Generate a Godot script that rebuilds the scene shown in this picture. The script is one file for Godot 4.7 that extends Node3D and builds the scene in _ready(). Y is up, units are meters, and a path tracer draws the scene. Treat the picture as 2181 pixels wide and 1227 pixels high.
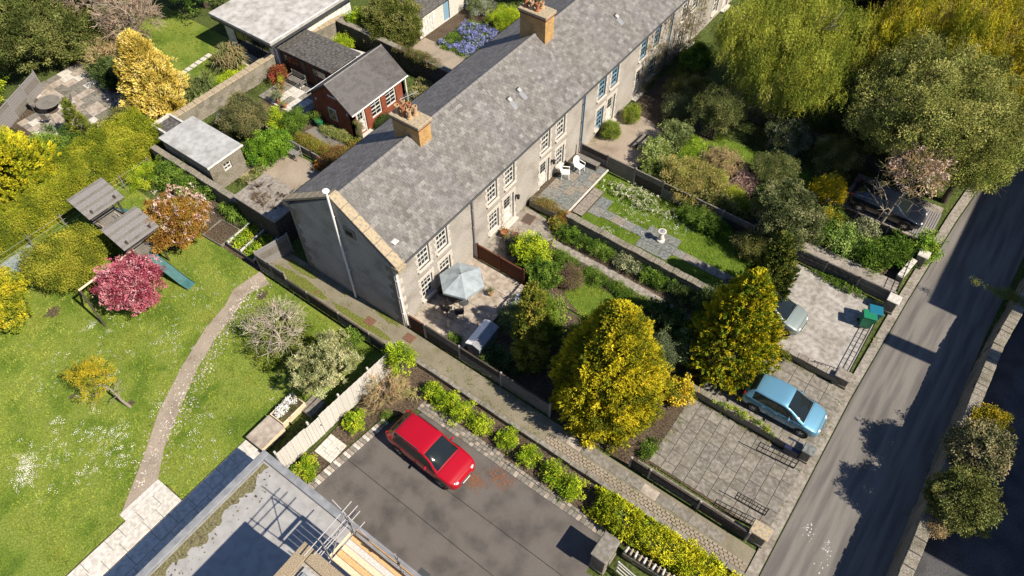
extends Node3D
# Aerial view of a stone terrace with its gardens, the lane in front and the driveway beside it.
# x runs along the terrace, z from the terrace towards the lane, y up, metres.

var M := {}
var taken := {}
var rng := RandomNumberGenerator.new()
var CAM := Vector3(-15.034, 33.0, 18.652)
var boxes := {}
var unit_cluster := {}

func _ready():
	rng.seed = 4711
	set_view_and_light()
	make_materials()
	make_clusters()
	build_ground()
	build_terrace()
	build_rear_buildings()
	build_flat_roof_house()
	build_walls_and_fences()
	build_garden_things()
	build_cars()
	build_trees()
	build_shrubs()
	build_grass()

func set_view_and_light():
	var cam := Camera3D.new()
	cam.name = "camera"
	cam.projection = Camera3D.PROJECTION_PERSPECTIVE
	cam.fov = 42.94
	cam.near = 0.5
	cam.far = 900.0
	cam.transform = Transform3D(Basis(Vector3(0.59263379, -0.00609275, 0.80544899), Vector3(0.63686609, 0.61576384, -0.46393586), Vector3(-0.49313971, 0.78790721, 0.36880272)), CAM)
	add_child(cam)
	cam.current = true
	var sky_mat := ProceduralSkyMaterial.new()
	sky_mat.sky_top_color = Color(0.35, 0.46, 0.65)
	sky_mat.sky_horizon_color = Color(0.72, 0.77, 0.83)
	sky_mat.sky_curve = 0.16
	sky_mat.ground_bottom_color = Color(0.16, 0.17, 0.12)
	sky_mat.ground_horizon_color = Color(0.5, 0.55, 0.56)
	sky_mat.energy_multiplier = 0.62
	var sky := Sky.new()
	sky.sky_material = sky_mat
	var env := Environment.new()
	env.background_mode = Environment.BG_SKY
	env.sky = sky
	env.tonemap_mode = Environment.TONE_MAPPER_LINEAR
	env.tonemap_exposure = 1.6
	env.sdfgi_enabled = true
	env.ssao_enabled = true
	env.ssil_enabled = true
	var we := WorldEnvironment.new()
	we.name = "environment"
	we.environment = env
	add_child(we)
	var sun := DirectionalLight3D.new()
	sun.name = "sun"
	sun.light_energy = 1.55
	sun.light_color = Color(1.0, 0.955, 0.88)
	sun.light_angular_distance = 0.5
	sun.shadow_enabled = true
	add_child(sun)
	sun.look_at_from_position(Vector3.ZERO, Vector3(-0.07, -1.0, -0.96))

# ---------------------------------------------------------------- mesh building
class MB:
	var v := PackedVector3Array()
	var n := PackedVector3Array()
	var c := PackedColorArray()
	var col := Color(1, 1, 1)
	func tri(a: Vector3, b: Vector3, d: Vector3, na: Vector3, nb: Vector3, nd: Vector3):
		if (d - a).cross(b - a).dot(na + nb + nd) < 0.0:
			v.append(a); v.append(d); v.append(b)
			n.append(na); n.append(nd); n.append(nb)
		else:
			v.append(a); v.append(b); v.append(d)
			n.append(na); n.append(nb); n.append(nd)
		c.append(col); c.append(col); c.append(col)
	func quad(a: Vector3, b: Vector3, d: Vector3, e: Vector3, out: Vector3):
		var m := (d - a).cross(b - a)
		if m.length_squared() < 1e-14: m = (e - a).cross(d - a)
		m = m.normalized()
		if m.dot(out) < 0.0: m = -m
		tri(a, b, d, m, m, m)
		tri(a, d, e, m, m, m)
	func flat(a: Vector3, b: Vector3, d: Vector3, out: Vector3):
		var m := (d - a).cross(b - a).normalized()
		if m.dot(out) < 0.0: m = -m
		tri(a, b, d, m, m, m)
	func box(at: Vector3, size: Vector3, bs: Basis = Basis.IDENTITY):
		var h := size * 0.5
		for ax in 3:
			var u := Vector3.ZERO; var w := Vector3.ZERO; var o := Vector3.ZERO
			o[ax] = h[ax]; u[(ax + 1) % 3] = h[(ax + 1) % 3]; w[(ax + 2) % 3] = h[(ax + 2) % 3]
			for s in [-1.0, 1.0]:
				var f: Vector3 = o * s
				quad(at + bs * (f - u - w), at + bs * (f + u - w), at + bs * (f + u + w), at + bs * (f - u + w), bs * f)
	func bevel(size: Vector3, b: float):
		var h := size * 0.5
		for ax in 3:
			var a1 := (ax + 1) % 3; var a2 := (ax + 2) % 3
			for s in [-1.0, 1.0]:
				var q := []
				for k in [[-1, -1], [1, -1], [1, 1], [-1, 1]]:
					var p := Vector3.ZERO
					p[ax] = s * h[ax]; p[a1] = k[0] * (h[a1] - b); p[a2] = k[1] * (h[a2] - b)
					q.append(p)
				var o := Vector3.ZERO
				o[ax] = s
				quad(q[0], q[1], q[2], q[3], o)
			for s1 in [-1.0, 1.0]:
				for s2 in [-1.0, 1.0]:
					var e := []
					for k in [[0, -1], [0, 1], [1, 1], [1, -1]]:
						var p2 := Vector3.ZERO
						p2[ax] = k[1] * (h[ax] - b)
						p2[a1] = s1 * (h[a1] - (0.0 if k[0] == 0 else b))
						p2[a2] = s2 * (h[a2] - (b if k[0] == 0 else 0.0))
						e.append(p2)
					var o2 := Vector3.ZERO
					o2[a1] = s1; o2[a2] = s2
					quad(e[0], e[1], e[2], e[3], o2)
		for sx in [-1.0, 1.0]:
			for sy in [-1.0, 1.0]:
				for sz in [-1.0, 1.0]:
					flat(Vector3(sx * h.x, sy * (h.y - b), sz * (h.z - b)), Vector3(sx * (h.x - b), sy * h.y, sz * (h.z - b)), Vector3(sx * (h.x - b), sy * (h.y - b), sz * h.z), Vector3(sx, sy, sz))
	# a straight bar of rectangular section between two points
	func bar(a: Vector3, b: Vector3, w: float, t: float = -1.0):
		var d := b - a
		var z := d.normalized()
		var up := Vector3.UP if absf(z.y) < 0.95 else Vector3.RIGHT
		var x := up.cross(z).normalized()
		var y := z.cross(x)
		box((a + b) * 0.5, Vector3(w, w if t < 0.0 else t, d.length()), Basis(x, y, z))
	func tube(p: Array, r: Array, sides: int = 8, cap: bool = true):
		var rings := []
		var norms := []
		for i in p.size():
			var d: Vector3 = (p[mini(i + 1, p.size() - 1)] - p[maxi(i - 1, 0)]).normalized()
			var up := Vector3.UP if absf(d.y) < 0.9 else Vector3.RIGHT
			var x := up.cross(d).normalized()
			var y := d.cross(x)
			var ring := []; var nn := []
			for k in sides:
				var a := TAU * k / sides
				var o := x * cos(a) + y * sin(a)
				ring.append(p[i] + o * r[i]); nn.append(o)
			rings.append(ring); norms.append(nn)
		for i in p.size() - 1:
			for k in sides:
				var k2 := (k + 1) % sides
				tri(rings[i][k], rings[i + 1][k], rings[i + 1][k2], norms[i][k], norms[i + 1][k], norms[i + 1][k2])
				tri(rings[i][k], rings[i + 1][k2], rings[i][k2], norms[i][k], norms[i + 1][k2], norms[i][k2])
		if cap:
			for e in [0, p.size() - 1]:
				var o3: Vector3 = (p[0] - p[1]) if e == 0 else (p[e] - p[e - 1])
				for k in sides - 2:
					flat(rings[e][0], rings[e][k + 1], rings[e][k + 2], o3)
	func lathe(prof: Array, sides: int = 16, at: Vector3 = Vector3.ZERO, bs: Basis = Basis.IDENTITY):
		for i in prof.size() - 1:
			var a: Vector2 = prof[i]; var b: Vector2 = prof[i + 1]
			var d := b - a
			var m := Vector2(d.y, -d.x).normalized()
			for k in sides:
				var t0 := TAU * k / sides; var t1 := TAU * (k + 1) / sides
				var e0 := Vector3(cos(t0), 0, sin(t0)); var e1 := Vector3(cos(t1), 0, sin(t1))
				var n0 := bs * (e0 * m.x + Vector3.UP * m.y); var n1 := bs * (e1 * m.x + Vector3.UP * m.y)
				var p00 := at + bs * (e0 * a.x + Vector3.UP * a.y); var p01 := at + bs * (e1 * a.x + Vector3.UP * a.y)
				var p10 := at + bs * (e0 * b.x + Vector3.UP * b.y); var p11 := at + bs * (e1 * b.x + Vector3.UP * b.y)
				if b.x > 1e-5: tri(p00, p10, p11, n0, n0, n1)
				if a.x > 1e-5: tri(p00, p11, p01, n0, n1, n1)
	# polygon (x, y) pushed out along z from z0 to z1
	func prism(poly: PackedVector2Array, z0: float, z1: float):
		var t := Geometry2D.triangulate_polygon(poly)
		for k in range(0, t.size(), 3):
			for z in [z0, z1]:
				flat(Vector3(poly[t[k]].x, poly[t[k]].y, z), Vector3(poly[t[k + 1]].x, poly[t[k + 1]].y, z), Vector3(poly[t[k + 2]].x, poly[t[k + 2]].y, z), Vector3(0, 0, (z - (z0 + z1) * 0.5) * (1.0)))
		var mid := Vector2.ZERO
		var cw := Geometry2D.is_polygon_clockwise(poly)
		for i in poly.size():
			var a := poly[i]; var b := poly[(i + 1) % poly.size()]
			var e := b - a
			var o := Vector2(-e.y, e.x) if cw else Vector2(e.y, -e.x)
			quad(Vector3(a.x, a.y, z0), Vector3(b.x, b.y, z0), Vector3(b.x, b.y, z1), Vector3(a.x, a.y, z1), Vector3(o.x, o.y, 0))
	# a slab of ground: outline in (x, z), top at y1, skirt down to y0
	func slab(poly: PackedVector2Array, y0: float, y1: float):
		var t := Geometry2D.triangulate_polygon(poly)
		for k in range(0, t.size(), 3):
			flat(Vector3(poly[t[k]].x, y1, poly[t[k]].y), Vector3(poly[t[k + 1]].x, y1, poly[t[k + 1]].y), Vector3(poly[t[k + 2]].x, y1, poly[t[k + 2]].y), Vector3.UP)
		var cw := Geometry2D.is_polygon_clockwise(poly)
		for i in poly.size():
			var a := poly[i]; var b := poly[(i + 1) % poly.size()]
			var e := b - a
			var o := Vector2(-e.y, e.x) if cw else Vector2(e.y, -e.x)
			quad(Vector3(a.x, y0, a.y), Vector3(b.x, y0, b.y), Vector3(b.x, y1, b.y), Vector3(a.x, y1, a.y), Vector3(o.x, 0, o.y))
	# a wall in the plane z = 0 (outside towards +z), thickness t behind it, with rectangular openings
	func wall(w: float, h: float, t: float, holes: Array):
		var xs := [0.0, w]; var ys := [0.0, h]
		for r in holes:
			xs.append_array([r.position.x, r.end.x]); ys.append_array([r.position.y, r.end.y])
		xs.sort(); ys.sort()
		for i in xs.size() - 1:
			for j in ys.size() - 1:
				if xs[i + 1] - xs[i] < 1e-4 or ys[j + 1] - ys[j] < 1e-4: continue
				var mid := Vector2((xs[i] + xs[i + 1]) * 0.5, (ys[j] + ys[j + 1]) * 0.5)
				var open := false
				for r in holes:
					if r.has_point(mid): open = true
				if open: continue
				for z in [0.0, -t]:
					quad(Vector3(xs[i], ys[j], z), Vector3(xs[i + 1], ys[j], z), Vector3(xs[i + 1], ys[j + 1], z), Vector3(xs[i], ys[j + 1], z), Vector3(0, 0, z + t * 0.5))
		for r in holes:
			var a: Vector2 = r.position; var b: Vector2 = r.end
			quad(Vector3(a.x, a.y, 0), Vector3(a.x, b.y, 0), Vector3(a.x, b.y, -t), Vector3(a.x, a.y, -t), Vector3.RIGHT)
			quad(Vector3(b.x, a.y, 0), Vector3(b.x, b.y, 0), Vector3(b.x, b.y, -t), Vector3(b.x, a.y, -t), Vector3.LEFT)
			quad(Vector3(a.x, b.y, 0), Vector3(b.x, b.y, 0), Vector3(b.x, b.y, -t), Vector3(a.x, b.y, -t), Vector3.DOWN)
			quad(Vector3(a.x, a.y, 0), Vector3(b.x, a.y, 0), Vector3(b.x, a.y, -t), Vector3(a.x, a.y, -t), Vector3.UP)
		quad(Vector3(0, 0, 0), Vector3(0, h, 0), Vector3(0, h, -t), Vector3(0, 0, -t), Vector3.LEFT)
		quad(Vector3(w, 0, 0), Vector3(w, h, 0), Vector3(w, h, -t), Vector3(w, 0, -t), Vector3.RIGHT)
		quad(Vector3(0, h, 0), Vector3(w, h, 0), Vector3(w, h, -t), Vector3(0, h, -t), Vector3.UP)
	func mesh() -> ArrayMesh:
		var a := []
		a.resize(Mesh.ARRAY_MAX)
		a[Mesh.ARRAY_VERTEX] = v; a[Mesh.ARRAY_NORMAL] = n; a[Mesh.ARRAY_COLOR] = c
		var m := ArrayMesh.new()
		m.add_surface_from_arrays(Mesh.PRIMITIVE_TRIANGLES, a)
		return m

func numbered(called: String) -> String:
	if not taken.has(called):
		taken[called] = 0
		return called
	taken[called] += 1
	return "%s_%03d" % [called, taken[called]]

func thing(called: String, label: String, category: String, at := Vector3.ZERO, turn := 0.0, group := "") -> Node3D:
	var o := Node3D.new()
	o.name = numbered(called)
	add_child(o, true)
	o.position = at
	o.rotation.y = turn
	o.set_meta("label", label)
	o.set_meta("category", category)
	if group != "": o.set_meta("group", group)
	return o

func put(parent: Node, called: String, mesh: Mesh, m: Material, at := Vector3.ZERO, turn := 0.0) -> MeshInstance3D:
	var o := MeshInstance3D.new()
	o.name = called if parent != self else numbered(called)
	o.mesh = mesh
	o.material_override = m
	o.position = at
	o.rotation.y = turn
	parent.add_child(o, true)
	return o

func struct(called: String, mesh: Mesh, m: Material, at := Vector3.ZERO) -> MeshInstance3D:
	var o := put(self, called, mesh, m, at)
	o.set_meta("kind", "structure")
	return o

# a chamfered block, its mesh shared between alike blocks
func block(size: Vector3, b := 0.012) -> ArrayMesh:
	var key := "%.3f %.3f %.3f %.3f" % [size.x, size.y, size.z, b]
	if not boxes.has(key):
		var k := MB.new()
		if b > 0.0: k.bevel(size, minf(b, minf(size.x, minf(size.y, size.z)) * 0.45))
		else: k.box(Vector3.ZERO, size)
		boxes[key] = k.mesh()
	return boxes[key]

func bx(parent: Node, called: String, size: Vector3, at: Vector3, m: Material, turn := 0.0, b := 0.012) -> MeshInstance3D:
	return put(parent, called, block(size, b), m, at, turn)

func pole(parent: Node, called: String, a: Vector3, b: Vector3, r: float, m: Material, sides := 8, r2 := -1.0) -> MeshInstance3D:
	var k := MB.new()
	k.tube([a, b], [r, r if r2 < 0.0 else r2], sides)
	return put(parent, called, k.mesh(), m)

func rect(x0: float, z0: float, x1: float, z1: float) -> PackedVector2Array:
	return PackedVector2Array([Vector2(x0, z0), Vector2(x1, z0), Vector2(x1, z1), Vector2(x0, z1)])

func pts(a: Array) -> PackedVector2Array:
	var p := PackedVector2Array()
	for i in range(0, a.size(), 2): p.append(Vector2(a[i], a[i + 1]))
	return p

# ---------------------------------------------------------------- materials
func lin(r: float, g: float, b: float) -> Color:
	return Color(r, g, b).linear_to_srgb()

# noise run through colour stops [[where, r, g, b] ...] (linear), with a grain of single pixels
func ramp(sd: int, freq: float, oct: int, stops: Array, grain := 0.0, size := 256, kind := FastNoiseLite.TYPE_SIMPLEX_SMOOTH, gain := 0.5) -> ImageTexture:
	var f := FastNoiseLite.new()
	f.seed = sd; f.noise_type = kind; f.frequency = freq
	f.fractal_type = FastNoiseLite.FRACTAL_FBM if oct > 1 else FastNoiseLite.FRACTAL_NONE
	f.fractal_octaves = oct; f.fractal_gain = gain
	var src := f.get_seamless_image(size, size).get_data()
	var lut := PackedByteArray()
	for i in 256:
		var t := i / 255.0
		var k := 0
		while k < stops.size() - 2 and t > stops[k + 1][0]: k += 1
		var s0 = stops[k]; var s1 = stops[k + 1]
		var w := clampf((t - s0[0]) / maxf(s1[0] - s0[0], 1e-4), 0, 1)
		var c := Color(lerpf(s0[1], s1[1], w), lerpf(s0[2], s1[2], w), lerpf(s0[3], s1[3], w)).linear_to_srgb()
		lut.append(int(c.r * 255)); lut.append(int(c.g * 255)); lut.append(int(c.b * 255))
	var out := PackedByteArray()
	out.resize(size * size * 3)
	var r := RandomNumberGenerator.new()
	r.seed = sd
	var j := 0
	for i in size * size:
		var q := src[i]
		if grain > 0.0: q = clampi(q + int(r.randfn(0.0, grain * 255.0)), 0, 255)
		q *= 3
		out[j] = lut[q]; out[j + 1] = lut[q + 1]; out[j + 2] = lut[q + 2]
		j += 3
	return ImageTexture.create_from_image(Image.create_from_data(size, size, false, Image.FORMAT_RGB8, out))

func surf(key: String, tex: Texture2D, metres: float, rough := 0.9, relief: Texture2D = null, cm := 0.0, over: Texture2D = null, over_metres := 9.0) -> StandardMaterial3D:
	var m := StandardMaterial3D.new()
	m.albedo_texture = tex
	m.roughness = rough
	m.metallic_specular = 0.35
	m.uv1_triplanar = true
	m.uv1_world_triplanar = true
	m.uv1_scale = Vector3.ONE / metres
	if relief:
		m.heightmap_enabled = true
		m.heightmap_texture = relief
		m.heightmap_scale = cm
	if over:
		m.detail_enabled = true
		m.detail_albedo = over
		m.detail_blend_mode = BaseMaterial3D.BLEND_MODE_MUL
		m.detail_uv_layer = BaseMaterial3D.DETAIL_UV_2
		m.uv2_triplanar = true
		m.uv2_world_triplanar = true
		m.uv2_scale = Vector3.ONE / over_metres
	M[key] = m
	return m

func solid(key: String, r: float, g: float, b: float, rough := 0.7, metal := 0.0, worn: Texture2D = null, metres := 1.3) -> StandardMaterial3D:
	var m := StandardMaterial3D.new()
	m.albedo_color = lin(r, g, b)
	m.roughness = rough
	m.metallic = metal
	if worn:
		m.albedo_texture = worn
		m.uv1_triplanar = true
		m.uv1_world_triplanar = true
		m.uv1_scale = Vector3.ONE / metres
	M[key] = m
	return m

func make_materials():
	var rough_a := ramp(11, 0.03, 5, [[0, .0, .0, .0], [1, 1, 1, 1]], 0.08, 256, FastNoiseLite.TYPE_SIMPLEX_SMOOTH, 0.65)
	var worn := ramp(12, 0.018, 5, [[0, .55, .55, .55], [.5, .82, .82, .82], [1, 1, 1, 1]], 0.05, 256)
	var stain := ramp(13, 0.012, 4, [[0, .62, .6, .57], [.45, .88, .88, .87], [1, 1, 1, 1]], 0.0, 256)
	var blotch := ramp(14, 0.02, 3, [[0, .55, .55, .5], [.4, .9, .92, .86], [.7, 1, 1, 1], [1, 1, 1, 1]], 0.0, 256)
	M.rough_a = rough_a; M.worn = worn; M.stain = stain
	# grass: long and short, dry and lush
	var g1 := ramp(21, 0.05, 4, [[0, .075, .112, .016], [.4, .140, .19, .026], [.7, .205, .245, .042], [1, .30, .305, .085]], 0.10, 512)
	var g2 := ramp(22, 0.014, 4, [[0, .42, .56, .34], [.3, .66, .78, .55], [.5, .92, .95, .88], [.7, 1, 1, 1], [1, 1, .90, .76]], 0.03, 256)
	surf("lawn", g1, 3.1, 0.95, rough_a, 3.0, g2, 11.0)
	var g3 := ramp(23, 0.05, 4, [[0, .04, .075, .008], [.45, .095, .15, .014], [.75, .15, .205, .022], [1, .21, .25, .03]], 0.14, 512)
	surf("lawn_lush", g3, 2.7, 0.95, rough_a, 3.0, g2, 9.0)
	var so := ramp(24, 0.05, 5, [[0, .03, .022, .014], [.4, .08, .06, .04], [.7, .14, .105, .075], [1, .23, .175, .13]], 0.12, 256)
	surf("soil", so, 1.7, 0.97, rough_a, 4.0, stain, 5.0)
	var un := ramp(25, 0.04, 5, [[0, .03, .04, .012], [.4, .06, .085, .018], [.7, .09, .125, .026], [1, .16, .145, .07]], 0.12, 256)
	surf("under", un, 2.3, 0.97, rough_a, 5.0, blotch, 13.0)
	# hard ground
	var ta := ramp(31, 0.08, 4, [[0, .08, .072, .067], [.5, .125, .114, .107], [1, .18, .165, .154]], 0.10, 512)
	var ta2 := ramp(32, 0.010, 5, [[0, .5, .5, .51], [.35, .76, .755, .75], [.5, .9, .88, .87], [.62, .97, .95, .93], [.8, 1, 1, 1], [1, 1, 1, 1]], 0.02, 512)
	surf("drive", ta, 2.2, 0.85, rough_a, 0.5, ta2, 9.0)
	var rd := ramp(33, 0.09, 4, [[0, .115, .106, .098], [.5, .18, .168, .156], [1, .245, .23, .215]], 0.12, 512)
	var rd2 := ramp(34, 0.009, 5, [[0, .52, .52, .54], [.4, .72, .72, .73], [.6, .9, .89, .88], [.8, 1, 1, 1], [1, 1, 1, 1]], 0.02, 512)
	surf("road", rd, 2.0, 0.88, rough_a, 0.6, rd2, 7.0).uv2_scale = Vector3(0.03, 0.2, 0.34)
	surf("yard", ramp(35, 0.09, 4, [[0, .05, .052, .058], [.5, .085, .085, .092], [1, .13, .128, .135]], 0.12, 256), 2.0, 0.9, rough_a, 0.6, rd2, 8.0)
	var pv := ramp(36, 0.035, 5, [[0, .19, .165, .14], [.5, .29, .262, .232], [1, .41, .375, .335]], 0.06, 256)
	for k in 4:
		surf("slab%d" % k, ramp(40 + k, 0.03, 5, [[0, .13 + .01 * k, .118 + .009 * k, .106], [.5, .205 + .018 * (k % 3), .19 + .016 * (k % 3), .17 + .011 * (k % 3)], [1, .33, .305, .278]], 0.06, 256), 1.9 + 0.2 * k, 0.9, rough_a, 0.4, stain, 4.0 + k)
	surf("concrete", pv, 2.4, 0.9, rough_a, 0.5, stain, 5.0)
	surf("pale_concrete", ramp(45, 0.03, 5, [[0, .22, .203, .187], [.4, .34, .32, .297], [.7, .41, .388, .362], [1, .52, .495, .465]], 0.08, 256), 3.0, 0.9, rough_a, 0.5, stain, 6.0)
	surf("patio", ramp(46, 0.025, 5, [[0, .27, .225, .185], [.5, .40, .345, .295], [1, .53, .465, .405]], 0.05, 256), 2.9, 0.9, rough_a, 0.3, stain, 4.0)
	for k in 3:
		surf("pale_slab%d" % k, ramp(47 + k, 0.03, 5, [[0, .37, .345, .31], [.5, .50 + .03 * k, .475 + .025 * k, .43 + .03 * k], [1, .66, .64, .60]], 0.04, 256), 2.0 + .3 * k, 0.85, rough_a, 0.2)
	for k in 4:
		surf("slate_slab%d" % k, ramp(51 + k, 0.03, 4, [[0, .085 + .02 * (k % 2), .092, .092], [.5, [.15, .19, .165, .24][k], [.165, .19, .175, .205][k], [.165, .175, .16, .165][k]], [1, .27, .27, .25]], 0.05, 256), 1.5, 0.8, rough_a, 0.3)
	surf("gravel", ramp(56, 0.12, 3, [[0, .13, .10, .078], [.4, .30, .245, .195], [.7, .44, .37, .30], [1, .60, .52, .43]], 0.16, 512), 2.0, 0.95, rough_a, 2.0, stain, 6.0)
	surf("alley", ramp(57, 0.08, 4, [[0, .12, .105, .075], [.35, .215, .19, .145], [.6, .29, .255, .20], [.85, .17, .18, .075], [1, .19, .2, .07]], 0.12, 512), 2.2, 0.95, rough_a, 1.6, stain, 5.0)
	surf("moss", ramp(58, 0.05, 4, [[0, .06, .07, .015], [.5, .13, .15, .03], [1, .22, .23, .06]], 0.12, 256), 1.5, 0.97, rough_a, 3.0)
	# masonry
	surf("stone", ramp(61, 0.055, 4, [[0, .20, .185, .168], [.3, .34, .315, .29], [.6, .46, .43, .40], [1, .58, .55, .515]], 0.12, 512), 2.6, 0.95, rough_a, 2.2, stain, 6.0).uv1_scale = Vector3(.32, .8, .32)
	surf("rubble", ramp(63, 0.05, 4, [[0, .09, .08, .065], [.4, .20, .178, .148], [.7, .29, .262, .222], [1, .42, .39, .34]], 0.10, 512), 2.1, 0.96, rough_a, 3.0, blotch, 5.0)
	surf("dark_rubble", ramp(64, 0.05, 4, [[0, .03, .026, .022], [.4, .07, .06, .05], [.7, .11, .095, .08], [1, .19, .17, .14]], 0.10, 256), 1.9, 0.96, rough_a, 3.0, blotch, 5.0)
	surf("dressing", ramp(65, 0.03, 4, [[0, .40, .37, .33], [.5, .50, .465, .42], [1, .60, .56, .51]], 0.05, 256), 1.2, 0.9, rough_a, 0.5)
	surf("coping", ramp(66, 0.04, 4, [[0, .20, .165, .125], [.4, .33, .285, .22], [.65, .42, .34, .22], [.85, .48, .33, .15], [1, .42, .39, .33]], 0.06, 256), 1.7, 0.95, rough_a, 1.0)
	surf("buff_brick", ramp(67, 0.045, 4, [[0, .36, .20, .075], [.4, .50, .305, .125], [.7, .585, .375, .165], [1, .64, .47, .26]], 0.08, 256), 1.3, 0.93, rough_a, 1.2, stain, 2.4)
	surf("red_brick", ramp(68, 0.06, 4, [[0, .12, .03, .018], [.4, .24, .066, .036], [.7, .31, .095, .052], [1, .39, .16, .10]], 0.12, 256), 1.2, 0.93, rough_a, 1.2, stain, 3.0)
	surf("lime_wash", ramp(69, 0.03, 4, [[0, .45, .42, .37], [.5, .58, .55, .50], [1, .68, .65, .60]], 0.03, 256), 1.8, 0.92, rough_a, 0.8)
	# roofs
	var sl := ramp(71, 0.05, 4, [[0, .30, .29, .27], [.33, .62, .60, .585], [.5, .92, .91, .90], [.75, 1, 1, 1], [1, 1, .97, .9]], 0.10, 512)
	for k in 6:
		solid("slate%d" % k, [.17, .21, .235, .19, .275, .18][k], [.166, .205, .229, .182, .268, .174][k], [.165, .202, .225, .176, .262, .172][k], 0.8, 0.0, sl, 1.9)
	for k in 2: solid("slate%d" % (6 + k), .095 + .02 * k, .09 + .02 * k, .092 + .02 * k, 0.75, 0.0, sl, 1.7)
	var vs := solid("slate_rest", 1, 1, 1, 0.8, 0.0, sl, 1.9)
	vs.vertex_color_use_as_albedo = true
	# lichen and old stains over the slates
	var lich := ramp(70, 0.014, 5, [[0, .62, .60, .56], [.35, .85, .84, .82], [.55, 1, 1, 1], [.75, 1, 1, .98], [1, 1, .96, .88]], 0.05, 512)
	for k in ["slate0", "slate1", "slate2", "slate3", "slate4", "slate5", "slate_rest"]:
		var ms: StandardMaterial3D = M[k]
		ms.detail_enabled = true
		ms.detail_albedo = lich
		ms.detail_blend_mode = BaseMaterial3D.BLEND_MODE_MUL
		ms.detail_uv_layer = BaseMaterial3D.DETAIL_UV_2
		ms.uv2_triplanar = true
		ms.uv2_world_triplanar = true
		ms.uv2_scale = Vector3.ONE / 5.3
	surf("ridge_tile", ramp(72, 0.05, 4, [[0, .13, .122, .118], [.5, .20, .19, .185], [1, .30, .285, .27]], 0.06, 256), 1.1, 0.8, rough_a, 0.6)
	surf("membrane", ramp(73, 0.016, 5, [[0, .26, .255, .25], [.5, .325, .32, .318], [1, .38, .375, .37]], 0.02, 512), 5.0, 0.5, rough_a, 0.15)
	surf("algae", ramp(74, 0.05, 5, [[0, .055, .05, .02], [.4, .125, .115, .055], [.7, .19, .175, .095], [1, .27, .255, .17]], 0.12, 256), 1.4, 0.95, rough_a, 1.0)
	surf("lead", ramp(75, 0.02, 4, [[0, .17, .18, .195], [.5, .225, .235, .255], [1, .29, .30, .32]], 0.02, 256), 2.6, 0.55, rough_a, 0.2)
	surf("felt", ramp(76, 0.03, 5, [[0, .05, .046, .044], [.45, .10, .095, .092], [.7, .145, .138, .132], [1, .23, .22, .205]], 0.07, 256), 2.0, 0.9, rough_a, 0.5, stain, 3.0)
	surf("pale_felt", ramp(77, 0.018, 5, [[0, .34, .345, .35], [.5, .44, .445, .45], [1, .50, .505, .51]], 0.03, 256), 2.4, 0.7, rough_a, 0.3, stain, 5.0)
	surf("white_roof", ramp(78, 0.02, 5, [[0, .33, .31, .285], [.35, .46, .445, .43], [.7, .54, .53, .52], [1, .60, .59, .585]], 0.03, 256), 4.0, 0.75, rough_a, 0.2, stain, 6.0)
	surf("cap_gravel", ramp(79, 0.10, 3, [[0, .14, .10, .06], [.5, .29, .23, .155], [1, .50, .42, .31]], 0.16, 256), 1.2, 0.95, rough_a, 1.5)
	# wood
	surf("old_wood", ramp(81, 0.04, 4, [[0, .12, .11, .098], [.5, .21, .196, .178], [1, .32, .30, .275]], 0.08, 256), 0.9, 0.92, rough_a, 0.6, stain, 3.0)
	surf("dark_wood", ramp(82, 0.04, 4, [[0, .035, .028, .024], [.5, .075, .062, .052], [1, .13, .112, .096]], 0.08, 256), 0.9, 0.9, rough_a, 0.6, stain, 3.0)
	surf("red_wood", ramp(83, 0.04, 4, [[0, .045, .015, .008], [.5, .10, .035, .018], [1, .165, .065, .035]], 0.08, 256), 0.8, 0.85, rough_a, 0.5)
	surf("grey_wood", ramp(84, 0.04, 4, [[0, .15, .14, .142], [.5, .225, .213, .214], [1, .32, .305, .302]], 0.08, 256), 0.9, 0.92, rough_a, 0.6)
	for k in 3:
		surf("pale_wood%d" % k, ramp(85 + k, 0.04, 4, [[0, .40, .375, .345], [.5, .52 + .02 * k, .50 + .02 * k, .47 + .02 * k], [1, .64, .62, .59]], 0.05, 256), 1.0, 0.88, rough_a, 0.4)
	surf("new_wood", ramp(89, 0.04, 4, [[0, .42, .25, .11], [.5, .58, .37, .18], [1, .72, .50, .28]], 0.05, 256), 0.8, 0.8, rough_a, 0.3)
	surf("pale_timber", ramp(90, 0.04, 4, [[0, .50, .36, .22], [.5, .68, .53, .37], [1, .8, .67, .52]], 0.05, 256), 0.8, 0.8, rough_a, 0.3)
	# paint, metal, glass and the like
	solid("white_paint", .78, .77, .74, 0.5, 0.0, worn, 2.0)
	solid("white_plastic", .80, .80, .79, 0.4)
	solid("blue_paint", .03, .105, .20, 0.45)
	solid("black_metal", .014, .014, .016, 0.5)
	solid("grey_metal", .36, .35, .36, 0.55, 0.3)
	solid("dark_grey", .05, .055, .06, 0.55)
	solid("terracotta", .42, .17, .075, 0.85, 0.0, worn, 0.5)
	solid("pot_buff", .55, .36, .2, 0.85, 0.0, worn, 0.5)
	solid("pot_dark", .10, .075, .06, 0.85, 0.0, worn, 0.5)
	solid("canopy", .36, .415, .45, 0.85, 0.0, worn, 2.5)
	solid("teal_plastic", .06, .17, .175, 0.4, 0.0, worn, 2.0)
	solid("green_bin", .012, .17, .085, 0.35)
	solid("blue_bin", .01, .13, .20, 0.35)
	solid("navy", .014, .018, .05, 0.4)
	solid("tarp", .28, .34, .42, 0.5, 0.0, worn, 1.0)
	solid("net", .30, .36, .36, 0.9, 0.0, worn, 1.0)
	solid("rust", .20, .10, .062, 0.9, 0.0, worn, 0.7)
	solid("cream_door", .74, .72, .68, 0.5, 0.0, worn, 2.0)
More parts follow.
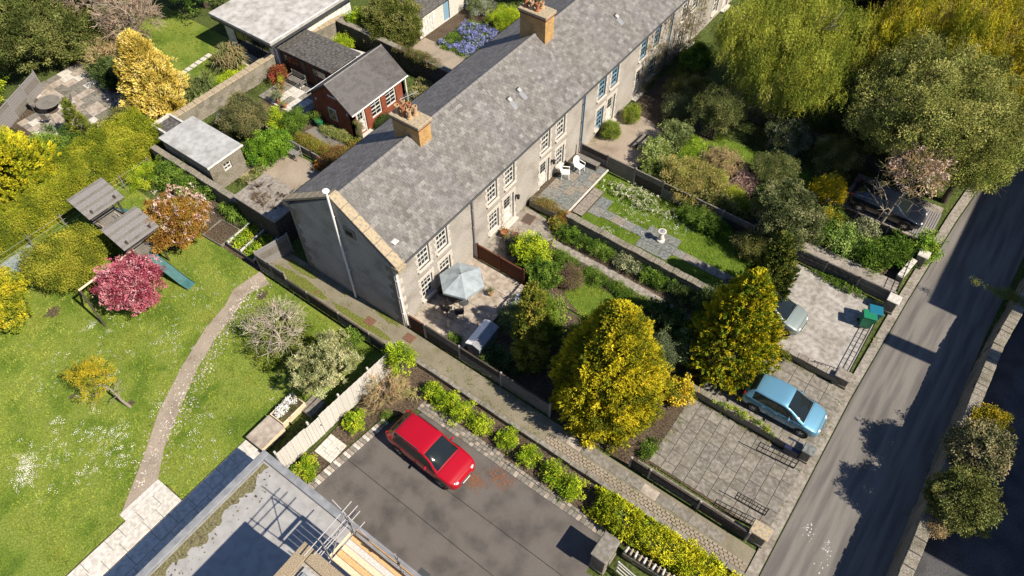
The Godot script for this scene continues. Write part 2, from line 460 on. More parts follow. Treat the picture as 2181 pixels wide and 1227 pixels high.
	solid("flowers_white", .75, .73, .68, 0.9)
	solid("bark", .11, .085, .06, 0.95, 0.0, worn, 0.4)
	solid("pale_bark", .30, .26, .21, 0.95, 0.0, worn, 0.4)
	solid("stem", .09, .08, .035, 0.95, 0.0, worn, 0.4)
	solid("rubber", .012, .012, .013, 0.8)
	solid("alloy", .45, .45, .46, 0.3, 0.8)
	solid("plate_white", .75, .75, .72, 0.4)
	solid("lamp_clear", .62, .65, .68, 0.12)
	solid("lamp_red", .35, .01, .01, 0.15)
	for q in [["paint_red", .36, .002, .012], ["paint_blue", .13, .30, .44], ["paint_navy", .008, .012, .024], ["paint_silver", .23, .27, .27]]:
		var p := solid(q[0], q[1], q[2], q[3], 0.45)
		p.metallic_specular = 0.25
		p.clearcoat_enabled = true
		p.clearcoat = 1.0
		p.clearcoat_roughness = 0.04
		if q[0] != "paint_red": p.metallic = 0.35
	for q in [["glass", .016, .02, .024], ["car_glass", .012, .017, .018]]:
		var gl := solid(q[0], q[1], q[2], q[3], 0.04)
		gl.metallic_specular = 0.6
	var leaf := solid("leaf", 1, 1, 1, 0.8)
	leaf.vertex_color_use_as_albedo = true
	leaf.metallic_specular = 0.12
	leaf.backlight_enabled = true
	leaf.backlight = Color(0.36, 0.40, 0.2)
	leaf.cull_mode = BaseMaterial3D.CULL_DISABLED
	var petal := solid("petal", 1, 1, 1, 0.8)
	petal.vertex_color_use_as_albedo = true
	petal.cull_mode = BaseMaterial3D.CULL_DISABLED

# ---------------------------------------------------------------- foliage
func leaf_at(k: MB, p: Vector3, dir: Vector3, l: float, w: float, r: RandomNumberGenerator, shade := 0.16):
	var side := dir.cross(Vector3(r.randf() - 0.5, r.randf() - 0.5, r.randf() - 0.5)).normalized()
	var up := dir.cross(side)
	var t := 1.0 + r.randf_range(-shade, shade)
	k.col = Color(t, t * r.randf_range(0.96, 1.04), t)
	var mid := p + dir * l * 0.45
	var tip := p + dir * l - up * l * 0.12
	k.flat(p, mid + side * w * 0.5 + up * w * 0.2, tip, up)
	k.flat(p, tip, mid - side * w * 0.5 + up * w * 0.2, up)

func rdir(r: RandomNumberGenerator) -> Vector3:
	var v := Vector3(r.randfn(), r.randfn(), r.randfn())
	return v.normalized() if v.length() > 1e-4 else Vector3.UP

func make_clusters():
	var r := RandomNumberGenerator.new()
	for kind in ["broad", "fine", "spray", "strand", "strap", "tuft", "bloom", "twig", "feather"]:
		var vars := []
		for q in 3:
			r.seed = 100 + q + kind.hash() % 1000
			var k := MB.new()
			match kind:
				"broad":
					for i in 34:
						var d := rdir(r)
						leaf_at(k, d * 0.25 * pow(r.randf(), 0.5), (d + rdir(r) * 0.8 + Vector3(0, 0.25, 0)).normalized(), r.randf_range(0.10, 0.17), r.randf_range(0.055, 0.085), r)
				"fine":
					for i in 52:
						var d := rdir(r)
						leaf_at(k, d * 0.24 * pow(r.randf(), 0.5), (d + rdir(r) * 0.9).normalized(), r.randf_range(0.06, 0.10), r.randf_range(0.03, 0.05), r)
				"spray":   # flat fans of scale leaves growing along +z
					for f in 5:
						var ax := (Vector3(0, 0, 1) + rdir(r) * 0.55).normalized()
						var st := rdir(r) * 0.10
						var sd := ax.cross(rdir(r)).normalized()
						for i in 8:
							var s := (i + 0.5) / 8.0
							var o := (1 if i % 2 == 0 else -1)
							leaf_at(k, st + ax * s * 0.26, (ax + sd * 0.8 * o + rdir(r) * 0.15).normalized(), 0.13 * (1.15 - s * 0.6), 0.05, r)
				"strand":  # hanging shoots with narrow leaves
					for f in 7:
						var p := Vector3(r.randf_range(-.22, .22), r.randf_range(-.05, .2), r.randf_range(-.22, .22))
						var lean := Vector3(r.randf_range(-.2, .2), -1, r.randf_range(-.2, .2)).normalized()
						for i in 8:
							leaf_at(k, p + lean * i * 0.075, (lean + rdir(r) * 0.8).normalized(), r.randf_range(.09, .14), 0.03, r)
				"strap":   # long blades that arch outwards
					for i in 26:
						var a := r.randf() * TAU
						var o := Vector3(cos(a), 0, sin(a))
						var lean := r.randf_range(0.15, 1.0)
						var b0 := o * 0.04
						var b1 := b0 + (o * lean * 0.45 + Vector3.UP * (0.55 - 0.2 * lean))
						var b2 := b1 + (o * (lean * 0.5) + Vector3.UP * (0.25 - 0.55 * lean))
						var sd := o.cross(Vector3.UP) * 0.022
						var t := r.randf_range(0.75, 1.2)
						k.col = Color(t, t, t)
						k.quad(b0 - sd, b0 + sd, b1 + sd, b1 - sd, Vector3.UP)
						k.flat(b1 - sd, b1 + sd, b2, Vector3.UP)
				"tuft":    # a tuft of grass
					for i in 12:
						var a := r.randf() * TAU
						var o := Vector3(cos(a), 0, sin(a))
						var b := Vector3(r.randf_range(-.13, .13), 0, r.randf_range(-.13, .13))
						var h := r.randf_range(.035, .085)
						var sd := o.cross(Vector3.UP) * 0.014
						var t := r.randf_range(0.8, 1.25)
						k.col = Color(t, t, t * 0.9)
						k.flat(b - sd, b + sd, b + Vector3.UP * h + o * h * r.randf_range(0.3, 1.2), Vector3.UP)
				"bloom":   # small open flowers
					for i in 14:
						var p := rdir(r) * 0.2 * pow(r.randf(), 0.5)
						var d := (p.normalized() + Vector3.UP).normalized()
						var x := d.cross(rdir(r)).normalized()
						var y := d.cross(x)
						var s := r.randf_range(.03, .05)
						var t := r.randf_range(0.85, 1.1)
						k.col = Color(t, t, t)
						k.quad(p - x * s, p - y * s, p + x * s, p + y * s, d)
				"twig":    # bare forking twigs along +z
					for i in 6:
						var p := Vector3.ZERO
						var d := (Vector3(0, 0, 1) + rdir(r) * 0.7).normalized()
						for j in 4:
							var e := p + d * 0.12
							k.bar(p, e, 0.014 - 0.0025 * j)
							p = e
							d = (d + rdir(r) * 0.5).normalized()
				"feather": # soft upright plumes
					for i in 40:
						var a := r.randf() * TAU
						var p := Vector3(cos(a), 0, sin(a)) * r.randf_range(0, 0.12) + Vector3(0, r.randf_range(0, .28), 0)
						leaf_at(k, p, (rdir(r) * 0.7 + Vector3(0, 0.9, 0)).normalized(), .12, .03, r)
			vars.append(k.mesh())
		unit_cluster[kind] = vars

func basis_z(d: Vector3, spin: float) -> Basis:
	var z := d.normalized()
	var up := Vector3.UP if absf(z.y) < 0.9 else Vector3.RIGHT
	var x := up.cross(z).normalized()
	return Basis(x, z.cross(x), z) * Basis(Vector3(0, 0, 1), spin)

# copies of a leaf cluster at the given transforms; colours drawn from a palette in drifts
func scatter(parent: Node, called: String, kind: String, xf: Array, palette: Array, sd: int, drift := 0.9, petal := false) -> Node3D:
	var r := RandomNumberGenerator.new()
	r.seed = sd * 7 + 3
	var fn := FastNoiseLite.new()
	fn.seed = sd; fn.frequency = drift
	var mm := MultiMesh.new()
	mm.transform_format = MultiMesh.TRANSFORM_3D
	mm.use_colors = true
	mm.mesh = unit_cluster[kind][sd % 3]
	mm.instance_count = xf.size()
	for i in xf.size():
		mm.set_instance_transform(i, xf[i])
		var t := clampf(fn.get_noise_3dv(xf[i].origin) * 1.1 + 0.5 + r.randf_range(-0.38, 0.38), 0.0, 0.999) * palette.size()
		var c: Color = palette[int(t)]
		var b := r.randf_range(0.75, 1.3) * (1.0 if petal else 1.28)
		mm.set_instance_color(i, Color(c.r * b * r.randf_range(.93, 1.07), c.g * b, c.b * b))
	var o := MultiMeshInstance3D.new()
	o.name = called
	o.multimesh = mm
	o.material_override = M.petal if petal else M.leaf
	o.set_meta("kind", "stuff")
	parent.add_child(o, true)
	return o

# a rounded crown: clusters in the outer part of a lumpy ellipsoid
func crown(parent: Node, at: Vector3, rad: Vector3, kind: String, n: int, palette: Array, sd: int, o := {}) -> Node3D:
	var r := RandomNumberGenerator.new()
	r.seed = sd
	var fn := FastNoiseLite.new()
	fn.seed = sd + 50; fn.frequency = 1.0; fn.fractal_octaves = 2
	var lump: float = o.get("lump", 0.28)
	var fq: float = o.get("freq", 1.5)
	var low: float = o.get("low", -0.7)
	var gap: float = o.get("gap", 0.15)
	var size: float = o.get("size", 1.0)
	var inner: float = o.get("inner", 0.35)
	var clump: float = float(o.get("clump", 0.32)) / maxf(rad.x, 0.5)
	var lobes := [[Vector3.ZERO, 1.0]]
	var nl: int = o.get("lobes", 0)
	if nl > 0:
		lobes = [[Vector3.ZERO, .8]]
		for i in nl:
			var a := TAU * (i + r.randf() * .6) / nl
			var dd := Vector3(cos(a), r.randf_range(-.45, .75), sin(a)).normalized()
			lobes.append([dd * rad * r.randf_range(.55, .72), r.randf_range(.42, .6)])
	var xf := []
	var tries := 0
	while xf.size() < n and tries < n * 4:
		tries += 1
		var d := rdir(r)
		if d.y < low: continue
		var s := 1.0 + lump * 1.6 * fn.get_noise_3dv(d * fq) + clump * fn.get_noise_3dv(d * rad * 2.1 + Vector3(9, 4, 2))
		var q: float = inner + (1.0 - inner) * pow(r.randf(), 0.55)
		var lb = lobes[0 if r.randf() < .25 else r.randi() % lobes.size()]
		var p: Vector3 = lb[0] + d * rad * float(lb[1]) * s * q
		if gap > 0.0 and fn.get_noise_3dv(p * (2.2 / maxf(rad.x, 0.4)) + Vector3(31, 7, 3)) < -0.55 + gap: continue
		var g := size * r.randf_range(0.75, 1.25)
		var b: Basis
		if kind == "strand" or kind == "strap" or kind == "feather": b = Basis(Vector3.UP, r.randf() * TAU)
		else: b = basis_z((d + Vector3.UP * float(o.get("lift", 0.4)) + rdir(r) * 0.35), r.randf() * TAU)
		xf.append(Transform3D(b.scaled(Vector3.ONE * g), at + p))
	return scatter(parent, o.get("called", "crown"), kind, xf, palette, sd, 1.6 / maxf(rad.x, 0.5), o.get("petal", false))

# a conifer crown: h high, r wide at its widest, sprays pointing out and up
func cone(parent: Node, h: float, rr: float, kind: String, n: int, palette: Array, sd: int, o := {}) -> Node3D:
	var r := RandomNumberGenerator.new()
	r.seed = sd
	var fn := FastNoiseLite.new()
	fn.seed = sd + 50; fn.frequency = 1.0; fn.fractal_octaves = 2
	var y0: float = o.get("y0", 0.15)
	var belly: float = o.get("belly", 0.2)
	var sharp: float = o.get("sharp", 0.8)
	var lump: float = o.get("lump", 0.3)
	var size: float = o.get("size", 1.0)
	var xf := []
	while xf.size() < n:
		var t := r.randf()
		var w := pow(maxf(1.0 - t, 0.0) / (1.0 - belly), sharp) if t > belly else 0.82 + 0.18 * sqrt(t / belly)
		w = minf(w, 1.0)
		if r.randf() > w + 0.12: continue
		var a := r.randf() * TAU
		var e := Vector3(cos(a), 0, sin(a))
		var s := 1.0 + lump * fn.get_noise_3d(e.x * rr * 1.1, t * h * 0.8, e.z * rr * 1.1) * 1.5
		s += 0.45 / rr * fn.get_noise_3d(e.x * rr * w * 2.3 + 5.0, t * h * 2.3, e.z * rr * w * 2.3)
		var q := 0.35 + 0.65 * pow(r.randf(), 0.35)
		var p := e * (rr * w * s * q + 0.05) + Vector3.UP * (y0 + t * (h - y0))
		var d: Vector3 = e + Vector3.UP * (float(o.get("lift", 0.7)) + t) + rdir(r) * 0.3
		var b := basis_z(d, r.randf() * TAU) if kind == "spray" or kind == "fine" or kind == "broad" else Basis(Vector3.UP, a)
		xf.append(Transform3D(b.scaled(Vector3.ONE * size * r.randf_range(0.75, 1.3)), p))
	return scatter(parent, "crown", kind, xf, palette, sd, 1.3 / rr)

# a tapered trunk that forks into limbs
func limbs(parent: Node, h: float, r0: float, reach: float, n: int, m: Material, sd: int, lean := Vector3.ZERO, called := "trunk"):
	var r := RandomNumberGenerator.new()
	r.seed = sd
	var k := MB.new()
	var top := Vector3(0, h, 0) + lean
	k.tube([Vector3(0, -0.1, 0), top * 0.3 + Vector3(r.randf_range(-.06, .06), 0, r.randf_range(-.06, .06)), top * 0.65, top], [r0 * 1.25, r0, r0 * 0.75, r0 * 0.4], 8)
	for i in n:
		var t := r.randf_range(0.35, 1.0)
		var st := top * t
		var a := TAU * i / n + r.randf_range(-0.4, 0.4)
		var o := Vector3(cos(a), 0, sin(a))
		var len := reach * r.randf_range(0.6, 1.0)
		var m1 := st + o * len * 0.5 + Vector3.UP * len * r.randf_range(0.3, 0.6)
		var e := st + o * len + Vector3.UP * len * r.randf_range(0.5, 0.95)
		k.tube([st, m1, e], [r0 * 0.45, r0 * 0.28, r0 * 0.08], 6, false)
		for j in 3:
			var d := (o + rdir(r) * 0.9 + Vector3.UP * 0.4).normalized()
			k.tube([m1.lerp(e, r.randf() * 0.8), m1.lerp(e, 0.5) + d * len * 0.5], [r0 * 0.16, r0 * 0.04], 5, false)
	return put(parent, called, k.mesh(), m)

var green := [Color(.041, .081, .014), Color(.074, .135, .019), Color(.115, .189, .024), Color(.162, .236, .041)]
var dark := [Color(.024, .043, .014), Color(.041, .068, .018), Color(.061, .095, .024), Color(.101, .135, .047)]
var gold := [Color(.13, .145, .014), Color(.26, .24, .014), Color(.40, .35, .016), Color(.50, .42, .026)]
var lime := [Color(.10, .17, .014), Color(.19, .28, .016), Color(.29, .38, .02), Color(.40, .45, .035)]
var olive := [Color(.068, .078, .022), Color(.115, .121, .034), Color(.176, .176, .054), Color(.257, .243, .095)]
var grey_green := [Color(.095, .115, .061), Color(.149, .169, .088), Color(.230, .243, .128), Color(.351, .351, .203)]
var pinkish := [Color(.13, .022, .035), Color(.22, .04, .065), Color(.33, .08, .115), Color(.44, .18, .2)]
var copper := [Color(.135, .068, .016), Color(.230, .121, .024), Color(.338, .182, .041), Color(.270, .203, .041)]
var fawn := [Color(.203, .149, .081), Color(.324, .243, .135), Color(.432, .297, .162), Color(.297, .270, .108)]

# ---------------------------------------------------------------- ground
func ground(called: String, poly: PackedVector2Array, y: float, m: Material, deep := 0.06) -> MeshInstance3D:
	var k := MB.new()
	k.slab(poly, y - deep, y)
	return struct(called, k.mesh(), m)

# paving of single slabs: rows along x, laid in broken bond, clipped to a rectangle
func lay(parent: Node, called: String, x0: float, z0: float, x1: float, z1: float, y: float, sx: float, sz: float, mats: Array, sd: int, bond := true, gapw := 0.014, along_z := false):
	var r := RandomNumberGenerator.new()
	r.seed = sd
	var rows := int(round((z1 - z0) / sz)) if not along_z else int(round((x1 - x0) / sx))
	var step := (z1 - z0) / rows if not along_z else (x1 - x0) / rows
	for j in rows:
		var p := (x0 if not along_z else z0)
		var lim := (x1 if not along_z else z1)
		var unit := (sx if not along_z else sz)
		var first := bond and j % 2 == 1
		while p < lim - 0.05:
			var w = unit * ([1.0, 1.0, 0.75, 1.3][r.randi() % 4] if bond else 1.0)
			if first: w *= 0.5
			first = false
			if lim - p - w < unit * 0.3: w = lim - p
			var lift := r.randf_range(-0.004, 0.004)
			if along_z: bx(parent, called, Vector3(step - gapw, 0.05, w - gapw), Vector3(x0 + (j + 0.5) * step, y - 0.025 + lift, p + w * 0.5), mats[r.randi() % mats.size()])
			else: bx(parent, called, Vector3(w - gapw, 0.05, step - gapw), Vector3(p + w * 0.5, y - 0.025 + lift, z0 + (j + 0.5) * step), mats[r.randi() % mats.size()])
			p += w

func build_ground():
	ground("ground", rect(-220, -260, 320, 260), -0.08, M.under, 0.5)
	ground("lawn", pts([-26, -24, -2.1, -24, -2.1, 0.95, -7.0, 0.95, -7.0, -1.75, -13.55, -1.75, -13.55, -3.1, -26, -3.1]), 0.0, M.lawn)
	# the patch between beds by the play frame and the vegetable plot
	ground("soil", pts([-2.1, -17.6, 0.3, -17.6, 0.3, -9.6, -2.1, -9.6]), 0.012, M.soil)
	# lawns behind the houses
	ground("lawn", rect(3.2, -48, 12.5, -24.1), 0.0, M.lawn)
	ground("lawn", pts([6.9, 6.0, 8.7, 4.6, 8.6, 9.6, 6.3, 9.2, 6.3, 7.4]), 0.012, M.lawn_lush)
	ground("lawn", pts([11.8, 3.0, 16.9, 2.4, 16.9, 15.2, 11.7, 15.2]), 0.012, M.lawn_lush)
	ground("lawn", pts([22.1, 6.4, 24.6, 6.4, 24.4, 16.0, 22.0, 16.0]), 0.012, M.lawn_lush)
	# soil of the beds and gardens
	ground("soil", pts([-2.95, 1.6, -1.55, 1.6, -1.55, 20.9, -3.2, 20.9, -3.2, 15.2, -2.95, 15.0]), 0.0, M.soil)
	ground("soil", pts([-5.05, 1.35, -2.95, 1.35, -2.95, 3.9, -3.5, 3.9, -4.6, 3.2, -5.05, 3.1]), 0.006, M.soil)
	ground("soil", pts([-7.1, 1.35, -5.05, 1.35, -5.05, 2.75, -7.1, 2.5]), 0.0, M.soil)
	ground("soil", pts([-9.6, 1.3, -8.25, 1.3, -8.05, 2.45, -9.6, 2.25]), 0.006, M.soil)
	ground("soil", rect(0.2, 3.5, 6.1, 14.9), 0.0, M.soil)
	ground("soil", rect(6.3, 1.6, 11.2, 15.0), 0.0, M.soil)
	ground("soil", rect(17.2, 3.8, 21.6, 21.0), 0.0, M.soil)
	ground("soil", rect(22.0, 0.4, 28.5, 6.4), 0.0, M.soil)
	ground("soil", rect(7.7, -21.5, 9.3, -11.0), 0.006, M.soil)
	# hard ground
	var road := ground("road", pts([-60, 21.2, 10, 21.45, 18, 21.75, 26, 22.2, 38, 23.3, 60, 26.6, 140, 44, 140, 49, 60, 31.2, 38, 27.8, 26, 26.2, 18, 25.9, -60, 25.6]), -0.04, M.road, 0.3)
	var kerb := ground("pavement", pts([-60, 20.7, -1.4, 20.85, 10, 20.95, 18, 21.2, 26, 21.6, 38, 22.6, 38, 23.2, 26, 22.12, 18, 21.68, 10, 21.38, -60, 21.1]), 0.02, M.concrete, 0.2)
	# marks left on the road: white scuffs
	var r := RandomNumberGenerator.new()
	r.seed = 5
	var sc := MB.new()
	for q in [[2.3, 22.4, 30], [2.0, 23.3, 26], [1.2, 23.5, 8]]:
		for i in q[2]:
			var w := r.randf_range(0.012, 0.045)
			sc.box(Vector3(q[0] + r.randfn(0, 0.22), -0.034, q[1] + r.randfn(0, 0.16)), Vector3(w, 0.004, w * r.randf_range(0.4, 1.6)), Basis(Vector3.UP, r.randf() * 3))
	var scuff := put(road, "paint_scuffs", sc.mesh(), M.plate_white)
	scuff.set_meta("kind", "stuff")
	ground("yard", rect(-60, 26.55, 140, 90), -0.03, M.yard, 0.3)
	ground("alley", pts([-1.8, -9.3, 0.0, -9.3, 0.0, 0.0, 0.05, 20.8, -1.3, 20.8, -1.3, 1.9, -1.8, 1.2]), 0.01, M.alley)
	ground("driveway", pts([-40, 3.4, -9.7, 2.75, -5.05, 3.3, -3.45, 4.3, -3.45, 15.0, -5.2, 15.2, -5.2, 40, -40, 40]), 0.0, M.drive)
	var gp := ground("gravel_path", pts([-2.35, -8.25, -2.0, -9.4, -3.9, -9.6, -4.9, -9.1, -6.55, -8.75, -9.0, -7.75, -11.4, -6.5, -13.3, -5.1, -15.75, -3.5, -13.7, -3.5, -12.4, -4.7, -10.75, -5.72, -8.48, -7.06, -6.62, -7.8, -5.2, -8.15, -3.6, -8.7]), 0.03, M.gravel)
	# gravel scattered over the path
	var gx := []
	for i in 900:
		var s := r.randf()
		var c := Vector2(-2.6, -8.9).lerp(Vector2(-14.4, -3.9), s)
		c += Vector2(0, -1).rotated(0.4) * sin(s * PI) * 0.55
		gx.append(Transform3D(Basis(Vector3.UP, r.randf() * TAU).scaled(Vector3(1, 0.6, 1) * r.randf_range(0.6, 1.5)), Vector3(c.x + r.randfn(0, .3), 0.035, c.y + r.randfn(0, .42))))
	var pebble := MB.new()
	pebble.bevel(Vector3(.06, .035, .05), .012)
	unit_cluster["pebble"] = [pebble.mesh(), pebble.mesh(), pebble.mesh()]
	var pe := scatter(gp, "loose_stones", "pebble", gx, [Color(.3, .27, .22), Color(.4, .36, .3), Color(.5, .46, .4)], 77, 0.5, true)
	pe.set_meta("kind", "stuff")
	# seams in the driveway
	for q in [[-7.55, 3.0, -7.95, 21.0], [-5.9, 5.4, -6.0, 21.0]]:
		var a := Vector3(q[0], 0.003, q[1]); var b := Vector3(q[2], 0.003, q[3])
		var k := MB.new()
		k.bar(a, b, 0.03, 0.004)
		put(get_node("driveway"), "seam", k.mesh(), M.rubber)
	var st := MB.new()
	for i in 420:
		var c := Vector2(-4.8, 8.6) if i < 210 else Vector2(-3.95, 9.6)
		var w := r.randf_range(.02, .11)
		st.box(Vector3(c.x + r.randfn(0, .22), 0.0045 + i * 0.00001, c.y + r.randfn(0, .3)), Vector3(w, 0.003, w * r.randf_range(.4, 1.2)), Basis(Vector3.UP, r.randf() * 3))
	put(get_node("driveway"), "rust_stain", st.mesh(), M.rust).set_meta("kind", "stuff")
	# worn bare spots in the lawn
	for q in [[-10.9, -16.6, .5], [-11.9, -8.1, .22], [-3.2, -8.0, .35], [-8.3, -13.9, .45], [-13.4, -10.9, .2]]:
		var ring := PackedVector2Array()
		for i in 18:
			var a := TAU * i / 18.0
			ring.append(Vector2(q[0], q[1]) + Vector2(cos(a), sin(a) * .8) * float(q[2]) * r.randf_range(.6, 1.25))
		var k := MB.new()
		k.slab(ring, -.01, .012)
		put(get_node("lawn"), "worn_spot", k.mesh(), M.soil)
	build_paving()

func build_paving():
	var grey := [M.slab0, M.slab1, M.slab2, M.slab3]
	var pale := [M.pale_slab0, M.pale_slab1, M.pale_slab2]
	var sl := [M.slate_slab0, M.slate_slab1, M.slate_slab2, M.slate_slab3]
	# parking places in front of the first two cottages
	var p1 := ground("parking", rect(0.9, 14.7, 5.35, 21.0), -0.012, M.soil)
	lay(p1, "paving_slab", 1.0, 14.8, 5.3, 20.95, 0.022, 0.72, 0.62, grey, 31)
	var p2 := ground("parking", rect(5.75, 14.9, 10.35, 21.1), -0.012, M.soil)
	lay(p2, "paving_slab", 5.8, 15.0, 10.3, 21.05, 0.022, 0.75, 0.9, [M.slab2, M.slab3, M.slab1], 32, false)
	ground("parking", pts([10.75, 15.4, 16.9, 15.4, 16.9, 20.8, 10.75, 20.8]), 0.014, M.pale_concrete)
	ground("parking", rect(22.3, 15.8, 26.5, 21.2), 0.016, M.concrete)
	ground("concrete_strip", rect(17.25, 15.3, 18.7, 21.0), 0.3, M.concrete, 0.35)
	# patios by the doors
	var pa := ground("patio", pts([0.15, 0.0, 6.2, 0.0, 6.2, 3.55, 3.3, 3.6, 0.15, 3.5]), 0.016, M.patio)
	var r := RandomNumberGenerator.new()
	r.seed = 8
	for i in 4:
		var k := MB.new()
		k.bar(Vector3(0.3 + i * 1.55, 0.018, 0.05), Vector3(0.3 + i * 1.55 + r.randf_range(-.05, .05), 0.018, 3.4), 0.02, 0.004)
		put(pa, "joint", k.mesh(), M.soil)
	ground("patio", pts([6.3, 0.0, 11.4, 0.0, 11.2, 1.7, 10.1, 3.0, 8.6, 2.2, 6.3, 2.0]), 0.016, M.concrete)
	var t3 := ground("terrace_paving", pts([11.9, 0.0, 17.0, 0.0, 17.0, 2.55, 12.0, 2.5]), 0.25, M.soil, 0.3)
	lay(t3, "slate_slab", 12.0, 0.3, 16.9, 2.5, 0.285, 0.85, 0.55, sl, 33)
	bx(t3, "step_edge", Vector3(5.0, 0.1, 0.12), Vector3(14.45, 0.255, 2.6), M.pale_slab0)
	var s3 := ground("steps", rect(12.6, 2.66, 15.2, 3.4), 0.12, M.soil, 0.2)
	lay(s3, "slate_slab", 12.6, 2.68, 15.2, 3.4, 0.15, 0.85, 0.7, sl, 34)
	lay(s3, "slate_slab", 13.2, 3.42, 14.9, 4.3, 0.05, 0.8, 0.8, sl, 35)
	var pp := ground("path", rect(13.35, 4.3, 14.05, 7.2), 0.014, M.soil)
	lay(pp, "slate_slab", 13.35, 4.3, 14.05, 7.2, 0.045, 0.7, 0.72, sl, 36, false)
	var ps := ground("path", rect(12.55, 7.2, 14.5, 9.35), 0.016, M.soil)
	lay(ps, "slate_slab", 12.55, 7.2, 14.5, 9.35, 0.05, 0.65, 0.72, [M.slate_slab0, M.slate_slab2], 37, false)
	var pq := ground("path", rect(13.2, 9.35, 13.8, 13.6), 0.014, M.soil)
	lay(pq, "slate_slab", 13.2, 9.35, 13.8, 13.6, 0.045, 0.6, 0.7, [M.slate_slab1, M.slate_slab3, M.slab1], 38, false)
	# a worn path down the second garden and the yard of the fourth
	ground("path", pts([9.6, 3.2, 10.1, 3.0, 10.1, 8.0, 9.95, 11.8, 9.6, 14.0, 9.2, 13.9, 9.4, 11.5, 9.55, 8.0]), 0.022, M.concrete)
	ground("patio", pts([17.3, 0.0, 23.2, 0.0, 23.2, 2.0, 22.5, 3.8, 19.6, 4.0, 17.4, 3.8]), 0.016, M.gravel)
	# alley: a row of slabs along the wall side and moss by the gable
	var al := get_node("alley")
	lay(al, "paving_slab", -0.62, 10.2, -0.1, 19.4, 0.03, 0.52, 0.85, [M.slab1, M.slab3, M.patio], 39, false)
	for q in [[-0.75, -8.8, 0.5, 2.4, 1], [-1.55, -8.9, 0.7, 4.2, 2], [-1.45, -4.4, 0.5, 4.5, 3], [-0.35, -1.9, 0.35, 1.6, 4]]:
		var k := MB.new()
		r.seed = q[4]
		var ring := PackedVector2Array()
		for i in 22:
			var a := TAU * i / 22.0
			ring.append(Vector2(q[0] + q[2] * 0.5 + cos(a) * q[2] * 0.5 * r.randf_range(.7, 1.15), q[1] + q[3] * 0.5 + sin(a) * q[3] * 0.5 * r.randf_range(.85, 1.1)))
		k.slab(ring, 0.0, 0.018 + q[4] * 0.001)
		put(al, "moss_patch", k.mesh(), M.moss)
	for q in [[-0.9, -1.75], [-0.45, 0.75], [-1.2, -5.6]]:
		bx(al, "drain_cover", Vector3(0.5, 0.03, 0.6) if q[0] != -1.2 else Vector3(0.2, 0.03, 0.2), Vector3(q[0], 0.03, q[1]), M.rust)
	# cobbled strip between slabs and bed wall near the lane
	r.seed = 19
	var cob := MB.new()
	for i in 44:
		for j in 4:
			var z := 10.2 + i * 0.24
			cob.box(Vector3(-1.2 + j * 0.14, 0.02, z + (j % 2) * 0.12), Vector3(0.11, 0.04 + r.randf() * 0.02, 0.18), Basis(Vector3.UP, r.randf_range(-.2, .2)))
	put(al, "cobbles", cob.mesh(), M.gravel).set_meta("kind", "stuff")
	# pale terrace beside the flat-roofed house
	var tp := ground("terrace_paving", pts([-26, -3.05, -13.6, -3.05, -13.6, -1.72, -9.75, -1.72, -9.75, 1.3, -26, 1.3]), 0.1, M.soil, 0.2)
	lay(tp, "paving_slab", -22.0, -3.02, -13.62, -1.75, 0.13, 0.95, 0.62, pale, 41)
	lay(tp, "paving_slab", -22.0, -1.72, -9.78, 0.6, 0.13, 1.0, 0.77, pale, 42)
	for i in 2:
		bx(tp, "step", Vector3(2.15, 0.07, 0.26), Vector3(-14.7, 0.035 + i * 0.035, -3.42 + i * 0.27), M.pale_slab2)
	# entrance slabs and setts along the drive
	var en := ground("path", pts([-8.25, 1.35, -7.05, 1.35, -6.95, 2.6, -8.1, 2.5]), 0.012, M.soil)
	lay(en, "paving_slab", -8.2, 1.4, -7.05, 2.5, 0.035, 0.58, 0.36, pale, 43)
	var stp := ground("sett_edging", pts([-9.75, 2.3, -4.9, 2.85, -4.95, 3.3, -9.75, 2.8]), -0.01, M.soil)
	for i in 24:
		for j in 2:
			bx(stp, "sett", Vector3(0.185, 0.06, 0.2), Vector3(-9.6 + i * 0.2, 0.01, 2.47 + j * 0.215 + i * 0.0225), [M.patio, M.slab3, M.pale_slab0][(i * 7 + j * 3) % 3], -0.112)
	var st2 := ground("sett_edging", rect(-3.5, 3.9, -2.9, 15.2), -0.012, M.soil)
	for i in 50:
		for j in 3:
			var big := i > 22
			if big and j == 2: continue
			bx(st2, "sett", Vector3(0.19 if not big else (0.3 if j == 0 else 0.16), 0.06, 0.21), Vector3((-3.4 + j * 0.2) if not big else (-3.36 + j * 0.25), 0.012, 4.02 + i * 0.223), [M.slab3, M.slab2, M.slab1, M.patio][(i * 5 + j * 3) % 4])
	# stepping stones across the far lawn and slabs of the far patio
	var la := get_node("lawn_001")
	for i in 8:
		bx(la, "stepping_stone", Vector3(0.42, 0.05, 0.42), Vector3(6.6 + i * 0.5, 0.02, -28.6 - 0.04 * i), pale[i % 3], 0.1)
	var fp := ground("patio", pts([-3.5, -33.6, 0.0, -35.4, 4.0, -37.0, 4.6, -33.5, 3.4, -28.6, -0.9, -27.6, -3.2, -29.0]), 0.0, M.soil)
	lay(fp, "paving_slab", -3.0, -33.4, 3.2, -28.4, 0.03, 0.9, 0.62, [M.patio, M.slab3, M.pale_slab0, M.slab2], 44)
	lay(fp, "paving_slab", -0.6, -36.2, 3.8, -33.4, 0.03, 0.9, 0.7, [M.patio, M.slab3, M.pale_slab0], 45)
	var rp := ground("patio", rect(9.0, -22.0, 12.2, -17.6), 0.014, M.soil)
	lay(rp, "paving_slab", 9.0, -22.0, 12.1, -17.7, 0.04, 0.75, 0.6, [M.slab2, M.slab3, M.pale_slab0, M.slab1], 46)
	ground("yard_path", pts([2.5, -17.2, 6.1, -16.4, 6.3, -14.0, 5.2, -9.0, 2.5, -8.6, 2.4, -12.0]), 0.012, M.gravel)
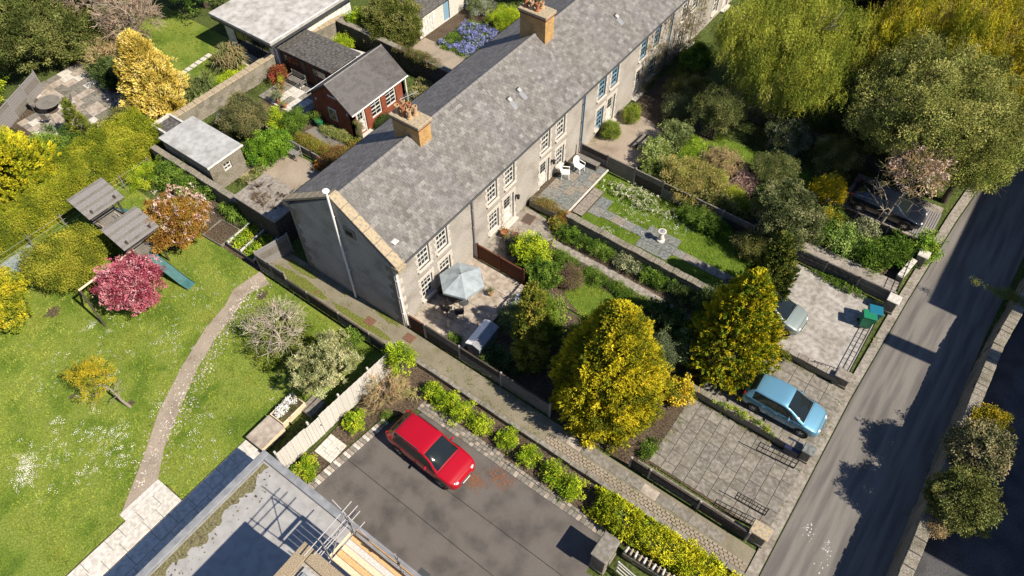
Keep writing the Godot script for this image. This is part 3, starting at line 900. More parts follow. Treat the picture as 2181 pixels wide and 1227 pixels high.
	ground("path", pts([8.2, -16.4, 9.0, -16.2, 8.9, -12.6, 8.2, -12.4]), 0.03, M.old_wood)
	ground("soil", pts([18.3, -22.0, 28, -22.0, 28, -7.6, 18.3, -7.6]), 0.006, M.soil)
	ground("path", rect(18.5, -17.0, 21.6, -7.8), 0.016, M.gravel)

# ---------------------------------------------------------------- the terrace
var EAVE := 5.1
var RIDGE := 7.62
var MIDZ := -3.6
var BACK := -7.45

# single slates on a slope: corner o (bottom left), u along the eaves, s up the slope
func slates(parent: Node, o: Vector3, u: Vector3, s: Vector3, wide: float, high: float, sw: float, ex: float, single: int, sd: int, tones: Array):
	var r := RandomNumberGenerator.new()
	r.seed = sd
	var nrm := s.cross(u).normalized()
	if nrm.y < 0.0: nrm = -nrm
	var list := []
	var rows := int(ceil(high / ex))
	for j in rows:
		var p := -sw * 0.5 * (j % 2)
		while p < wide - 0.02:
			var a := maxf(p, 0.0); var b := minf(p + sw, wide)
			if b - a > 0.06: list.append([a, b, j])
			p += sw
	var bs0 := Basis(u, nrm, u.cross(nrm)).orthonormalized()
	var zdir := bs0.z
	if zdir.dot(s) > 0.0: bs0 = Basis(-u, nrm, (-u).cross(nrm)).orthonormalized()
	var at := []
	for q in list:
		var c: Vector3 = parent.global_position + o + u * (q[0] + q[1]) * 0.5 + s * (q[2] + 0.5) * ex
		at.append([c.distance_squared_to(CAM), q])
	at.sort_custom(func(x, y): return x[0] < y[0])
	var rest := MB.new()
	var tone_rgb := [[.17, .166, .17], [.21, .205, .209], [.235, .229, .233], [.19, .182, .181], [.275, .268, .27], [.18, .174, .178], [.095, .09, .092], [.115, .11, .112]]
	for i in at.size():
		var q = at[i][1]
		var w: float = q[1] - q[0] - 0.008
		var len := minf(ex * 1.3, high - q[2] * ex + 0.02)
		var turn := r.randfn(0, 0.012)
		var bs := bs0 * Basis(Vector3.UP, turn) * Basis(Vector3.RIGHT, -0.045 - r.randf_range(0, .02))
		var c = o + u * (q[0] + q[1]) * 0.5 + s * (q[2] * ex + len * 0.5 - 0.02) + nrm * (0.016 + r.randf_range(0, .006))
		var k: int = tones[r.randi() % tones.size()]
		if i < single:
			var m := put(parent, "slate", block(Vector3(snappedf(w, 0.02), 0.016, snappedf(len, 0.02)), 0.0), M["slate%d" % k])
			m.transform = Transform3D(bs, c)
		else:
			var t := r.randf_range(0.9, 1.1)
			rest.col = Color(tone_rgb[k][0] * t, tone_rgb[k][1] * t, tone_rgb[k][2] * t)
			rest.box(c, Vector3(w, 0.016, len), bs)
	if rest.v.size() > 0:
		var sm := put(parent, "slates", rest.mesh(), M.slate_rest)
		sm.set_meta("kind", "stuff")

# a sash window with stone surround in an opening; local frame: x along the wall, y up, z outwards
func sash(parent: Node, x: float, y: float, w: float, h: float, rows := 4, cols := 3, trim: Material = null, surround := true):
	var f := MB.new()
	var d := -0.13
	f.box(Vector3(x + w * .5, y + h - .04, d), Vector3(w, .08, .07)); f.box(Vector3(x + w * .5, y + .045, d), Vector3(w, .09, .07))
	f.box(Vector3(x + .04, y + h * .5, d), Vector3(.08, h - .17, .07)); f.box(Vector3(x + w - .04, y + h * .5, d), Vector3(.08, h - .17, .07))
	f.box(Vector3(x + w * .5, y + h * .5, d + .01), Vector3(w - .16, .06, .05))
	var win := put(parent, "window", f.mesh(), M.white_paint if trim == null else trim)
	var b := MB.new()
	for i in range(1, cols): b.box(Vector3(x + .08 + (w - .16) * i / cols, y + h * .5, d + .002), Vector3(.035, h - .18, .035))
	for j in range(1, rows):
		if j * 2 != rows: b.box(Vector3(x + w * .5, y + .09 + (h - .17) * j / rows, d), Vector3(w - .165, .035, .035))
	put(win, "glazing_bars", b.mesh(), M.white_paint if trim == null else trim)
	for i in cols:
		for j in rows:
			bx(win, "pane", Vector3((w - .16) / cols - .03, (h - .17) / rows - .03, 0.012), Vector3(x + .08 + (w - .16) * (i + .5) / cols, y + .09 + (h - .17) * (j + .5) / rows, d - .012), M.glass, 0.0, 0.0)
	if surround:
		bx(win, "sill", Vector3(w + .24, .12, .2), Vector3(x + w * .5, y - .06, .02), M.dressing)
		bx(win, "lintel", Vector3(w + .4, .24, .06), Vector3(x + w * .5, y + h + .12, .0), M.dressing)
		for j in 5:
			var e := .22 if j % 2 == 0 else .12
			for sgn in [0, 1]:
				bx(win, "quoin", Vector3(e, h / 5 - .012, .05), Vector3(x - e * .5 if sgn == 0 else x + w + e * .5, y + h * (j + .5) / 5, .002), M.dressing)
	return win

func panel_door(parent: Node, x: float, y: float, w: float, h: float, m: Material, surround := true):
	var f := MB.new()
	f.box(Vector3(x + .05, y + h * .5, -.14), Vector3(.1, h, .08)); f.box(Vector3(x + w - .05, y + h * .5, -.14), Vector3(.1, h, .08)); f.box(Vector3(x + w * .5, y + h - .05, -.14), Vector3(w - .2, .1, .08))
	var fr := put(parent, "door", f.mesh(), M.white_paint)
	bx(fr, "door_leaf", Vector3(w - .22, h - .12, .05), Vector3(x + w * .5, y + h * .5 - .04, -.16), m)
	for i in 2:
		for j in 3:
			bx(fr, "pane", Vector3((w - .4) * .5 - .03, .22, .02), Vector3(x + w * .5 + (i - .5) * (w - .4) * .5, y + h * .62 + j * .26, -.134), M.glass, 0, 0.0)
	bx(fr, "lower_panel", Vector3(w - .42, h * .36, .02), Vector3(x + w * .5, y + h * .27, -.13), m)
	bx(fr, "handle", Vector3(.03, .14, .05), Vector3(x + w - .2, y + h * .48, -.11), M.black_metal)
	bx(fr, "doorstep", Vector3(w + .3, .12, .35), Vector3(x + w * .5, y - .03, .15), M.dressing)
	if surround:
		bx(fr, "lintel", Vector3(w + .4, .26, .06), Vector3(x + w * .5, y + h + .13, .0), M.dressing)
		for j in 7:
			var e := .22 if j % 2 == 0 else .12
			for sgn in [0, 1]:
				bx(fr, "quoin", Vector3(e, h / 7 - .012, .05), Vector3(x - e * .5 if sgn == 0 else x + w + e * .5, y + h * (j + .5) / 7, .002), M.dressing)

func cottage(x0: float, x1: float, label: String, ups: Array, lows: Array, door: float, trim: Material, pipe: Material, singles: int, sd: int):
	var w := x1 - x0
	var t := thing("terraced_cottage", label, "house", Vector3(x0, 0, 0), 0.0, "stone cottages of the terrace")
	var holes := []
	for x in ups: holes.append(Rect2(x - x0 - .45, 3.05, .9, 1.55))
	for x in lows: holes.append(Rect2(x - x0 - .45, .55, .9, 1.6))
	if door > 0.0: holes.append(Rect2(door - x0 - .5, .05, 1.0, 2.2))
	var k := MB.new()
	k.wall(w, EAVE - .05, .45, holes)
	put(t, "front_wall", k.mesh(), M.stone)
	for x in ups: sash(t, x - x0 - .45, 3.05, .9, 1.55, 4, 3, trim)
	for x in lows: sash(t, x - x0 - .45, .55, .9, 1.6, 4, 3, trim)
	if door > 0.0: panel_door(t, door - x0 - .5, .05, 1.0, 2.2, M.cream_door)
	var b := MB.new()
	b.box(Vector3(w * .5, (EAVE - .05) * .5, BACK + .225), Vector3(w, EAVE - .05, .45))
	put(t, "back_wall", b.mesh(), M.stone)
	# room floors behind the windows keep the sky from shining through
	var fl := MB.new()
	fl.box(Vector3(w * .5, 2.6, MIDZ - .1), Vector3(w - .02, .25, 6.2)); fl.box(Vector3(w * .5, EAVE - .25, MIDZ - .1), Vector3(w - .02, .2, 6.2)); fl.box(Vector3(w * .5, .02, MIDZ - .1), Vector3(w - .02, .1, 6.2))
	put(t, "floors", fl.mesh(), M.dark_wood)
	# roof: boards under the slates, then slates, ridge tiles, gutters
	var f0 := Vector3(0, EAVE, .28); var rg := Vector3(0, RIDGE, MIDZ); var b0 := Vector3(0, EAVE, BACK - .28)
	var deck := MB.new()
	for e in [f0, b0]:
		var n: Vector3 = (rg - e).cross(Vector3.RIGHT).normalized()
		if n.y < 0: n = -n
		deck.quad(e, e + Vector3(w, 0, 0), rg + Vector3(w, 0, 0), rg, n)
		deck.quad(e - n * .08, e + Vector3(w, 0, 0) - n * .08, rg + Vector3(w, 0, 0) - n * .08, rg - n * .08, -n)
		deck.quad(e, e + Vector3(w, 0, 0), e + Vector3(w, 0, 0) - n * .08, e - n * .08, e - rg)
	var roof := put(t, "roof", deck.mesh(), M.slate0)
	var up := (rg - f0)
	slates(t, f0, Vector3.RIGHT, up.normalized(), w, up.length(), .27, .205, singles, sd, [0, 1, 1, 2, 3, 4, 5, 2])
	var ub := (rg - b0)
	slates(t, b0, Vector3.RIGHT, ub.normalized(), w, ub.length(), .27, .205, 0, sd + 1, [0, 1, 1, 2, 3, 5])
	var nr := int(w / .46)
	for i in nr:
		var m := MB.new()
		m.tube([Vector3(w * (i + .02) / nr, RIDGE - .03, MIDZ), Vector3(w * (i + .98) / nr, RIDGE - .03, MIDZ)], [.13, .13], 8)
		put(roof, "ridge_tile", m.mesh(), M.ridge_tile)
	for z in [.33, BACK - .33]:
		var g := MB.new()
		g.tube([Vector3(0, EAVE - .06, z), Vector3(w, EAVE - .06, z)], [.055, .055], 8)
		put(t, "gutter", g.mesh(), pipe)
	return t

func pots(parent: Node, list: Array, y: float, sd: int):
	var r := RandomNumberGenerator.new()
	r.seed = sd
	for q in list:
		var h := r.randf_range(.35, .6)
		var k := MB.new()
		k.lathe([Vector2(.0, 0), Vector2(.16, 0), Vector2(.15, .08), Vector2(.12, .12), Vector2(.11, h - .1), Vector2(.145, h - .08), Vector2(.14, h), Vector2(.10, h), Vector2(.095, h - .25), Vector2(0, h - .26)], 14)
		put(parent, "chimney_pot", k.mesh(), [M.pot_dark, M.pot_buff, M.pot_buff, M.terracotta][r.randi() % 4], Vector3(q[0], y, q[1]))

func chimney(x0: float, top: float, label: String, aerial: bool, sd: int):
	var t := thing("chimney_stack", label, "chimney", Vector3(x0, 6.3, 0))
	var w := .92
	var z0 := -4.75; var z1 := -2.88
	var zc := (z0 + z1) * .5
	bx(t, "stack", Vector3(w, top - 6.3 - .35, z1 - z0), Vector3(w * .5, (top - 6.3 - .35) * .5, zc), M.buff_brick)
	bx(t, "red_course", Vector3(w + .1, .12, z1 - z0 + .1), Vector3(w * .5, top - 6.3 - .29, zc), M.red_brick)
	bx(t, "cap", Vector3(w + .2, .2, z1 - z0 + .2), Vector3(w * .5, top - 6.3 - .13, zc), M.coping, 0, .03)
	bx(t, "flashing", Vector3(w + .12, .5, .05), Vector3(w * .5, .62, z1 + .02), M.lead)
	var list := []
	for i in 3:
		list.append([w * .28, z0 + .25 + i * .42]); list.append([w * .72, z0 + .3 + i * .42])
	pots(t, list, top - 6.3 - .03, sd)
	if aerial:
		var a := MB.new()
		a.tube([Vector3(w + .03, .9, zc - .5), Vector3(w + .03, top - 6.3 + .9, zc - .5)], [.02, .02], 6)
		a.tube([Vector3(w - .5, top - 6.3 + .8, zc - .5), Vector3(w + .5, top - 6.3 + .8, zc - .2)], [.014, .014], 6)
		for i in 7:
			a.bar(Vector3(w - .4 + i * .13, top - 6.3 + .8, zc - .72 + i * .04), Vector3(w - .4 + i * .13, top - 6.3 + .8, zc - .22 + i * .04), .012)
		put(t, "television_aerial", a.mesh(), M.grey_metal)

func pipe(label: String, x: float, m: Material, z := .12, low := 0.0):
	var t := thing("downpipe", label, "downpipe", Vector3(x, low, z))
	pole(t, "pipe", Vector3(0, 0, 0), Vector3(0, EAVE - .15 - low, 0), .055, m)
	for y in [1.2, 2.6, 4.0]:
		bx(t, "bracket", Vector3(.16, .06, .1), Vector3(0, y - low, -.02), m)
	pole(t, "swan_neck", Vector3(0, EAVE - .16 - low, 0), Vector3(0, EAVE - .06 - low, .2), .05, m)

func build_terrace():
	var w = M.white_paint
	solid("blue_window", .20, .34, .46, .5)
	cottage(0.45, 6.2, "end cottage of the stone terrace beside the alley, dark gable wall and grey slate roof", [2.2, 3.7], [2.15, 3.72], -1.0, w, M.dark_grey, 300, 101)
	cottage(6.2, 11.62, "second stone cottage from the gable end, white door left of its patio", [8.12, 9.8], [8.2], 9.65, w, M.dark_grey, 300, 103)
	cottage(11.62, 17.35, "third stone cottage from the gable end, behind the two white chairs", [13.42, 15.05], [15.1], 13.4, w, M.dark_grey, 300, 105)
	cottage(17.35, 22.95, "fourth stone cottage, between the two blue downpipes with pale blue window frames", [19.8, 21.35], [19.85], 21.25, M.blue_window, M.dark_grey, 300, 107)
	cottage(22.95, 28.75, "fifth stone cottage, partly grown over by a climber", [25.1, 26.95], [26.85], 25.0, M.blue_window, M.dark_grey, 160, 109)
	cottage(28.75, 34.6, "sixth stone cottage in the shade of the willow", [31.0, 32.6], [31.0], 32.7, w, M.dark_grey, 100, 111)
	cottage(34.6, 44.0, "farthest stone cottage of the terrace at the upper edge of view", [37.0, 39.0], [37.0], 39.0, w, M.dark_grey, 60, 113)
	# gable end: part of the end cottage
	var t := get_node("terraced_cottage")
	var g := MB.new()
	g.prism(pts([0.0, 0.0, -BACK, 0.0, -BACK, EAVE - .1, -MIDZ, RIDGE + .05, 0.0, EAVE - .1]), 0.0, .45)
	# turn the prism so that its x runs to -z and its depth to +x
	var gw := put(t, "gable_wall", g.mesh(), M.stone, Vector3(-.45, 0, 0))
	gw.rotation.y = PI * .5
	var r := RandomNumberGenerator.new()
	r.seed = 3
	var f0 := Vector3(-.2, EAVE + .08, .3); var rg := Vector3(-.2, RIDGE + .22, MIDZ); var b0 := Vector3(-.2, EAVE + .08, BACK - .3)
	for e in [f0, b0]:
		var d: Vector3 = rg - e
		var n := 6
		for i in n:
			var o := put(t, "coping_stone", block(Vector3(.56, .14, d.length() / n - .012), .02), M.coping)
			var z := d.normalized()
			o.transform = Transform3D(Basis(Vector3.UP.cross(z).normalized(), z.cross(Vector3.UP.cross(z).normalized()), z), e + d * (i + .5) / n)
	for z in [.22, BACK - .22]:
		bx(t, "kneeler", Vector3(.6, .34, .5), Vector3(-.2, EAVE - .12, z), M.coping, 0, .03)
	for j in 13:
		var e := .5 if j % 2 == 0 else .28
		bx(t, "corner_quoin", Vector3(.03, .36, e), Vector3(-.458, .2 + j * .375, .004 - e * .5), M.rubble, 0, .01)
		bx(t, "corner_quoin", Vector3(.52 if j % 2 == 1 else .3, .36, .03), Vector3(-.466 + (.26 if j % 2 == 1 else .15), .2 + j * .375, .008), M.dressing, 0, .01)
		bx(t, "corner_quoin", Vector3(.03, .36, e), Vector3(-.458, .2 + j * .375, BACK + e * .5), M.rubble, 0, .01)
	var v := put(t, "attic_vent", block(Vector3(.1, .62, .8), .02), M.rubble, Vector3(-.46, 5.85, -2.7))
	bx(v, "vent_opening", Vector3(.06, .36, .5), Vector3(-.03, 0, 0), M.rubber, 0, .0)
	bx(t, "roof_repair", Vector3(.34, .03, .3), Vector3(.5, 5.75, -.55), M.white_paint)
	chimney(5.85, 8.6, "buff brick chimney with television aerial near the gable end", true, 5)
	chimney(17.32, 9.05, "taller buff brick chimney with clay pots, farther along the ridge", false, 9)
	chimney(34.1, 9.05, "farthest brick chimney on the terrace ridge", false, 12)
	pipe("white drainpipe at the front corner of the gable end", 0.06, M.white_plastic, .1)
	pipe("grey downpipe between the first and second cottages", 6.25, M.grey_metal)
	pipe("blue downpipe where the garden fence meets the terrace", 17.5, M.blue_paint)
	pipe("blue downpipe beside the climber on the shaded terrace front", 28.85, M.blue_paint)
	# tall vent pipe on the gable
	var p := thing("vent_pipe", "tall white vent pipe running up the dark gable wall", "pipe", Vector3(-.12, 0, -3.55))
	pole(p, "pipe", Vector3(0, 0, 0), Vector3(0, 8.3, 0), .06, M.white_plastic, 10)
	var ring := MB.new()
	ring.lathe([Vector2(.06, -.05), Vector2(.16, -.04), Vector2(.18, .0), Vector2(.16, .04), Vector2(.07, .05), Vector2(.06, -.05)], 18, Vector3(0, 8.36, 0))
	put(p, "cowl", ring.mesh(), M.white_plastic)
	for y in [1.0, 2.4, 3.8, 5.2, 6.6]:
		bx(p, "bracket", Vector3(.16, .05, .16), Vector3(.04, y, 0), M.white_plastic)
	# small roof openings
	for q in [[12.4, -1.85, "white roof ventilator on the slates above the third cottage"], [13.4, -1.9, "pale roof ventilator right of the other above the third cottage"], [23.6, -1.5, "white roof ventilator on the slates above the fifth cottage"]]:
		var y: float = EAVE + (RIDGE - EAVE) * (.28 - q[1]) / (.28 - MIDZ)
		var rv := thing("roof_ventilator", q[2], "ventilator", Vector3(q[0], y + .03, q[1]))
		rv.rotation.x = 0.577
		bx(rv, "flashing", Vector3(.34, .02, .7), Vector3(0, .02, .2), M.lead)
		bx(rv, "hood", Vector3(.26, .12, .24), Vector3(0, .08, -.1), M.pale_felt)
		bx(rv, "opening", Vector3(.24, .08, .04), Vector3(0, .09, -.27), M.rubber, 0, 0)
	# climber on the fifth and sixth cottages
	var cl := thing("wall_climber", "bare brown climber clinging to the shaded terrace front", "climber", Vector3(26.5, 0, .1))
	var xf := []
	r.seed = 6
	for i in 420:
		var x := r.randf_range(-1.6, 8.5)
		var y := r.randf_range(0.1, 4.8)
		if sin(x * 1.7) * 1.4 + 2.9 < y and r.randf() < .75: continue
		xf.append(Transform3D(basis_z(Vector3(r.randfn(0, .5), 1, .3), r.randf() * TAU).scaled(Vector3.ONE * r.randf_range(.6, 1.1)), Vector3(x, y, r.randf_range(0.02, .16))))
	scatter(cl, "stems", "twig", xf, [Color(.10, .08, .05), Color(.15, .12, .08), Color(.2, .17, .12)], 41)
	var xl := []
	for i in 160:
		xl.append(Transform3D(basis_z(Vector3(r.randfn(0, .5), .5, 1), r.randf() * TAU).scaled(Vector3.ONE * r.randf_range(.4, .8)), Vector3(r.randf_range(-1.5, 8), r.randf_range(.1, 4.0), r.randf_range(.05, .2))))
	scatter(cl, "leaves", "fine", xl, olive, 42)

# ---------------------------------------------------------------- buildings behind the terrace
func gutter_bar(parent: Node, a: Vector3, b: Vector3, m: Material, called := "gutter"):
	var k := MB.new()
	k.tube([a, b], [.05, .05], 8)
	put(parent, called, k.mesh(), m)

func build_rear_buildings():
	var r := RandomNumberGenerator.new()
	# red brick garden house: x 9.75..14.9, z -16.6..-12.95
	var t := thing("garden_house", "small red brick garden house with grey tiled roof behind the terrace", "garden house", Vector3(9.75, 0, -12.95))
	var L := 5.1; var D := 3.75; var E := 2.25; var R := 3.75
	var k := MB.new()
	k.wall(L, E, .25, [Rect2(.35, .02, .85, 2.0), Rect2(1.75, .55, 1.0, 1.35), Rect2(3.2, .55, 1.0, 1.35)])
	put(t, "front_wall", k.mesh(), M.red_brick)
	k = MB.new()
	k.prism(pts([0, 0, D, 0, D, E, D * .5, R - .12, 0, E]), 0, .25)
	var gw := put(t, "gable_wall", k.mesh(), M.red_brick, Vector3(0, 0, 0)); gw.rotation.y = PI * .5
	var gw2 := put(t, "gable_wall", k.mesh(), M.red_brick, Vector3(L - .25, 0, 0)); gw2.rotation.y = PI * .5
	k = MB.new()
	k.box(Vector3(L * .5, E * .5, -D + .125), Vector3(L - .52, E, .25)); put(t, "back_wall", k.mesh(), M.red_brick)
	panel_door(t, .35, .02, .85, 2.0, M.white_paint, false)
	sash(t, 1.75, .55, 1.0, 1.35, 4, 2, null, false); sash(t, 3.2, .55, 1.0, 1.35, 4, 2, null, false)
	var side := Node3D.new()
	side.name = "gable_window"; t.add_child(side); side.position = Vector3(0, 0, 0); side.rotation.y = -PI * .5
	bx(side, "window_frame", Vector3(.75, .95, .06), Vector3(-1.9, 1.25, .02), M.white_paint)
	bx(side, "pane", Vector3(.58, .78, .04), Vector3(-1.9, 1.25, .045), M.glass, 0, 0)
	bx(side, "apex_board", Vector3(1.3, .1, .05), Vector3(-1.35, R - .95, .03), M.white_paint)
	for z in [-.35, -3.3]: bx(side, "lamp", Vector3(.12, .18, .1), Vector3(z, 1.95, .05), M.white_paint)
	var f0 := Vector3(-.2, E - .08, .22); var b0 := Vector3(-.2, E - .08, -D - .22); var rg := Vector3(-.2, R, -D * .5)
	var W := L + .4
	var deck := MB.new()
	for e in [f0, b0]:
		var n: Vector3 = (rg - e).cross(Vector3.RIGHT).normalized()
		if n.y < 0: n = -n
		deck.quad(e, e + Vector3(W, 0, 0), rg + Vector3(W, 0, 0), rg, n); deck.quad(e - n * .09, e + Vector3(W, 0, 0) - n * .09, rg + Vector3(W, 0, 0) - n * .09, rg - n * .09, -n)
		for x in [0.0, W]: deck.quad(e + Vector3(x, 0, 0), rg + Vector3(x, 0, 0), rg + Vector3(x, 0, 0) - n * .09, e + Vector3(x, 0, 0) - n * .09, Vector3(x - 1, 0, 0))
	put(t, "roof", deck.mesh(), M.felt)
	slates(t, f0, Vector3.RIGHT, (rg - f0).normalized(), W, (rg - f0).length(), .3, .22, 150, 131, [6, 7, 7])
	slates(t, b0, Vector3.RIGHT, (rg - b0).normalized(), W, (rg - b0).length(), .3, .22, 0, 132, [6, 7])
	gutter_bar(t, f0 + Vector3(0, -.02, .05), f0 + Vector3(W, -.02, .05), M.white_plastic)
	gutter_bar(t, b0 + Vector3(0, -.02, -.05), b0 + Vector3(W, -.02, -.05), M.white_plastic)
	gutter_bar(t, Vector3(L + .05, 0, .1), Vector3(L + .05, E - .1, .1), M.white_plastic, "downpipe")
	gutter_bar(t, rg, rg + Vector3(W, 0, 0), M.ridge_tile, "ridge")
	# long low shed behind it
	t = thing("felt_roofed_shed", "long dark timber shed with mottled grey felt roof behind the garden house", "shed", Vector3(12.2, 0, -22.7))
	for q in [[Vector3(2.5, 2.05, .1), Vector3(1.25, 1.02, .05)], [Vector3(2.5, 2.2, .1), Vector3(1.25, 1.1, 5.35)], [Vector3(.1, 2.1, 5.2), Vector3(2.45, 1.05, 2.7)]]:
		bx(t, "wall", q[0], q[1], M.dark_wood)
	for i in 10:
		if i == 4: continue
		bx(t, "wall_board", Vector3(.08, 2.05, .5), Vector3(.04, 1.03, .35 + i * .52), M.dark_wood if i % 2 == 0 else M.red_wood)
	bx(t, "door", Vector3(.07, 1.8, .46), Vector3(.02, .92, .35 + 4 * .52), M.pot_dark)
	for i in 2: bx(t, "window", Vector3(.05, .55, 1.3), Vector3(-.02, 1.45, 1.2 + i * 2.9), M.glass)
	var rf := bx(t, "roof", Vector3(2.95, .08, 6.0), Vector3(1.25, 2.2, 2.7), M.felt)
	rf.rotation.x = -.03
	# stone store with pale flat roof
	t = thing("stone_store", "rough stone store with flat pale grey roof and small white window", "outbuilding", Vector3(.85, 0, -16.55))
	k = MB.new()
	k.wall(2.5, 2.1, .3, [Rect2(.95, 1.0, .6, .6)])
	put(t, "front_wall", k.mesh(), M.rubble)
	sash(t, .95, 1.0, .6, .6, 2, 2, null, false)
	for q in [[Vector3(.3, 2.1, 4.3), Vector3(.15, 1.05, -2.45)], [Vector3(.3, 2.1, 4.3), Vector3(2.35, 1.05, -2.45)], [Vector3(1.9, 2.1, .3), Vector3(1.25, 1.05, -4.45)]]: bx(t, "wall", q[0], q[1], M.rubble, 0, .02)
	bx(t, "roof", Vector3(2.75, .1, 4.85), Vector3(1.25, 2.16, -2.28), M.pale_felt)
	bx(t, "roof_edge", Vector3(2.8, .12, .06), Vector3(1.25, 2.14, .17), M.white_paint)
	# lower lean-to behind it
	t = thing("lean_to_store", "low lean-to with pale walls behind the stone store", "outbuilding", Vector3(1.4, 0, -23.1))
	for q in [[Vector3(1.5, 1.95, .15), Vector3(.75, .97, .07)], [Vector3(.15, 1.95, 1.5), Vector3(.07, .97, .92)], [Vector3(.15, 1.95, 1.5), Vector3(1.43, .97, .92)]]: bx(t, "wall", q[0], q[1], M.pale_slab0)
	bx(t, "roof", Vector3(1.2, .06, 1.5), Vector3(.75, 1.75, .92), M.felt)
	# annex at the back of the end cottage
	t = thing("rear_annex", "low stone annex with flat weathered roof behind the end cottage", "outbuilding", Vector3(.1, 0, -13.2))
	for q in [[Vector3(.35, 2.1, 3.5), Vector3(.17, 1.05, 1.75)], [Vector3(.35, 2.1, 3.5), Vector3(2.2, 1.05, 1.75)], [Vector3(1.66, 2.1, .3), Vector3(1.19, 1.05, .15)], [Vector3(1.66, 2.1, .3), Vector3(1.19, 1.05, 3.35)]]: bx(t, "wall", q[0], q[1], M.dark_rubble, 0, .03)
	bx(t, "roof", Vector3(2.5, .14, 3.6), Vector3(1.19, 2.17, 1.75), M.concrete, 0, .03)
	var xv := []
	r.seed = 61
	for i in 26: xv.append(Transform3D(basis_z(Vector3(r.randfn(), .05, r.randfn()), 0).scaled(Vector3.ONE * r.randf_range(.9, 1.5)), Vector3(r.randf_range(.3, 2.1), 2.26, r.randf_range(.4, 3.2))))
	scatter(t, "dead_creeper", "twig", xv, [Color(.07, .05, .03), Color(.11, .08, .05)], 43)
	# modern garden room, top of the picture
	t = thing("garden_room", "modern garden room with wide white flat roof and tall dark framed glazing", "garden room", Vector3(11.6, 0, -28.6))
	bx(t, "roof", Vector3(9.2, .24, 6.7), Vector3(4.3, 2.9, 3.1), M.white_roof, 0, .02)
	bx(t, "fascia", Vector3(9.1, .3, 6.6), Vector3(4.3, 2.68, 3.1), M.dark_grey, 0, 0)
	bx(t, "upper_parapet", Vector3(9.24, .05, .14), Vector3(4.3, 3.03, 6.4), M.white_paint)
	bx(t, "wall", Vector3(.25, 2.5, 1.0), Vector3(.5, 1.27, .7), M.white_paint)
	bx(t, "wall", Vector3(.25, 2.5, .45), Vector3(.5, 1.27, 5.35), M.white_paint)
	bx(t, "wall", Vector3(7.6, 2.5, .25), Vector3(4.3, 1.27, 5.7), M.white_paint)
	bx(t, "wall", Vector3(7.6, 2.5, .25), Vector3(4.3, 1.27, .35), M.white_paint)
	bx(t, "wall", Vector3(.25, 2.5, 5.0), Vector3(8.2, 1.27, 3.0), M.white_paint)
	bx(t, "floor", Vector3(8.4, .1, 5.7), Vector3(4.3, .06, 3.0), M.pale_slab0)
	for i in 4:
		var z := 1.2 + i * .98
		var p := bx(t, "glazed_door", Vector3(.05, 2.4, .94), Vector3(.46, 1.27, z + .49), M.glass, 0, 0)
		bx(p, "frame", Vector3(.1, 2.44, .08), Vector3(0, 0, -.49), M.dark_grey)
		bx(p, "rail", Vector3(.09, .1, .86), Vector3(0, -1.15, 0), M.dark_grey)
	bx(t, "deck", Vector3(1.1, .06, 5.6), Vector3(-.1, .03, 3.2), M.pale_slab1)
	bx(t, "roof_light", Vector3(1.6, .3, 1.5), Vector3(4.8, 3.1, 1.8), M.glass, 0, .03)
	bx(t, "roof_light_kerb", Vector3(1.8, .16, 1.7), Vector3(4.8, 3.05, 1.8), M.white_paint)
	# pale outhouse at the top edge
	t = thing("pale_outhouse", "whitewashed outhouse with slate roof and blue door at the upper edge", "outbuilding", Vector3(21.2, 0, -17.1))
	k = MB.new()
	k.wall(5.5, 2.0, .25, [Rect2(2.9, .05, .75, 1.7)])
	put(t, "front_wall", k.mesh(), M.lime_wash)
	bx(t, "wall", Vector3(.25, 2.0, 2.4), Vector3(.125, 1.0, -1.46), M.lime_wash)
	bx(t, "wall", Vector3(.25, 2.0, 2.4), Vector3(5.37, 1.0, -1.46), M.lime_wash)
	bx(t, "door", Vector3(.7, 1.65, .06), Vector3(3.27, .9, -.1), M.blue_window)
	for i in 5: bx(t, "stable_door_board", Vector3(.28, 1.5, .04), Vector3(.5 + i * .3, .85, .02), M.white_paint)
	rf = bx(t, "roof", Vector3(5.8, .1, 3.4), Vector3(2.75, 2.45, -1.35), M.felt)
	rf.rotation.x = .32

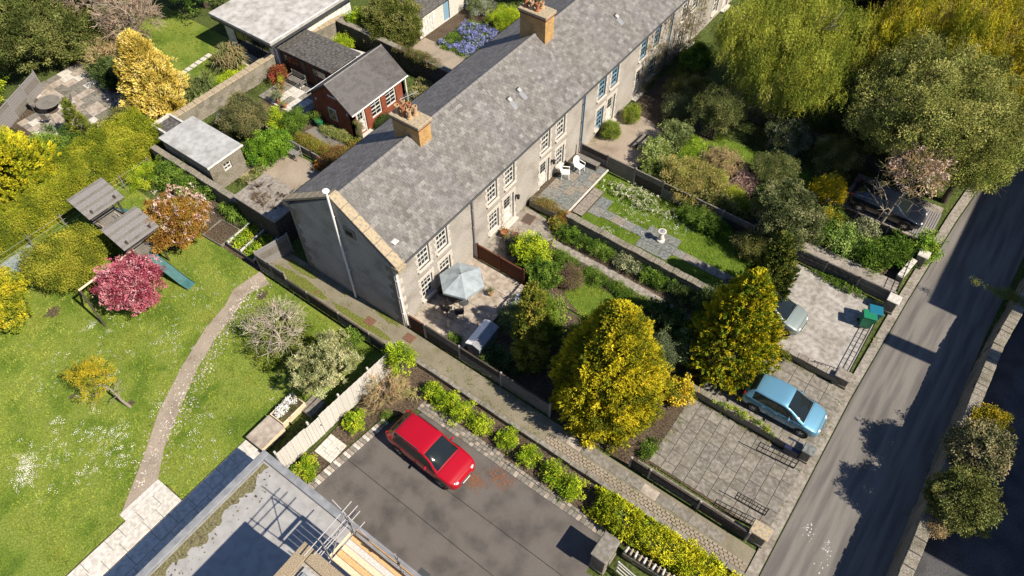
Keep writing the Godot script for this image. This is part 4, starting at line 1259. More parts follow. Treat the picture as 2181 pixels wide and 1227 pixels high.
# ---------------------------------------------------------------- flat-roofed house, lower left
func build_flat_roof_house():
	var t := thing("flat_roofed_house", "modern house with grey flat roof beside the tarmac drive", "house", Vector3(-10.1, 0, 1.15))
	# ground floor block under the flat roof: local x runs from -18 to 0, z from 0 to 12
	bx(t, "wall", Vector3(17.5, 2.85, .3), Vector3(-9.0, 1.42, .4), M.white_paint)
	bx(t, "wall", Vector3(.3, 2.85, 13.5), Vector3(-.4, 1.42, 7.3), M.white_paint)
	bx(t, "roof", Vector3(17.4, .16, 13.4), Vector3(-9.05, 2.86, 7.05), M.membrane, 0, 0)
	bx(t, "parapet", Vector3(18.0, .3, .34), Vector3(-9.0, 2.97, .17), M.lead, 0, .02)
	bx(t, "parapet", Vector3(.34, .3, 13.7), Vector3(-.17, 2.97, 7.2), M.lead, 0, .02)
	bx(t, "fascia", Vector3(18.0, .28, .05), Vector3(-9.0, 2.7, .03), M.dark_grey, 0, .0)
	bx(t, "fascia", Vector3(.05, .28, 13.6), Vector3(-.03, 2.7, 7.2), M.dark_grey, 0, .0)
	# standing seams along the parapets
	for i in 6: bx(t, "seam", Vector3(.03, .03, .34), Vector3(-1.5 - i * 3.0, 3.13, .17), M.lead, 0, 0)
	for i in 4: bx(t, "seam", Vector3(.34, .03, .03), Vector3(-.17, 3.13, 2.2 + i * 3.0), M.lead, 0, 0)
	# algae where water stands along the edge of the roof
	var r := RandomNumberGenerator.new()
	r.seed = 12
	var a := MB.new()
	var edge := PackedVector2Array()
	var n := 170
	edge.append(Vector2(-.42, .4))
	for i in n:
		var x := -.42 - i * 17.0 / n
		edge.append(Vector2(x, .40 + clampf(i * .04, .2, .5) + .14 * sin(i * .21) + .08 * sin(i * .67 + 1.0) + r.randf_range(-.07, .08) + .25 * clampf((i - 60) / 60.0, 0, 1)))
	edge.append(Vector2(-17.4, .4))
	a.slab(edge, 2.935, 2.946)
	for i in 60:
		var c := Vector2(r.randf_range(-14, -.8), 1.1 + absf(r.randfn(0, .3)))
		var ring := PackedVector2Array()
		var rr := r.randf_range(.015, .07)
		for j in 7: ring.append(c + Vector2(cos(TAU * j / 7), sin(TAU * j / 7) * .7) * rr * r.randf_range(.6, 1.3))
		a.slab(ring, 2.938, 2.9465 + i * .00002)
	put(t, "algae_stain", a.mesh(), M.algae)
	var lf := MB.new()
	for i in 60:
		var w := r.randf_range(.03, .14)
		lf.box(Vector3(r.randf_range(-9, -.6), 2.955, .5 + absf(r.randfn(0, .55))), Vector3(w, .012, w * r.randf_range(.3, .8)), Basis(Vector3.UP, r.randf() * 3))
	put(t, "fallen_leaves", lf.mesh(), M.pot_dark).set_meta("kind", "stuff")
	# taller block behind: top at 8 m, corner at world (-12.45, 7.75)
	var o := Vector3(-2.35, 0, 6.6)
	bx(t, "upper_storey_wall", Vector3(9.0, 5.0, 12.0), o + Vector3(-4.5, 5.3, 6.0), M.stone, 0, .02)
	bx(t, "upper_coping", Vector3(9.1, .14, .46), o + Vector3(-4.5, 7.93, .2), M.cap_gravel, 0, .02)
	bx(t, "upper_coping", Vector3(.46, .14, 11.6), o + Vector3(-.2, 7.93, 6.26), M.cap_gravel, 0, .02)
	bx(t, "upper_roof", Vector3(8.3, .1, 11.4), o + Vector3(-4.7, 7.9, 6.3), M.pale_felt, 0, 0)
	bx(t, "roof_light", Vector3(1.0, .12, .9), o + Vector3(-1.2, 8.0, 1.15), M.lead, 0, .03)
	bx(t, "lower_roof_edge", Vector3(.6, .35, .5), Vector3(-.05, 2.9, 9.2), M.dark_grey)
	# scaffold against the tall block
	var s := thing("scaffold", "steel tube scaffold with timber planks beside the tall block", "scaffold", Vector3(-12.2, 3.0, 8.3))
	var top := 5.6
	for q in [[0.05, 0.1], [1.2, 0.1], [0.05, 2.4], [1.2, 2.4], [0.05, 4.7], [1.2, 4.7]]:
		pole(s, "standard", Vector3(q[0], .13, q[1]), Vector3(q[0], top, q[1]), .022, M.grey_metal)
	for y in [3.55, 4.6, 5.1]:
		pole(s, "ledger", Vector3(1.22, y, -.2), Vector3(1.22, y, 6.0), .022, M.grey_metal)
		pole(s, "transom", Vector3(-.35, y + .05, .08), Vector3(1.75, y + .05, .08), .022, M.grey_metal)
	for q in [[-.2, 4.35], [-.3, 5.25]]:
		pole(s, "guard_rail", Vector3(-.6, q[1], -.12), Vector3(1.7, q[1] + .1, -.12), .022, M.grey_metal)
	pole(s, "brace", Vector3(.05, 3.6, .05), Vector3(1.2, 5.5, .05), .022, M.grey_metal)
	pole(s, "brace", Vector3(1.3, 5.6, -.6), Vector3(1.3, 4.0, .9), .022, M.grey_metal)
	for y in [3.6, 4.65, 5.15]:
		for q in [[0.05, 0.1], [1.2, 0.1], [1.2, 2.4], [1.2, 4.7]]: bx(s, "coupler", Vector3(.09, .1, .09), Vector3(q[0], y, q[1]), M.dark_grey, .4, .02)
	for i in 5:
		bx(s, "plank", Vector3(.215, .045, 6.0), Vector3(.16 + i * .228, 3.66 + .004 * (i % 2), 3.1), [M.pale_timber, M.new_wood, M.pale_timber, M.pale_wood0, M.new_wood][i])
	bx(s, "toe_board", Vector3(.04, .2, 6.0), Vector3(1.3, 3.78, 3.1), M.new_wood)
	bx(s, "toe_board", Vector3(1.2, .2, .04), Vector3(.6, 3.78, .02), M.pale_timber)

# ---------------------------------------------------------------- walls, fences, gates
# horizontal boards between posts, from a to b
func board_fence(label: String, a: Vector2, b: Vector2, h: float, posts: Array, m: Array, post: Material, boards := 6, cap := true, cat := "fence", y0 := 0.0) -> Node3D:
	var d := b - a
	var len := d.length()
	var t := thing("garden_fence", label, cat, Vector3(a.x, y0, a.y), atan2(-d.y, d.x))
	var bh := (h - .06) / boards
	for i in posts.size() - 1:
		var p: float = posts[i] * len; var q: float = posts[i + 1] * len
		for j in boards:
			var o := bx(t, "board", Vector3(q - p - .08, bh * 1.3, .022), Vector3((p + q) * .5, .05 + bh * (j + .5), 0), m[(i * 2 + j / 3) % m.size()], 0, .003)
			o.rotation.x = .12
		if cap: bx(t, "cap_rail", Vector3(q - p - .08, .04, .09), Vector3((p + q) * .5, h + .02, 0), m[0], 0, .006)
	for p in posts:
		bx(t, "post", Vector3(.1, h + .14, .1), Vector3(p * len, (h + .14) * .5, 0), post, 0, .015)
	return t

func even(n: int) -> Array:
	var a := []
	for i in n + 1: a.append(float(i) / n)
	return a

# a stone wall with separate coping stones
func stone_wall(called: String, label: String, a: Vector2, b: Vector2, h: float, w: float, body: Material, cope: Material, unit := .55, rough := .03, cope_h := .09, y0 := 0.0, over := .06, cat := "wall"):
	var d := b - a
	var len := d.length()
	var t := thing(called, label, cat, Vector3(a.x, y0, a.y), atan2(-d.y, d.x))
	var r := RandomNumberGenerator.new()
	r.seed = label.hash() % 100000
	# body: slightly uneven faces
	var k := MB.new()
	var nx := maxi(2, int(len / .5)); var ny := maxi(2, int(h / .4))
	var off := []
	for s in 2:
		var g := []
		for i in nx + 1:
			var row := []
			for j in ny + 1: row.append(r.randf_range(-rough, rough))
			g.append(row)
		off.append(g)
	for i in nx:
		for j in ny:
			for s in 2:
				var z := w * .5 * (1 if s == 0 else -1)
				var p := []
				for q in [[0, 0], [1, 0], [1, 1], [0, 1]]:
					p.append(Vector3(len * (i + q[0]) / nx, h * (j + q[1]) / ny, z + off[s][i + q[0]][j + q[1]]))
				k.quad(p[0], p[1], p[2], p[3], Vector3(0, 0, z))
	k.quad(Vector3(0, h, -w * .5), Vector3(len, h, -w * .5), Vector3(len, h, w * .5), Vector3(0, h, w * .5), Vector3.UP)
	for x in [0.0, len]: k.quad(Vector3(x, 0, -w * .5), Vector3(x, h, -w * .5), Vector3(x, h, w * .5), Vector3(x, 0, w * .5), Vector3(x - .1, 0, 0))
	put(t, "wall_body", k.mesh(), body)
	if cope_h > 0.0:
		var n := maxi(1, int(round(len / unit)))
		for i in n:
			var hh := snappedf(cope_h * r.randf_range(.8, 1.25), .02)
			bx(t, "coping_stone", Vector3(len / n - .012, hh, w + over), Vector3(len * (i + .5) / n, h + hh * .5 + .002, r.randf_range(-.012, .012)), cope, r.randf_range(-.02, .02), .02)
	return t

func pier(label: String, x: float, z: float, w: float, d: float, h: float, body: Material, cap: Material, turn := 0.0):
	var t := thing("gate_pier", label, "gate pier", Vector3(x, 0, z), turn)
	bx(t, "shaft", Vector3(w, h, d), Vector3(0, h * .5, 0), body, 0, .03)
	bx(t, "cap", Vector3(w + .12, .1, d + .12), Vector3(0, h + .05, 0), cap, 0, .03)
	bx(t, "plinth", Vector3(w + .06, .18, d + .06), Vector3(0, .09, 0), body, 0, .02)

# a wrought iron gate leaf, hinged at its origin, running along local x
func iron_gate(label: String, x: float, z: float, turn: float, w: float, h: float, bars := 7):
	var t := thing("iron_gate", label, "gate", Vector3(x, .06, z), turn)
	for y in [.04, h * .55, h]: bx(t, "rail", Vector3(w, .035, .03), Vector3(w * .5, y, 0), M.black_metal, 0, .004)
	for xx in [0.02, w - .02]: bx(t, "stile", Vector3(.045, h + .06, .045), Vector3(xx, h * .5 + .02, 0), M.black_metal, 0, .004)
	for i in bars: pole(t, "bar", Vector3(w * (i + 1) / (bars + 1), .04, 0), Vector3(w * (i + 1) / (bars + 1), h, 0), .017, M.black_metal, 6)

func build_walls_and_fences():
	# alley, side of the lawn
	board_fence("tall weathered board fence at the head of the alley, along the lawn", Vector2(-1.95, -9.35), Vector2(-1.95, -7.0), 1.45, even(2), [M.old_wood, M.dark_wood], M.concrete, 8)
	board_fence("weathered grey board fence closing the head of the alley beside the dark gable", Vector2(-1.9, -9.45), Vector2(0.15, -9.0), 1.5, even(1), [M.grey_wood, M.old_wood, M.grey_wood], M.concrete, 8)
	board_fence("dark board fence with concrete posts between lawn and alley", Vector2(-1.95, -7.0), Vector2(-1.95, 1.15), .95, [0, .2, .5, .78, 1.0], [M.dark_wood, M.old_wood, M.dark_wood], M.concrete, 5)
	# alley, side of the first garden
	board_fence("short brown trellis panel by the drainpipe at the gable corner", Vector2(.12, .35), Vector2(.12, 1.45), 1.15, even(1), [M.red_wood, M.dark_wood], M.pale_concrete, 5)
	board_fence("dark grey board fence with concrete posts along the alley beside the sunny patio", Vector2(.12, 1.5), Vector2(.12, 9.6), 1.2, [0, .29, .625, 1.0], [M.dark_wood, M.old_wood, M.old_wood], M.pale_concrete, 6)
	board_fence("dark board fence along the alley beside the parking slabs", Vector2(.2, 14.2), Vector2(.2, 20.2), .85, [0, .17, .6, 1.0], [M.dark_wood, M.dark_wood, M.felt], M.pale_concrete, 5)
	var rb := thing("slab_kerb", "low concrete wall edging the parking slabs above the alley", "wall", Vector3(.52, 0, 14.4))
	bx(rb, "kerb", Vector3(.22, .3, 5.9), Vector3(0, .15, 2.95), M.slab1, 0, .02)
	stone_wall("retaining_wall", "low kerb wall between alley and planted bed of the drive", Vector2(-1.42, 1.9), Vector2(-1.42, 20.9), .28, .22, M.rubble, M.slab2, .9, .015, .06, 0, .02)
	# patio fence between the first two gardens
	board_fence("red brown close boarded fence between the first two gardens", Vector2(6.22, .3), Vector2(6.22, 3.6), 1.25, even(2), [M.red_wood], M.red_wood, 7)
	stone_wall("patio_wall", "low brick wall at the edge of the sunny patio", Vector2(6.0, 3.7), Vector2(.9, 3.75), .22, .2, M.rubble, M.patio, .3, .01, .06)
	# between second and third garden
	stone_wall("rubble_wall", "old rubble wall with pale uneven top between second and third gardens", Vector2(11.55, 3.0), Vector2(11.35, 14.8), .85, .42, M.rubble, M.rubble, .3, .06, .14, 0, .02)
	var pl := thing("planted_wall", "low wall topped with planting beside the steps of the slate terrace", "wall", Vector3(11.75, 0, .2))
	bx(pl, "wall_body", Vector3(.5, .55, 2.4), Vector3(0, .275, 1.2), M.rubble, 0, .03)
	bx(pl, "soil_top", Vector3(.36, .06, 2.2), Vector3(0, .56, 1.2), M.soil)
	# between third and fourth garden
	board_fence("grey panel fence from the blue downpipe down the third garden", Vector2(17.15, .4), Vector2(17.0, 12.6), 1.2, even(6), [M.old_wood, M.dark_wood, M.old_wood], M.concrete, 5)
	board_fence("concrete panel fence above the pale parking place with the bins", Vector2(17.1, 15.2), Vector2(17.1, 20.9), .95, even(3), [M.felt, M.old_wood, M.felt], M.concrete, 3)
	# between fourth and fifth garden
	board_fence("dark panel fence running down beside the fifth garden", Vector2(22.0, 5.6), Vector2(21.75, 20.9), 1.0, even(8), [M.dark_wood, M.felt, M.dark_wood], M.concrete, 4)
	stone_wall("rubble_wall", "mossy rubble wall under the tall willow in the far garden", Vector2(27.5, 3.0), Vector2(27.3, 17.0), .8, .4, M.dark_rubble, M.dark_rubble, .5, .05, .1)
	# parking dividers
	stone_wall("parking_wall", "dark wall between the two slabbed parking places", Vector2(5.55, 14.4), Vector2(5.55, 20.6), .55, .26, M.rubble, M.rubble, .6, .02, .06)
	stone_wall("parking_wall", "low rough stone wall between blue car and pale concrete parking", Vector2(10.55, 15.6), Vector2(10.55, 20.3), .45, .3, M.rubble, M.concrete, .5, .04, .08)
	# lane side
	pier("squat stone gate pier at the foot of the alley", .55, 20.55, .55, .75, .95, M.rubble, M.coping)
	pier("stone gate pier by the parking slabs beside the navy box", 5.5, 20.75, .45, .45, .9, M.rubble, M.slate_slab0)
	pier("broad stone gate pier between blue car and pale parking", 10.6, 20.6, .5, .7, .7, M.rubble, M.concrete)
	pier("pale stone gate pier beside the wheelie bins", 16.7, 21.0, .55, .55, .95, M.rubble, M.pale_slab0)
	pier("pale stone gate pier at the leafy corner of the fourth garden", 20.9, 21.3, .5, .5, .95, M.rubble, M.pale_slab0)
	pier("large square stone gate pier of the tarmac drive", -4.35, 15.5, 1.1, .68, 1.6, M.rubble, M.slab3)
	iron_gate("black iron gate leaf standing open by the alley pier", .95, 20.3, PI * .5 + .12, 2.0, .85)
	iron_gate("second black iron gate leaf lying beside the first", 1.75, 20.45, PI * .5 + .05, 1.5, .7, 8)
	iron_gate("black iron gate leaf folded back beside the navy box", 4.7, 20.6, PI * .5 + .1, 1.9, .85)
	iron_gate("low black gate across the pale concrete parking", 11.2, 20.75, .0, 5.1, .55, 14)
	iron_gate("black gate leaf folded against the low wall of the pale parking", 10.9, 20.6, PI * .5 + .2, 1.6, .6)
	iron_gate("dark gate between concrete strip and lane", 17.4, 20.95, .05, 3.2, .9, 10)
	stone_wall("garden_wall", "low wall along the lane under the leafy corner garden", Vector2(18.8, 20.75), Vector2(20.6, 21.0), .55, .3, M.rubble, M.pale_slab0, .5)
	var cg := thing("slatted_boards", "weathered grey slatted boards laid behind the dark car", "boards", Vector3(23.2, .03, 20.3))
	for i in 12: bx(cg, "slat", Vector3(2.6, .05, .11), Vector3(1.3, .03, i * .135 - .6), M.grey_wood)
	# far side of the lane
	stone_wall("boundary_wall", "long old stone wall along the far side of the lane", Vector2(-20, 25.95), Vector2(16, 26.15), 1.75, .55, M.rubble, M.rubble, .36, .05, .14, 0, -.02)
	stone_wall("boundary_wall", "ivy grown stretch of stone wall farther up the lane", Vector2(16, 26.15), Vector2(40, 28.2), 1.75, .55, M.rubble, M.rubble, .36, .05, .14, 0, -.02)
	# toothed wall with upright stones on top, beside the drive pier
	var tw = stone_wall("toothed_wall", "low wall with upright coping stones below the yellow hedge", Vector2(-3.55, 16.1), Vector2(-3.35, 21.0), .5, .35, M.rubble, M.rubble, .5, .03, 0.0)
	for i in 22:
		bx(tw, "upright_stone", Vector3(.1, .26 + .06 * (i % 3), .3), Vector3(.1 + i * .22, .62 + .03 * (i % 3), 0), M.pale_slab0 if i % 2 == 0 else M.coping, .1 * (i % 3 - 1), .025)
	var wg := thing("field_gate", "pale barred gate beyond the large square pier", "gate", Vector3(-4.4, .05, 16.2), -PI * .5 - .12)
	for y in [.1, .5, .9, 1.2]: bx(wg, "rail", Vector3(2.6, .07, .05), Vector3(1.3, y, 0), M.pale_wood0)
	for x in [.03, .9, 1.75, 2.57]: bx(wg, "upright", Vector3(.07, 1.25, .06), Vector3(x, .62, 0), M.white_paint)
	# white board fence beside the drive
	var wf := thing("white_board_fence", "pale weathered fence of upright boards between lawn and drive", "fence", Vector3(-9.75, 0, .98), -.055)
	var r := RandomNumberGenerator.new()
	r.seed = 91
	for i in 46:
		if i * .172 > 1.65 and i * .172 < 2.55: continue
		bx(wf, "upright_board", Vector3(.169, 1.72, .025), Vector3(.1 + i * .172, .88, .012 * (i % 2)), [M.pale_wood0, M.pale_wood1, M.pale_wood2][r.randi() % 3], r.randf_range(-.02, .02), .004)
	for y in [.35, 1.35]: bx(wf, "fence_rail", Vector3(7.95, .09, .05), Vector3(3.97, y, -.045), M.pale_wood0)
	for i in 5: bx(wf, "post", Vector3(.1, 1.85, .1), Vector3(.05 + i * 1.95, .92, -.1), M.pale_wood0)
	var gd := thing("board_gate", "pale boarded gate in the white fence beside the slabs", "gate", Vector3(-8.05, .03, 1.12), -.055)
	for i in 5: bx(gd, "upright_board", Vector3(.165, 1.66, .025), Vector3(.1 + i * .17, .85, 0), [M.pale_wood1, M.pale_wood2, M.pale_wood0][i % 3])
	bx(gd, "cross_rail", Vector3(.86, .1, .04), Vector3(.44, 1.3, -.035), M.pale_wood0)
	bx(gd, "cross_rail", Vector3(.86, .1, .04), Vector3(.44, .4, -.035), M.pale_wood0)
	bx(gd, "latch", Vector3(.05, .1, .06), Vector3(.8, 1.0, .04), M.black_metal)
	# walls of the rear gardens
	stone_wall("garden_wall", "stone wall with lean plants between lawn side and stone store", Vector2(.45, -22.0), Vector2(.45, -13.3), 1.25, .35, M.rubble, M.rubble, .5, .04, .1)
	stone_wall("garden_wall", "long pale stone wall crossing behind the rear gardens", Vector2(2.9, -23.4), Vector2(12.6, -23.3), 1.25, .5, M.rubble, M.coping, .5, .05, .1)
	stone_wall("garden_wall", "pale stone wall beside the modern garden room", Vector2(12.6, -23.3), Vector2(18.6, -22.3), 1.5, .5, M.rubble, M.coping, .5, .05, .1)
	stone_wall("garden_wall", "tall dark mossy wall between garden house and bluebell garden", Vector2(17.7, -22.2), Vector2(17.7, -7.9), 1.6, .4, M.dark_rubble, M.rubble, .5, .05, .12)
	board_fence("low dark wooden edging between store yard and brick house garden", Vector2(6.6, -20.5), Vector2(6.6, -9.6), .6, even(5), [M.old_wood, M.dark_wood], M.dark_wood, 3)
	# far left fence of the sunlit patio and the new timber fence behind the trees
	board_fence("grey panel fence beside the far sunlit patio", Vector2(-5.6, -32.2), Vector2(.3, -35.3), 1.5, even(4), [M.grey_wood, M.old_wood, M.grey_wood], M.grey_wood, 8)
	board_fence("new orange timber fence beyond the dark evergreen", Vector2(6.6, -44.5), Vector2(11.2, -43.0), 1.6, even(3), [M.new_wood], M.new_wood, 8)
	# wire fence along the clipped hedge
	var wfence := thing("post_and_wire_fence", "low post and wire fence in front of the clipped hedge", "fence", Vector3(-13.0, 0, -21.6))
	for i in 7:
		pole(wfence, "post", Vector3(i * 2.1, 0, sin(i * 2.0) * .1), Vector3(i * 2.1 + .05, 1.15, sin(i * 2.0) * .1), .045, M.old_wood, 6)
	for y in [.35, .7, 1.05]: pole(wfence, "wire", Vector3(0, y, 0), Vector3(12.6, y, 0), .008, M.grey_metal, 4)

# ---------------------------------------------------------------- things in the gardens
func dark_chair(label: String, x: float, z: float, turn: float, m: Material, group: String, y := 0.02):
	var t := thing("garden_chair", label, "chair", Vector3(x, y, z), turn, group)
	bx(t, "seat", Vector3(.46, .04, .44), Vector3(0, .44, 0), m, 0, .015)
	var b := bx(t, "backrest", Vector3(.46, .5, .035), Vector3(0, .72, -.24), m, 0, .012)
	b.rotation.x = -.16
	for sx in [-1, 1]:
		for sz in [-1, 1]: pole(t, "leg", Vector3(sx * .2, 0, sz * .2), Vector3(sx * .19, .43, sz * .18), .018, m, 6)
		bx(t, "armrest", Vector3(.05, .03, .42), Vector3(sx * .24, .64, -.02), m, 0, .008)
		pole(t, "arm_post", Vector3(sx * .24, .44, .17), Vector3(sx * .24, .63, .17), .014, m, 6)

func bench(label: String, x: float, y: float, z: float, turn: float, w: float, m: Material):
	var t := thing("garden_bench", label, "bench", Vector3(x, y, z), turn)
	for i in 4: bx(t, "seat_slat", Vector3(w, .03, .1), Vector3(0, .43, -.18 + i * .12), m, 0, .006)
	for i in 4: bx(t, "back_slat", Vector3(w, .09, .025), Vector3(0, .55 + i * .11, -.27 - i * .015), m, 0, .006)
	for s in [-1, 1]:
		bx(t, "leg", Vector3(.06, .42, .06), Vector3(s * (w * .5 - .06), .21, .2), m, 0, .008)
		bx(t, "leg", Vector3(.06, .95, .06), Vector3(s * (w * .5 - .06), .475, -.29), m, 0, .008)
		bx(t, "armrest", Vector3(.07, .035, .55), Vector3(s * (w * .5 - .06), .63, -.03), m, 0, .008)
		bx(t, "arm_post", Vector3(.05, .2, .05), Vector3(s * (w * .5 - .06), .53, .2), m, 0, .008)

func flower_pot(label: String, x: float, z: float, s: float, m: Material, kind: String, pal: Array, sd: int, y := 0.02):
	var t := thing("plant_pot", label, "plant pot", Vector3(x, y, z))
	var k := MB.new()
	k.lathe([Vector2(0, 0), Vector2(.12, 0), Vector2(.17, .26), Vector2(.19, .27), Vector2(.19, .31), Vector2(.16, .31), Vector2(.155, .27), Vector2(0, .27)], 16)
	var p := put(t, "pot", k.mesh(), m); p.scale = Vector3.ONE * s
	crown(t, Vector3(0, .42 * s, 0), Vector3(.2, .18, .2) * s, kind, 12, pal, sd, {"size": .5 * s, "called": "plant", "low": -.3, "gap": 0.0})

func build_garden_things():
	var r := RandomNumberGenerator.new()
	# parasol with table and chairs on the first patio
	var t := thing("parasol", "large pale grey blue parasol open on the sunny patio", "parasol", Vector3(3.2, .02, 1.62))
	pole(t, "pole", Vector3(0, 0, 0), Vector3(0, 2.5, 0), .025, M.grey_metal)
	var k := MB.new()
	k.lathe([Vector2(0, 0), Vector2(.28, 0), Vector2(.26, .08), Vector2(.06, .12), Vector2(.05, .3), Vector2(0, .3)], 18)
	put(t, "base", k.mesh(), M.dark_grey)
	var N := 6
	for i in N:
		var a0 := TAU * (i + .2) / N; var a1 := TAU * (i + 1.2) / N
		var e0 := Vector3(cos(a0), 0, sin(a0)) * 1.3; var e1 := Vector3(cos(a1), 0, sin(a1)) * 1.3
		var top := Vector3(0, 2.55, 0)
		var m := MB.new()
		var S := 5
		for s in S:
			var u0 := float(s) / S; var u1 := float(s + 1) / S
			var p0 := top.lerp(e0 + Vector3.UP * 1.98, u0); var p1 := top.lerp(e0 + Vector3.UP * 1.98, u1)
			var q0 := top.lerp(e1 + Vector3.UP * 1.98, u0); var q1 := top.lerp(e1 + Vector3.UP * 1.98, u1)
			var dip0 := Vector3.UP * .05 * sin(u0 * PI * .8); var dip1 := Vector3.UP * .05 * sin(u1 * PI * .8)
			var m0 := (p0 + q0) * .5 - dip0; var m1 := (p1 + q1) * .5 - dip1
			m.quad(p0, p1, m1, m0, Vector3.UP); m.quad(m0, m1, q1, q0, Vector3.UP)
		var d0 := e0 + Vector3.UP * 1.98; var d1 := e1 + Vector3.UP * 1.98
		m.quad(d0, d1, d1 - Vector3.UP * .14, d0 - Vector3.UP * .14, e0 + e1)
		put(t, "canopy_panel", m.mesh(), M.canopy)
		pole(t, "rib", top - Vector3.UP * .04, e0 + Vector3.UP * 1.95, .012, M.grey_metal, 5)
	pole(t, "finial", Vector3(0, 2.54, 0), Vector3(0, 2.68, 0), .03, M.grey_metal)
	t = thing("garden_table", "round dark garden table under the parasol", "table", Vector3(3.0, .02, 1.35))
	k = MB.new(); k.lathe([Vector2(.05, .70), Vector2(.58, .70), Vector2(.6, .715), Vector2(.58, .73), Vector2(.05, .73)], 24)
	put(t, "table_top", k.mesh(), M.black_metal)
	for i in 4: pole(t, "leg", Vector3(cos(i * 1.571 + .6) * .42, 0, sin(i * 1.571 + .6) * .42), Vector3(cos(i * 1.571 + .6) * .38, .7, sin(i * 1.571 + .6) * .38), .02, M.black_metal)
	var near := "dark metal chairs around the parasol table"
	dark_chair("dark metal chair on the wall side of the parasol table", 2.75, .62, .2, M.black_metal, near)
	dark_chair("dark metal chair on the alley side of the parasol table", 2.05, 1.35, PI * .5, M.black_metal, near)
	dark_chair("dark metal chair left of the parasol table, towards the drain", 2.3, 2.05, PI * .75, M.black_metal, near)
	dark_chair("dark metal chair under the right half of the parasol", 3.9, 1.5, -PI * .5, M.black_metal, near)
	flower_pot("small tan pot with a dark plant standing alone on the sunny patio", 4.5, 2.55, 1.0, M.pot_buff, "fine", dark, 301)
	# white plastic chairs on the slate terrace
	for q in [[14.75, .75, .5, "white garden chair by the door of the slate terrace"], [15.75, 1.15, -.15, "white garden chair beside the pale bench"]]:
		t = thing("white_chair", q[3], "chair", Vector3(q[0], .29, q[1]), q[2], "white chairs on the slate terrace")
		bx(t, "seat", Vector3(.5, .05, .48), Vector3(0, .42, 0), M.white_plastic, 0, .02)
		k = MB.new()
		k.prism(pts([-.25, 0, .25, 0, .29, .4, .2, .58, .0, .64, -.2, .58, -.29, .4]), -.02, .02)
		var b := put(t, "backrest", k.mesh(), M.white_plastic, Vector3(0, .42, -.24)); b.rotation.x = -.25
		for sx in [-1, 1]:
			for sz in [-1, 1]: pole(t, "leg", Vector3(sx * .24, 0, sz * .25), Vector3(sx * .2, .42, sz * .2), .025, M.white_plastic, 6)
			bx(t, "armrest", Vector3(.06, .03, .48), Vector3(sx * .28, .64, 0), M.white_plastic, 0, .01)
			pole(t, "arm_post", Vector3(sx * .28, .42, .2), Vector3(sx * .28, .63, .22), .02, M.white_plastic, 6)
	t = thing("stone_bench", "pale slab bench against the fence by the blue downpipe", "bench", Vector3(16.55, .29, 1.35), PI * .5)
	bx(t, "seat", Vector3(1.5, .08, .42), Vector3(0, .42, 0), M.old_wood, 0, .015)
	for x in [-.62, .62]: bx(t, "leg", Vector3(.12, .38, .36), Vector3(x, .19, 0), M.dark_rubble)
	# lamps and letter boxes by the doors
	for q in [[10.35, 1.75, "black wall lantern beside the white door of the second cottage"], [14.15, 1.75, "black wall lantern beside the door of the third cottage"]]:
		t = thing("wall_lantern", q[2], "lantern", Vector3(q[0], q[1], 0))
		bx(t, "bracket", Vector3(.05, .16, .14), Vector3(0, 0, .07), M.black_metal)
		bx(t, "lamp_body", Vector3(.16, .26, .16), Vector3(0, -.05, .2), M.black_metal, 0, .03)
		bx(t, "lamp_cap", Vector3(.2, .05, .2), Vector3(0, .1, .2), M.black_metal, 0, .02)
	# sundial on the square of slabs
	t = thing("sundial", "pale stone baluster sundial on the slate square of the third garden", "sundial", Vector3(13.75, .05, 8.3))
	k = MB.new()
	k.lathe([Vector2(0, 0), Vector2(.24, 0), Vector2(.24, .1), Vector2(.15, .14), Vector2(.12, .2), Vector2(.17, .34), Vector2(.13, .5), Vector2(.09, .58), Vector2(.11, .7), Vector2(.23, .76), Vector2(.25, .82), Vector2(0, .82)], 20)
	put(t, "pedestal", k.mesh(), M.lime_wash)
	k = MB.new(); k.lathe([Vector2(0, .82), Vector2(.17, .82), Vector2(.17, .84), Vector2(0, .84)], 20)
	put(t, "dial", k.mesh(), M.grey_metal)
	k = MB.new(); k.prism(pts([-.1, 0, .1, 0, .1, .13]), -.006, .006)
	put(t, "gnomon", k.mesh(), M.grey_metal, Vector3(0, .84, 0))
	t = thing("compost_bin", "round black compost bin on the lawn below the sundial", "compost bin", Vector3(12.55, .0, 13.2))
	k = MB.new(); k.lathe([Vector2(0, 0), Vector2(.4, 0), Vector2(.34, .75), Vector2(.36, .76), Vector2(.36, .8), Vector2(.2, .88), Vector2(0, .9)], 20)
	put(t, "barrel", k.mesh(), M.black_metal)
	k = MB.new(); k.lathe([Vector2(0, .9), Vector2(.1, .9), Vector2(.09, .95), Vector2(0, .96)], 12); put(t, "lid_knob", k.mesh(), M.black_metal)
	# garden store with curved lid by the alley fence
	t = thing("storage_box", "low metal storage shed with pale ridged roof by the alley fence", "storage shed", Vector3(1.55, 0, 4.25), 0.06)
	bx(t, "body", Vector3(1.7, .95, .8), Vector3(0, .48, 0), M.lead, 0, .02)
	for s in [-1, 1]:
		var l := bx(t, "lid", Vector3(1.82, .04, .52), Vector3(0, 1.06, s * .22), M.lead if s == 1 else M.white_plastic, 0, .006)
		l.rotation.x = s * .38
	bx(t, "ridge", Vector3(1.82, .05, .08), Vector3(0, 1.15, 0), M.grey_metal)
	for i in 3: bx(t, "door_rib", Vector3(.03, .85, .03), Vector3(-.5 + i * .5, .48, .41), M.grey_metal)
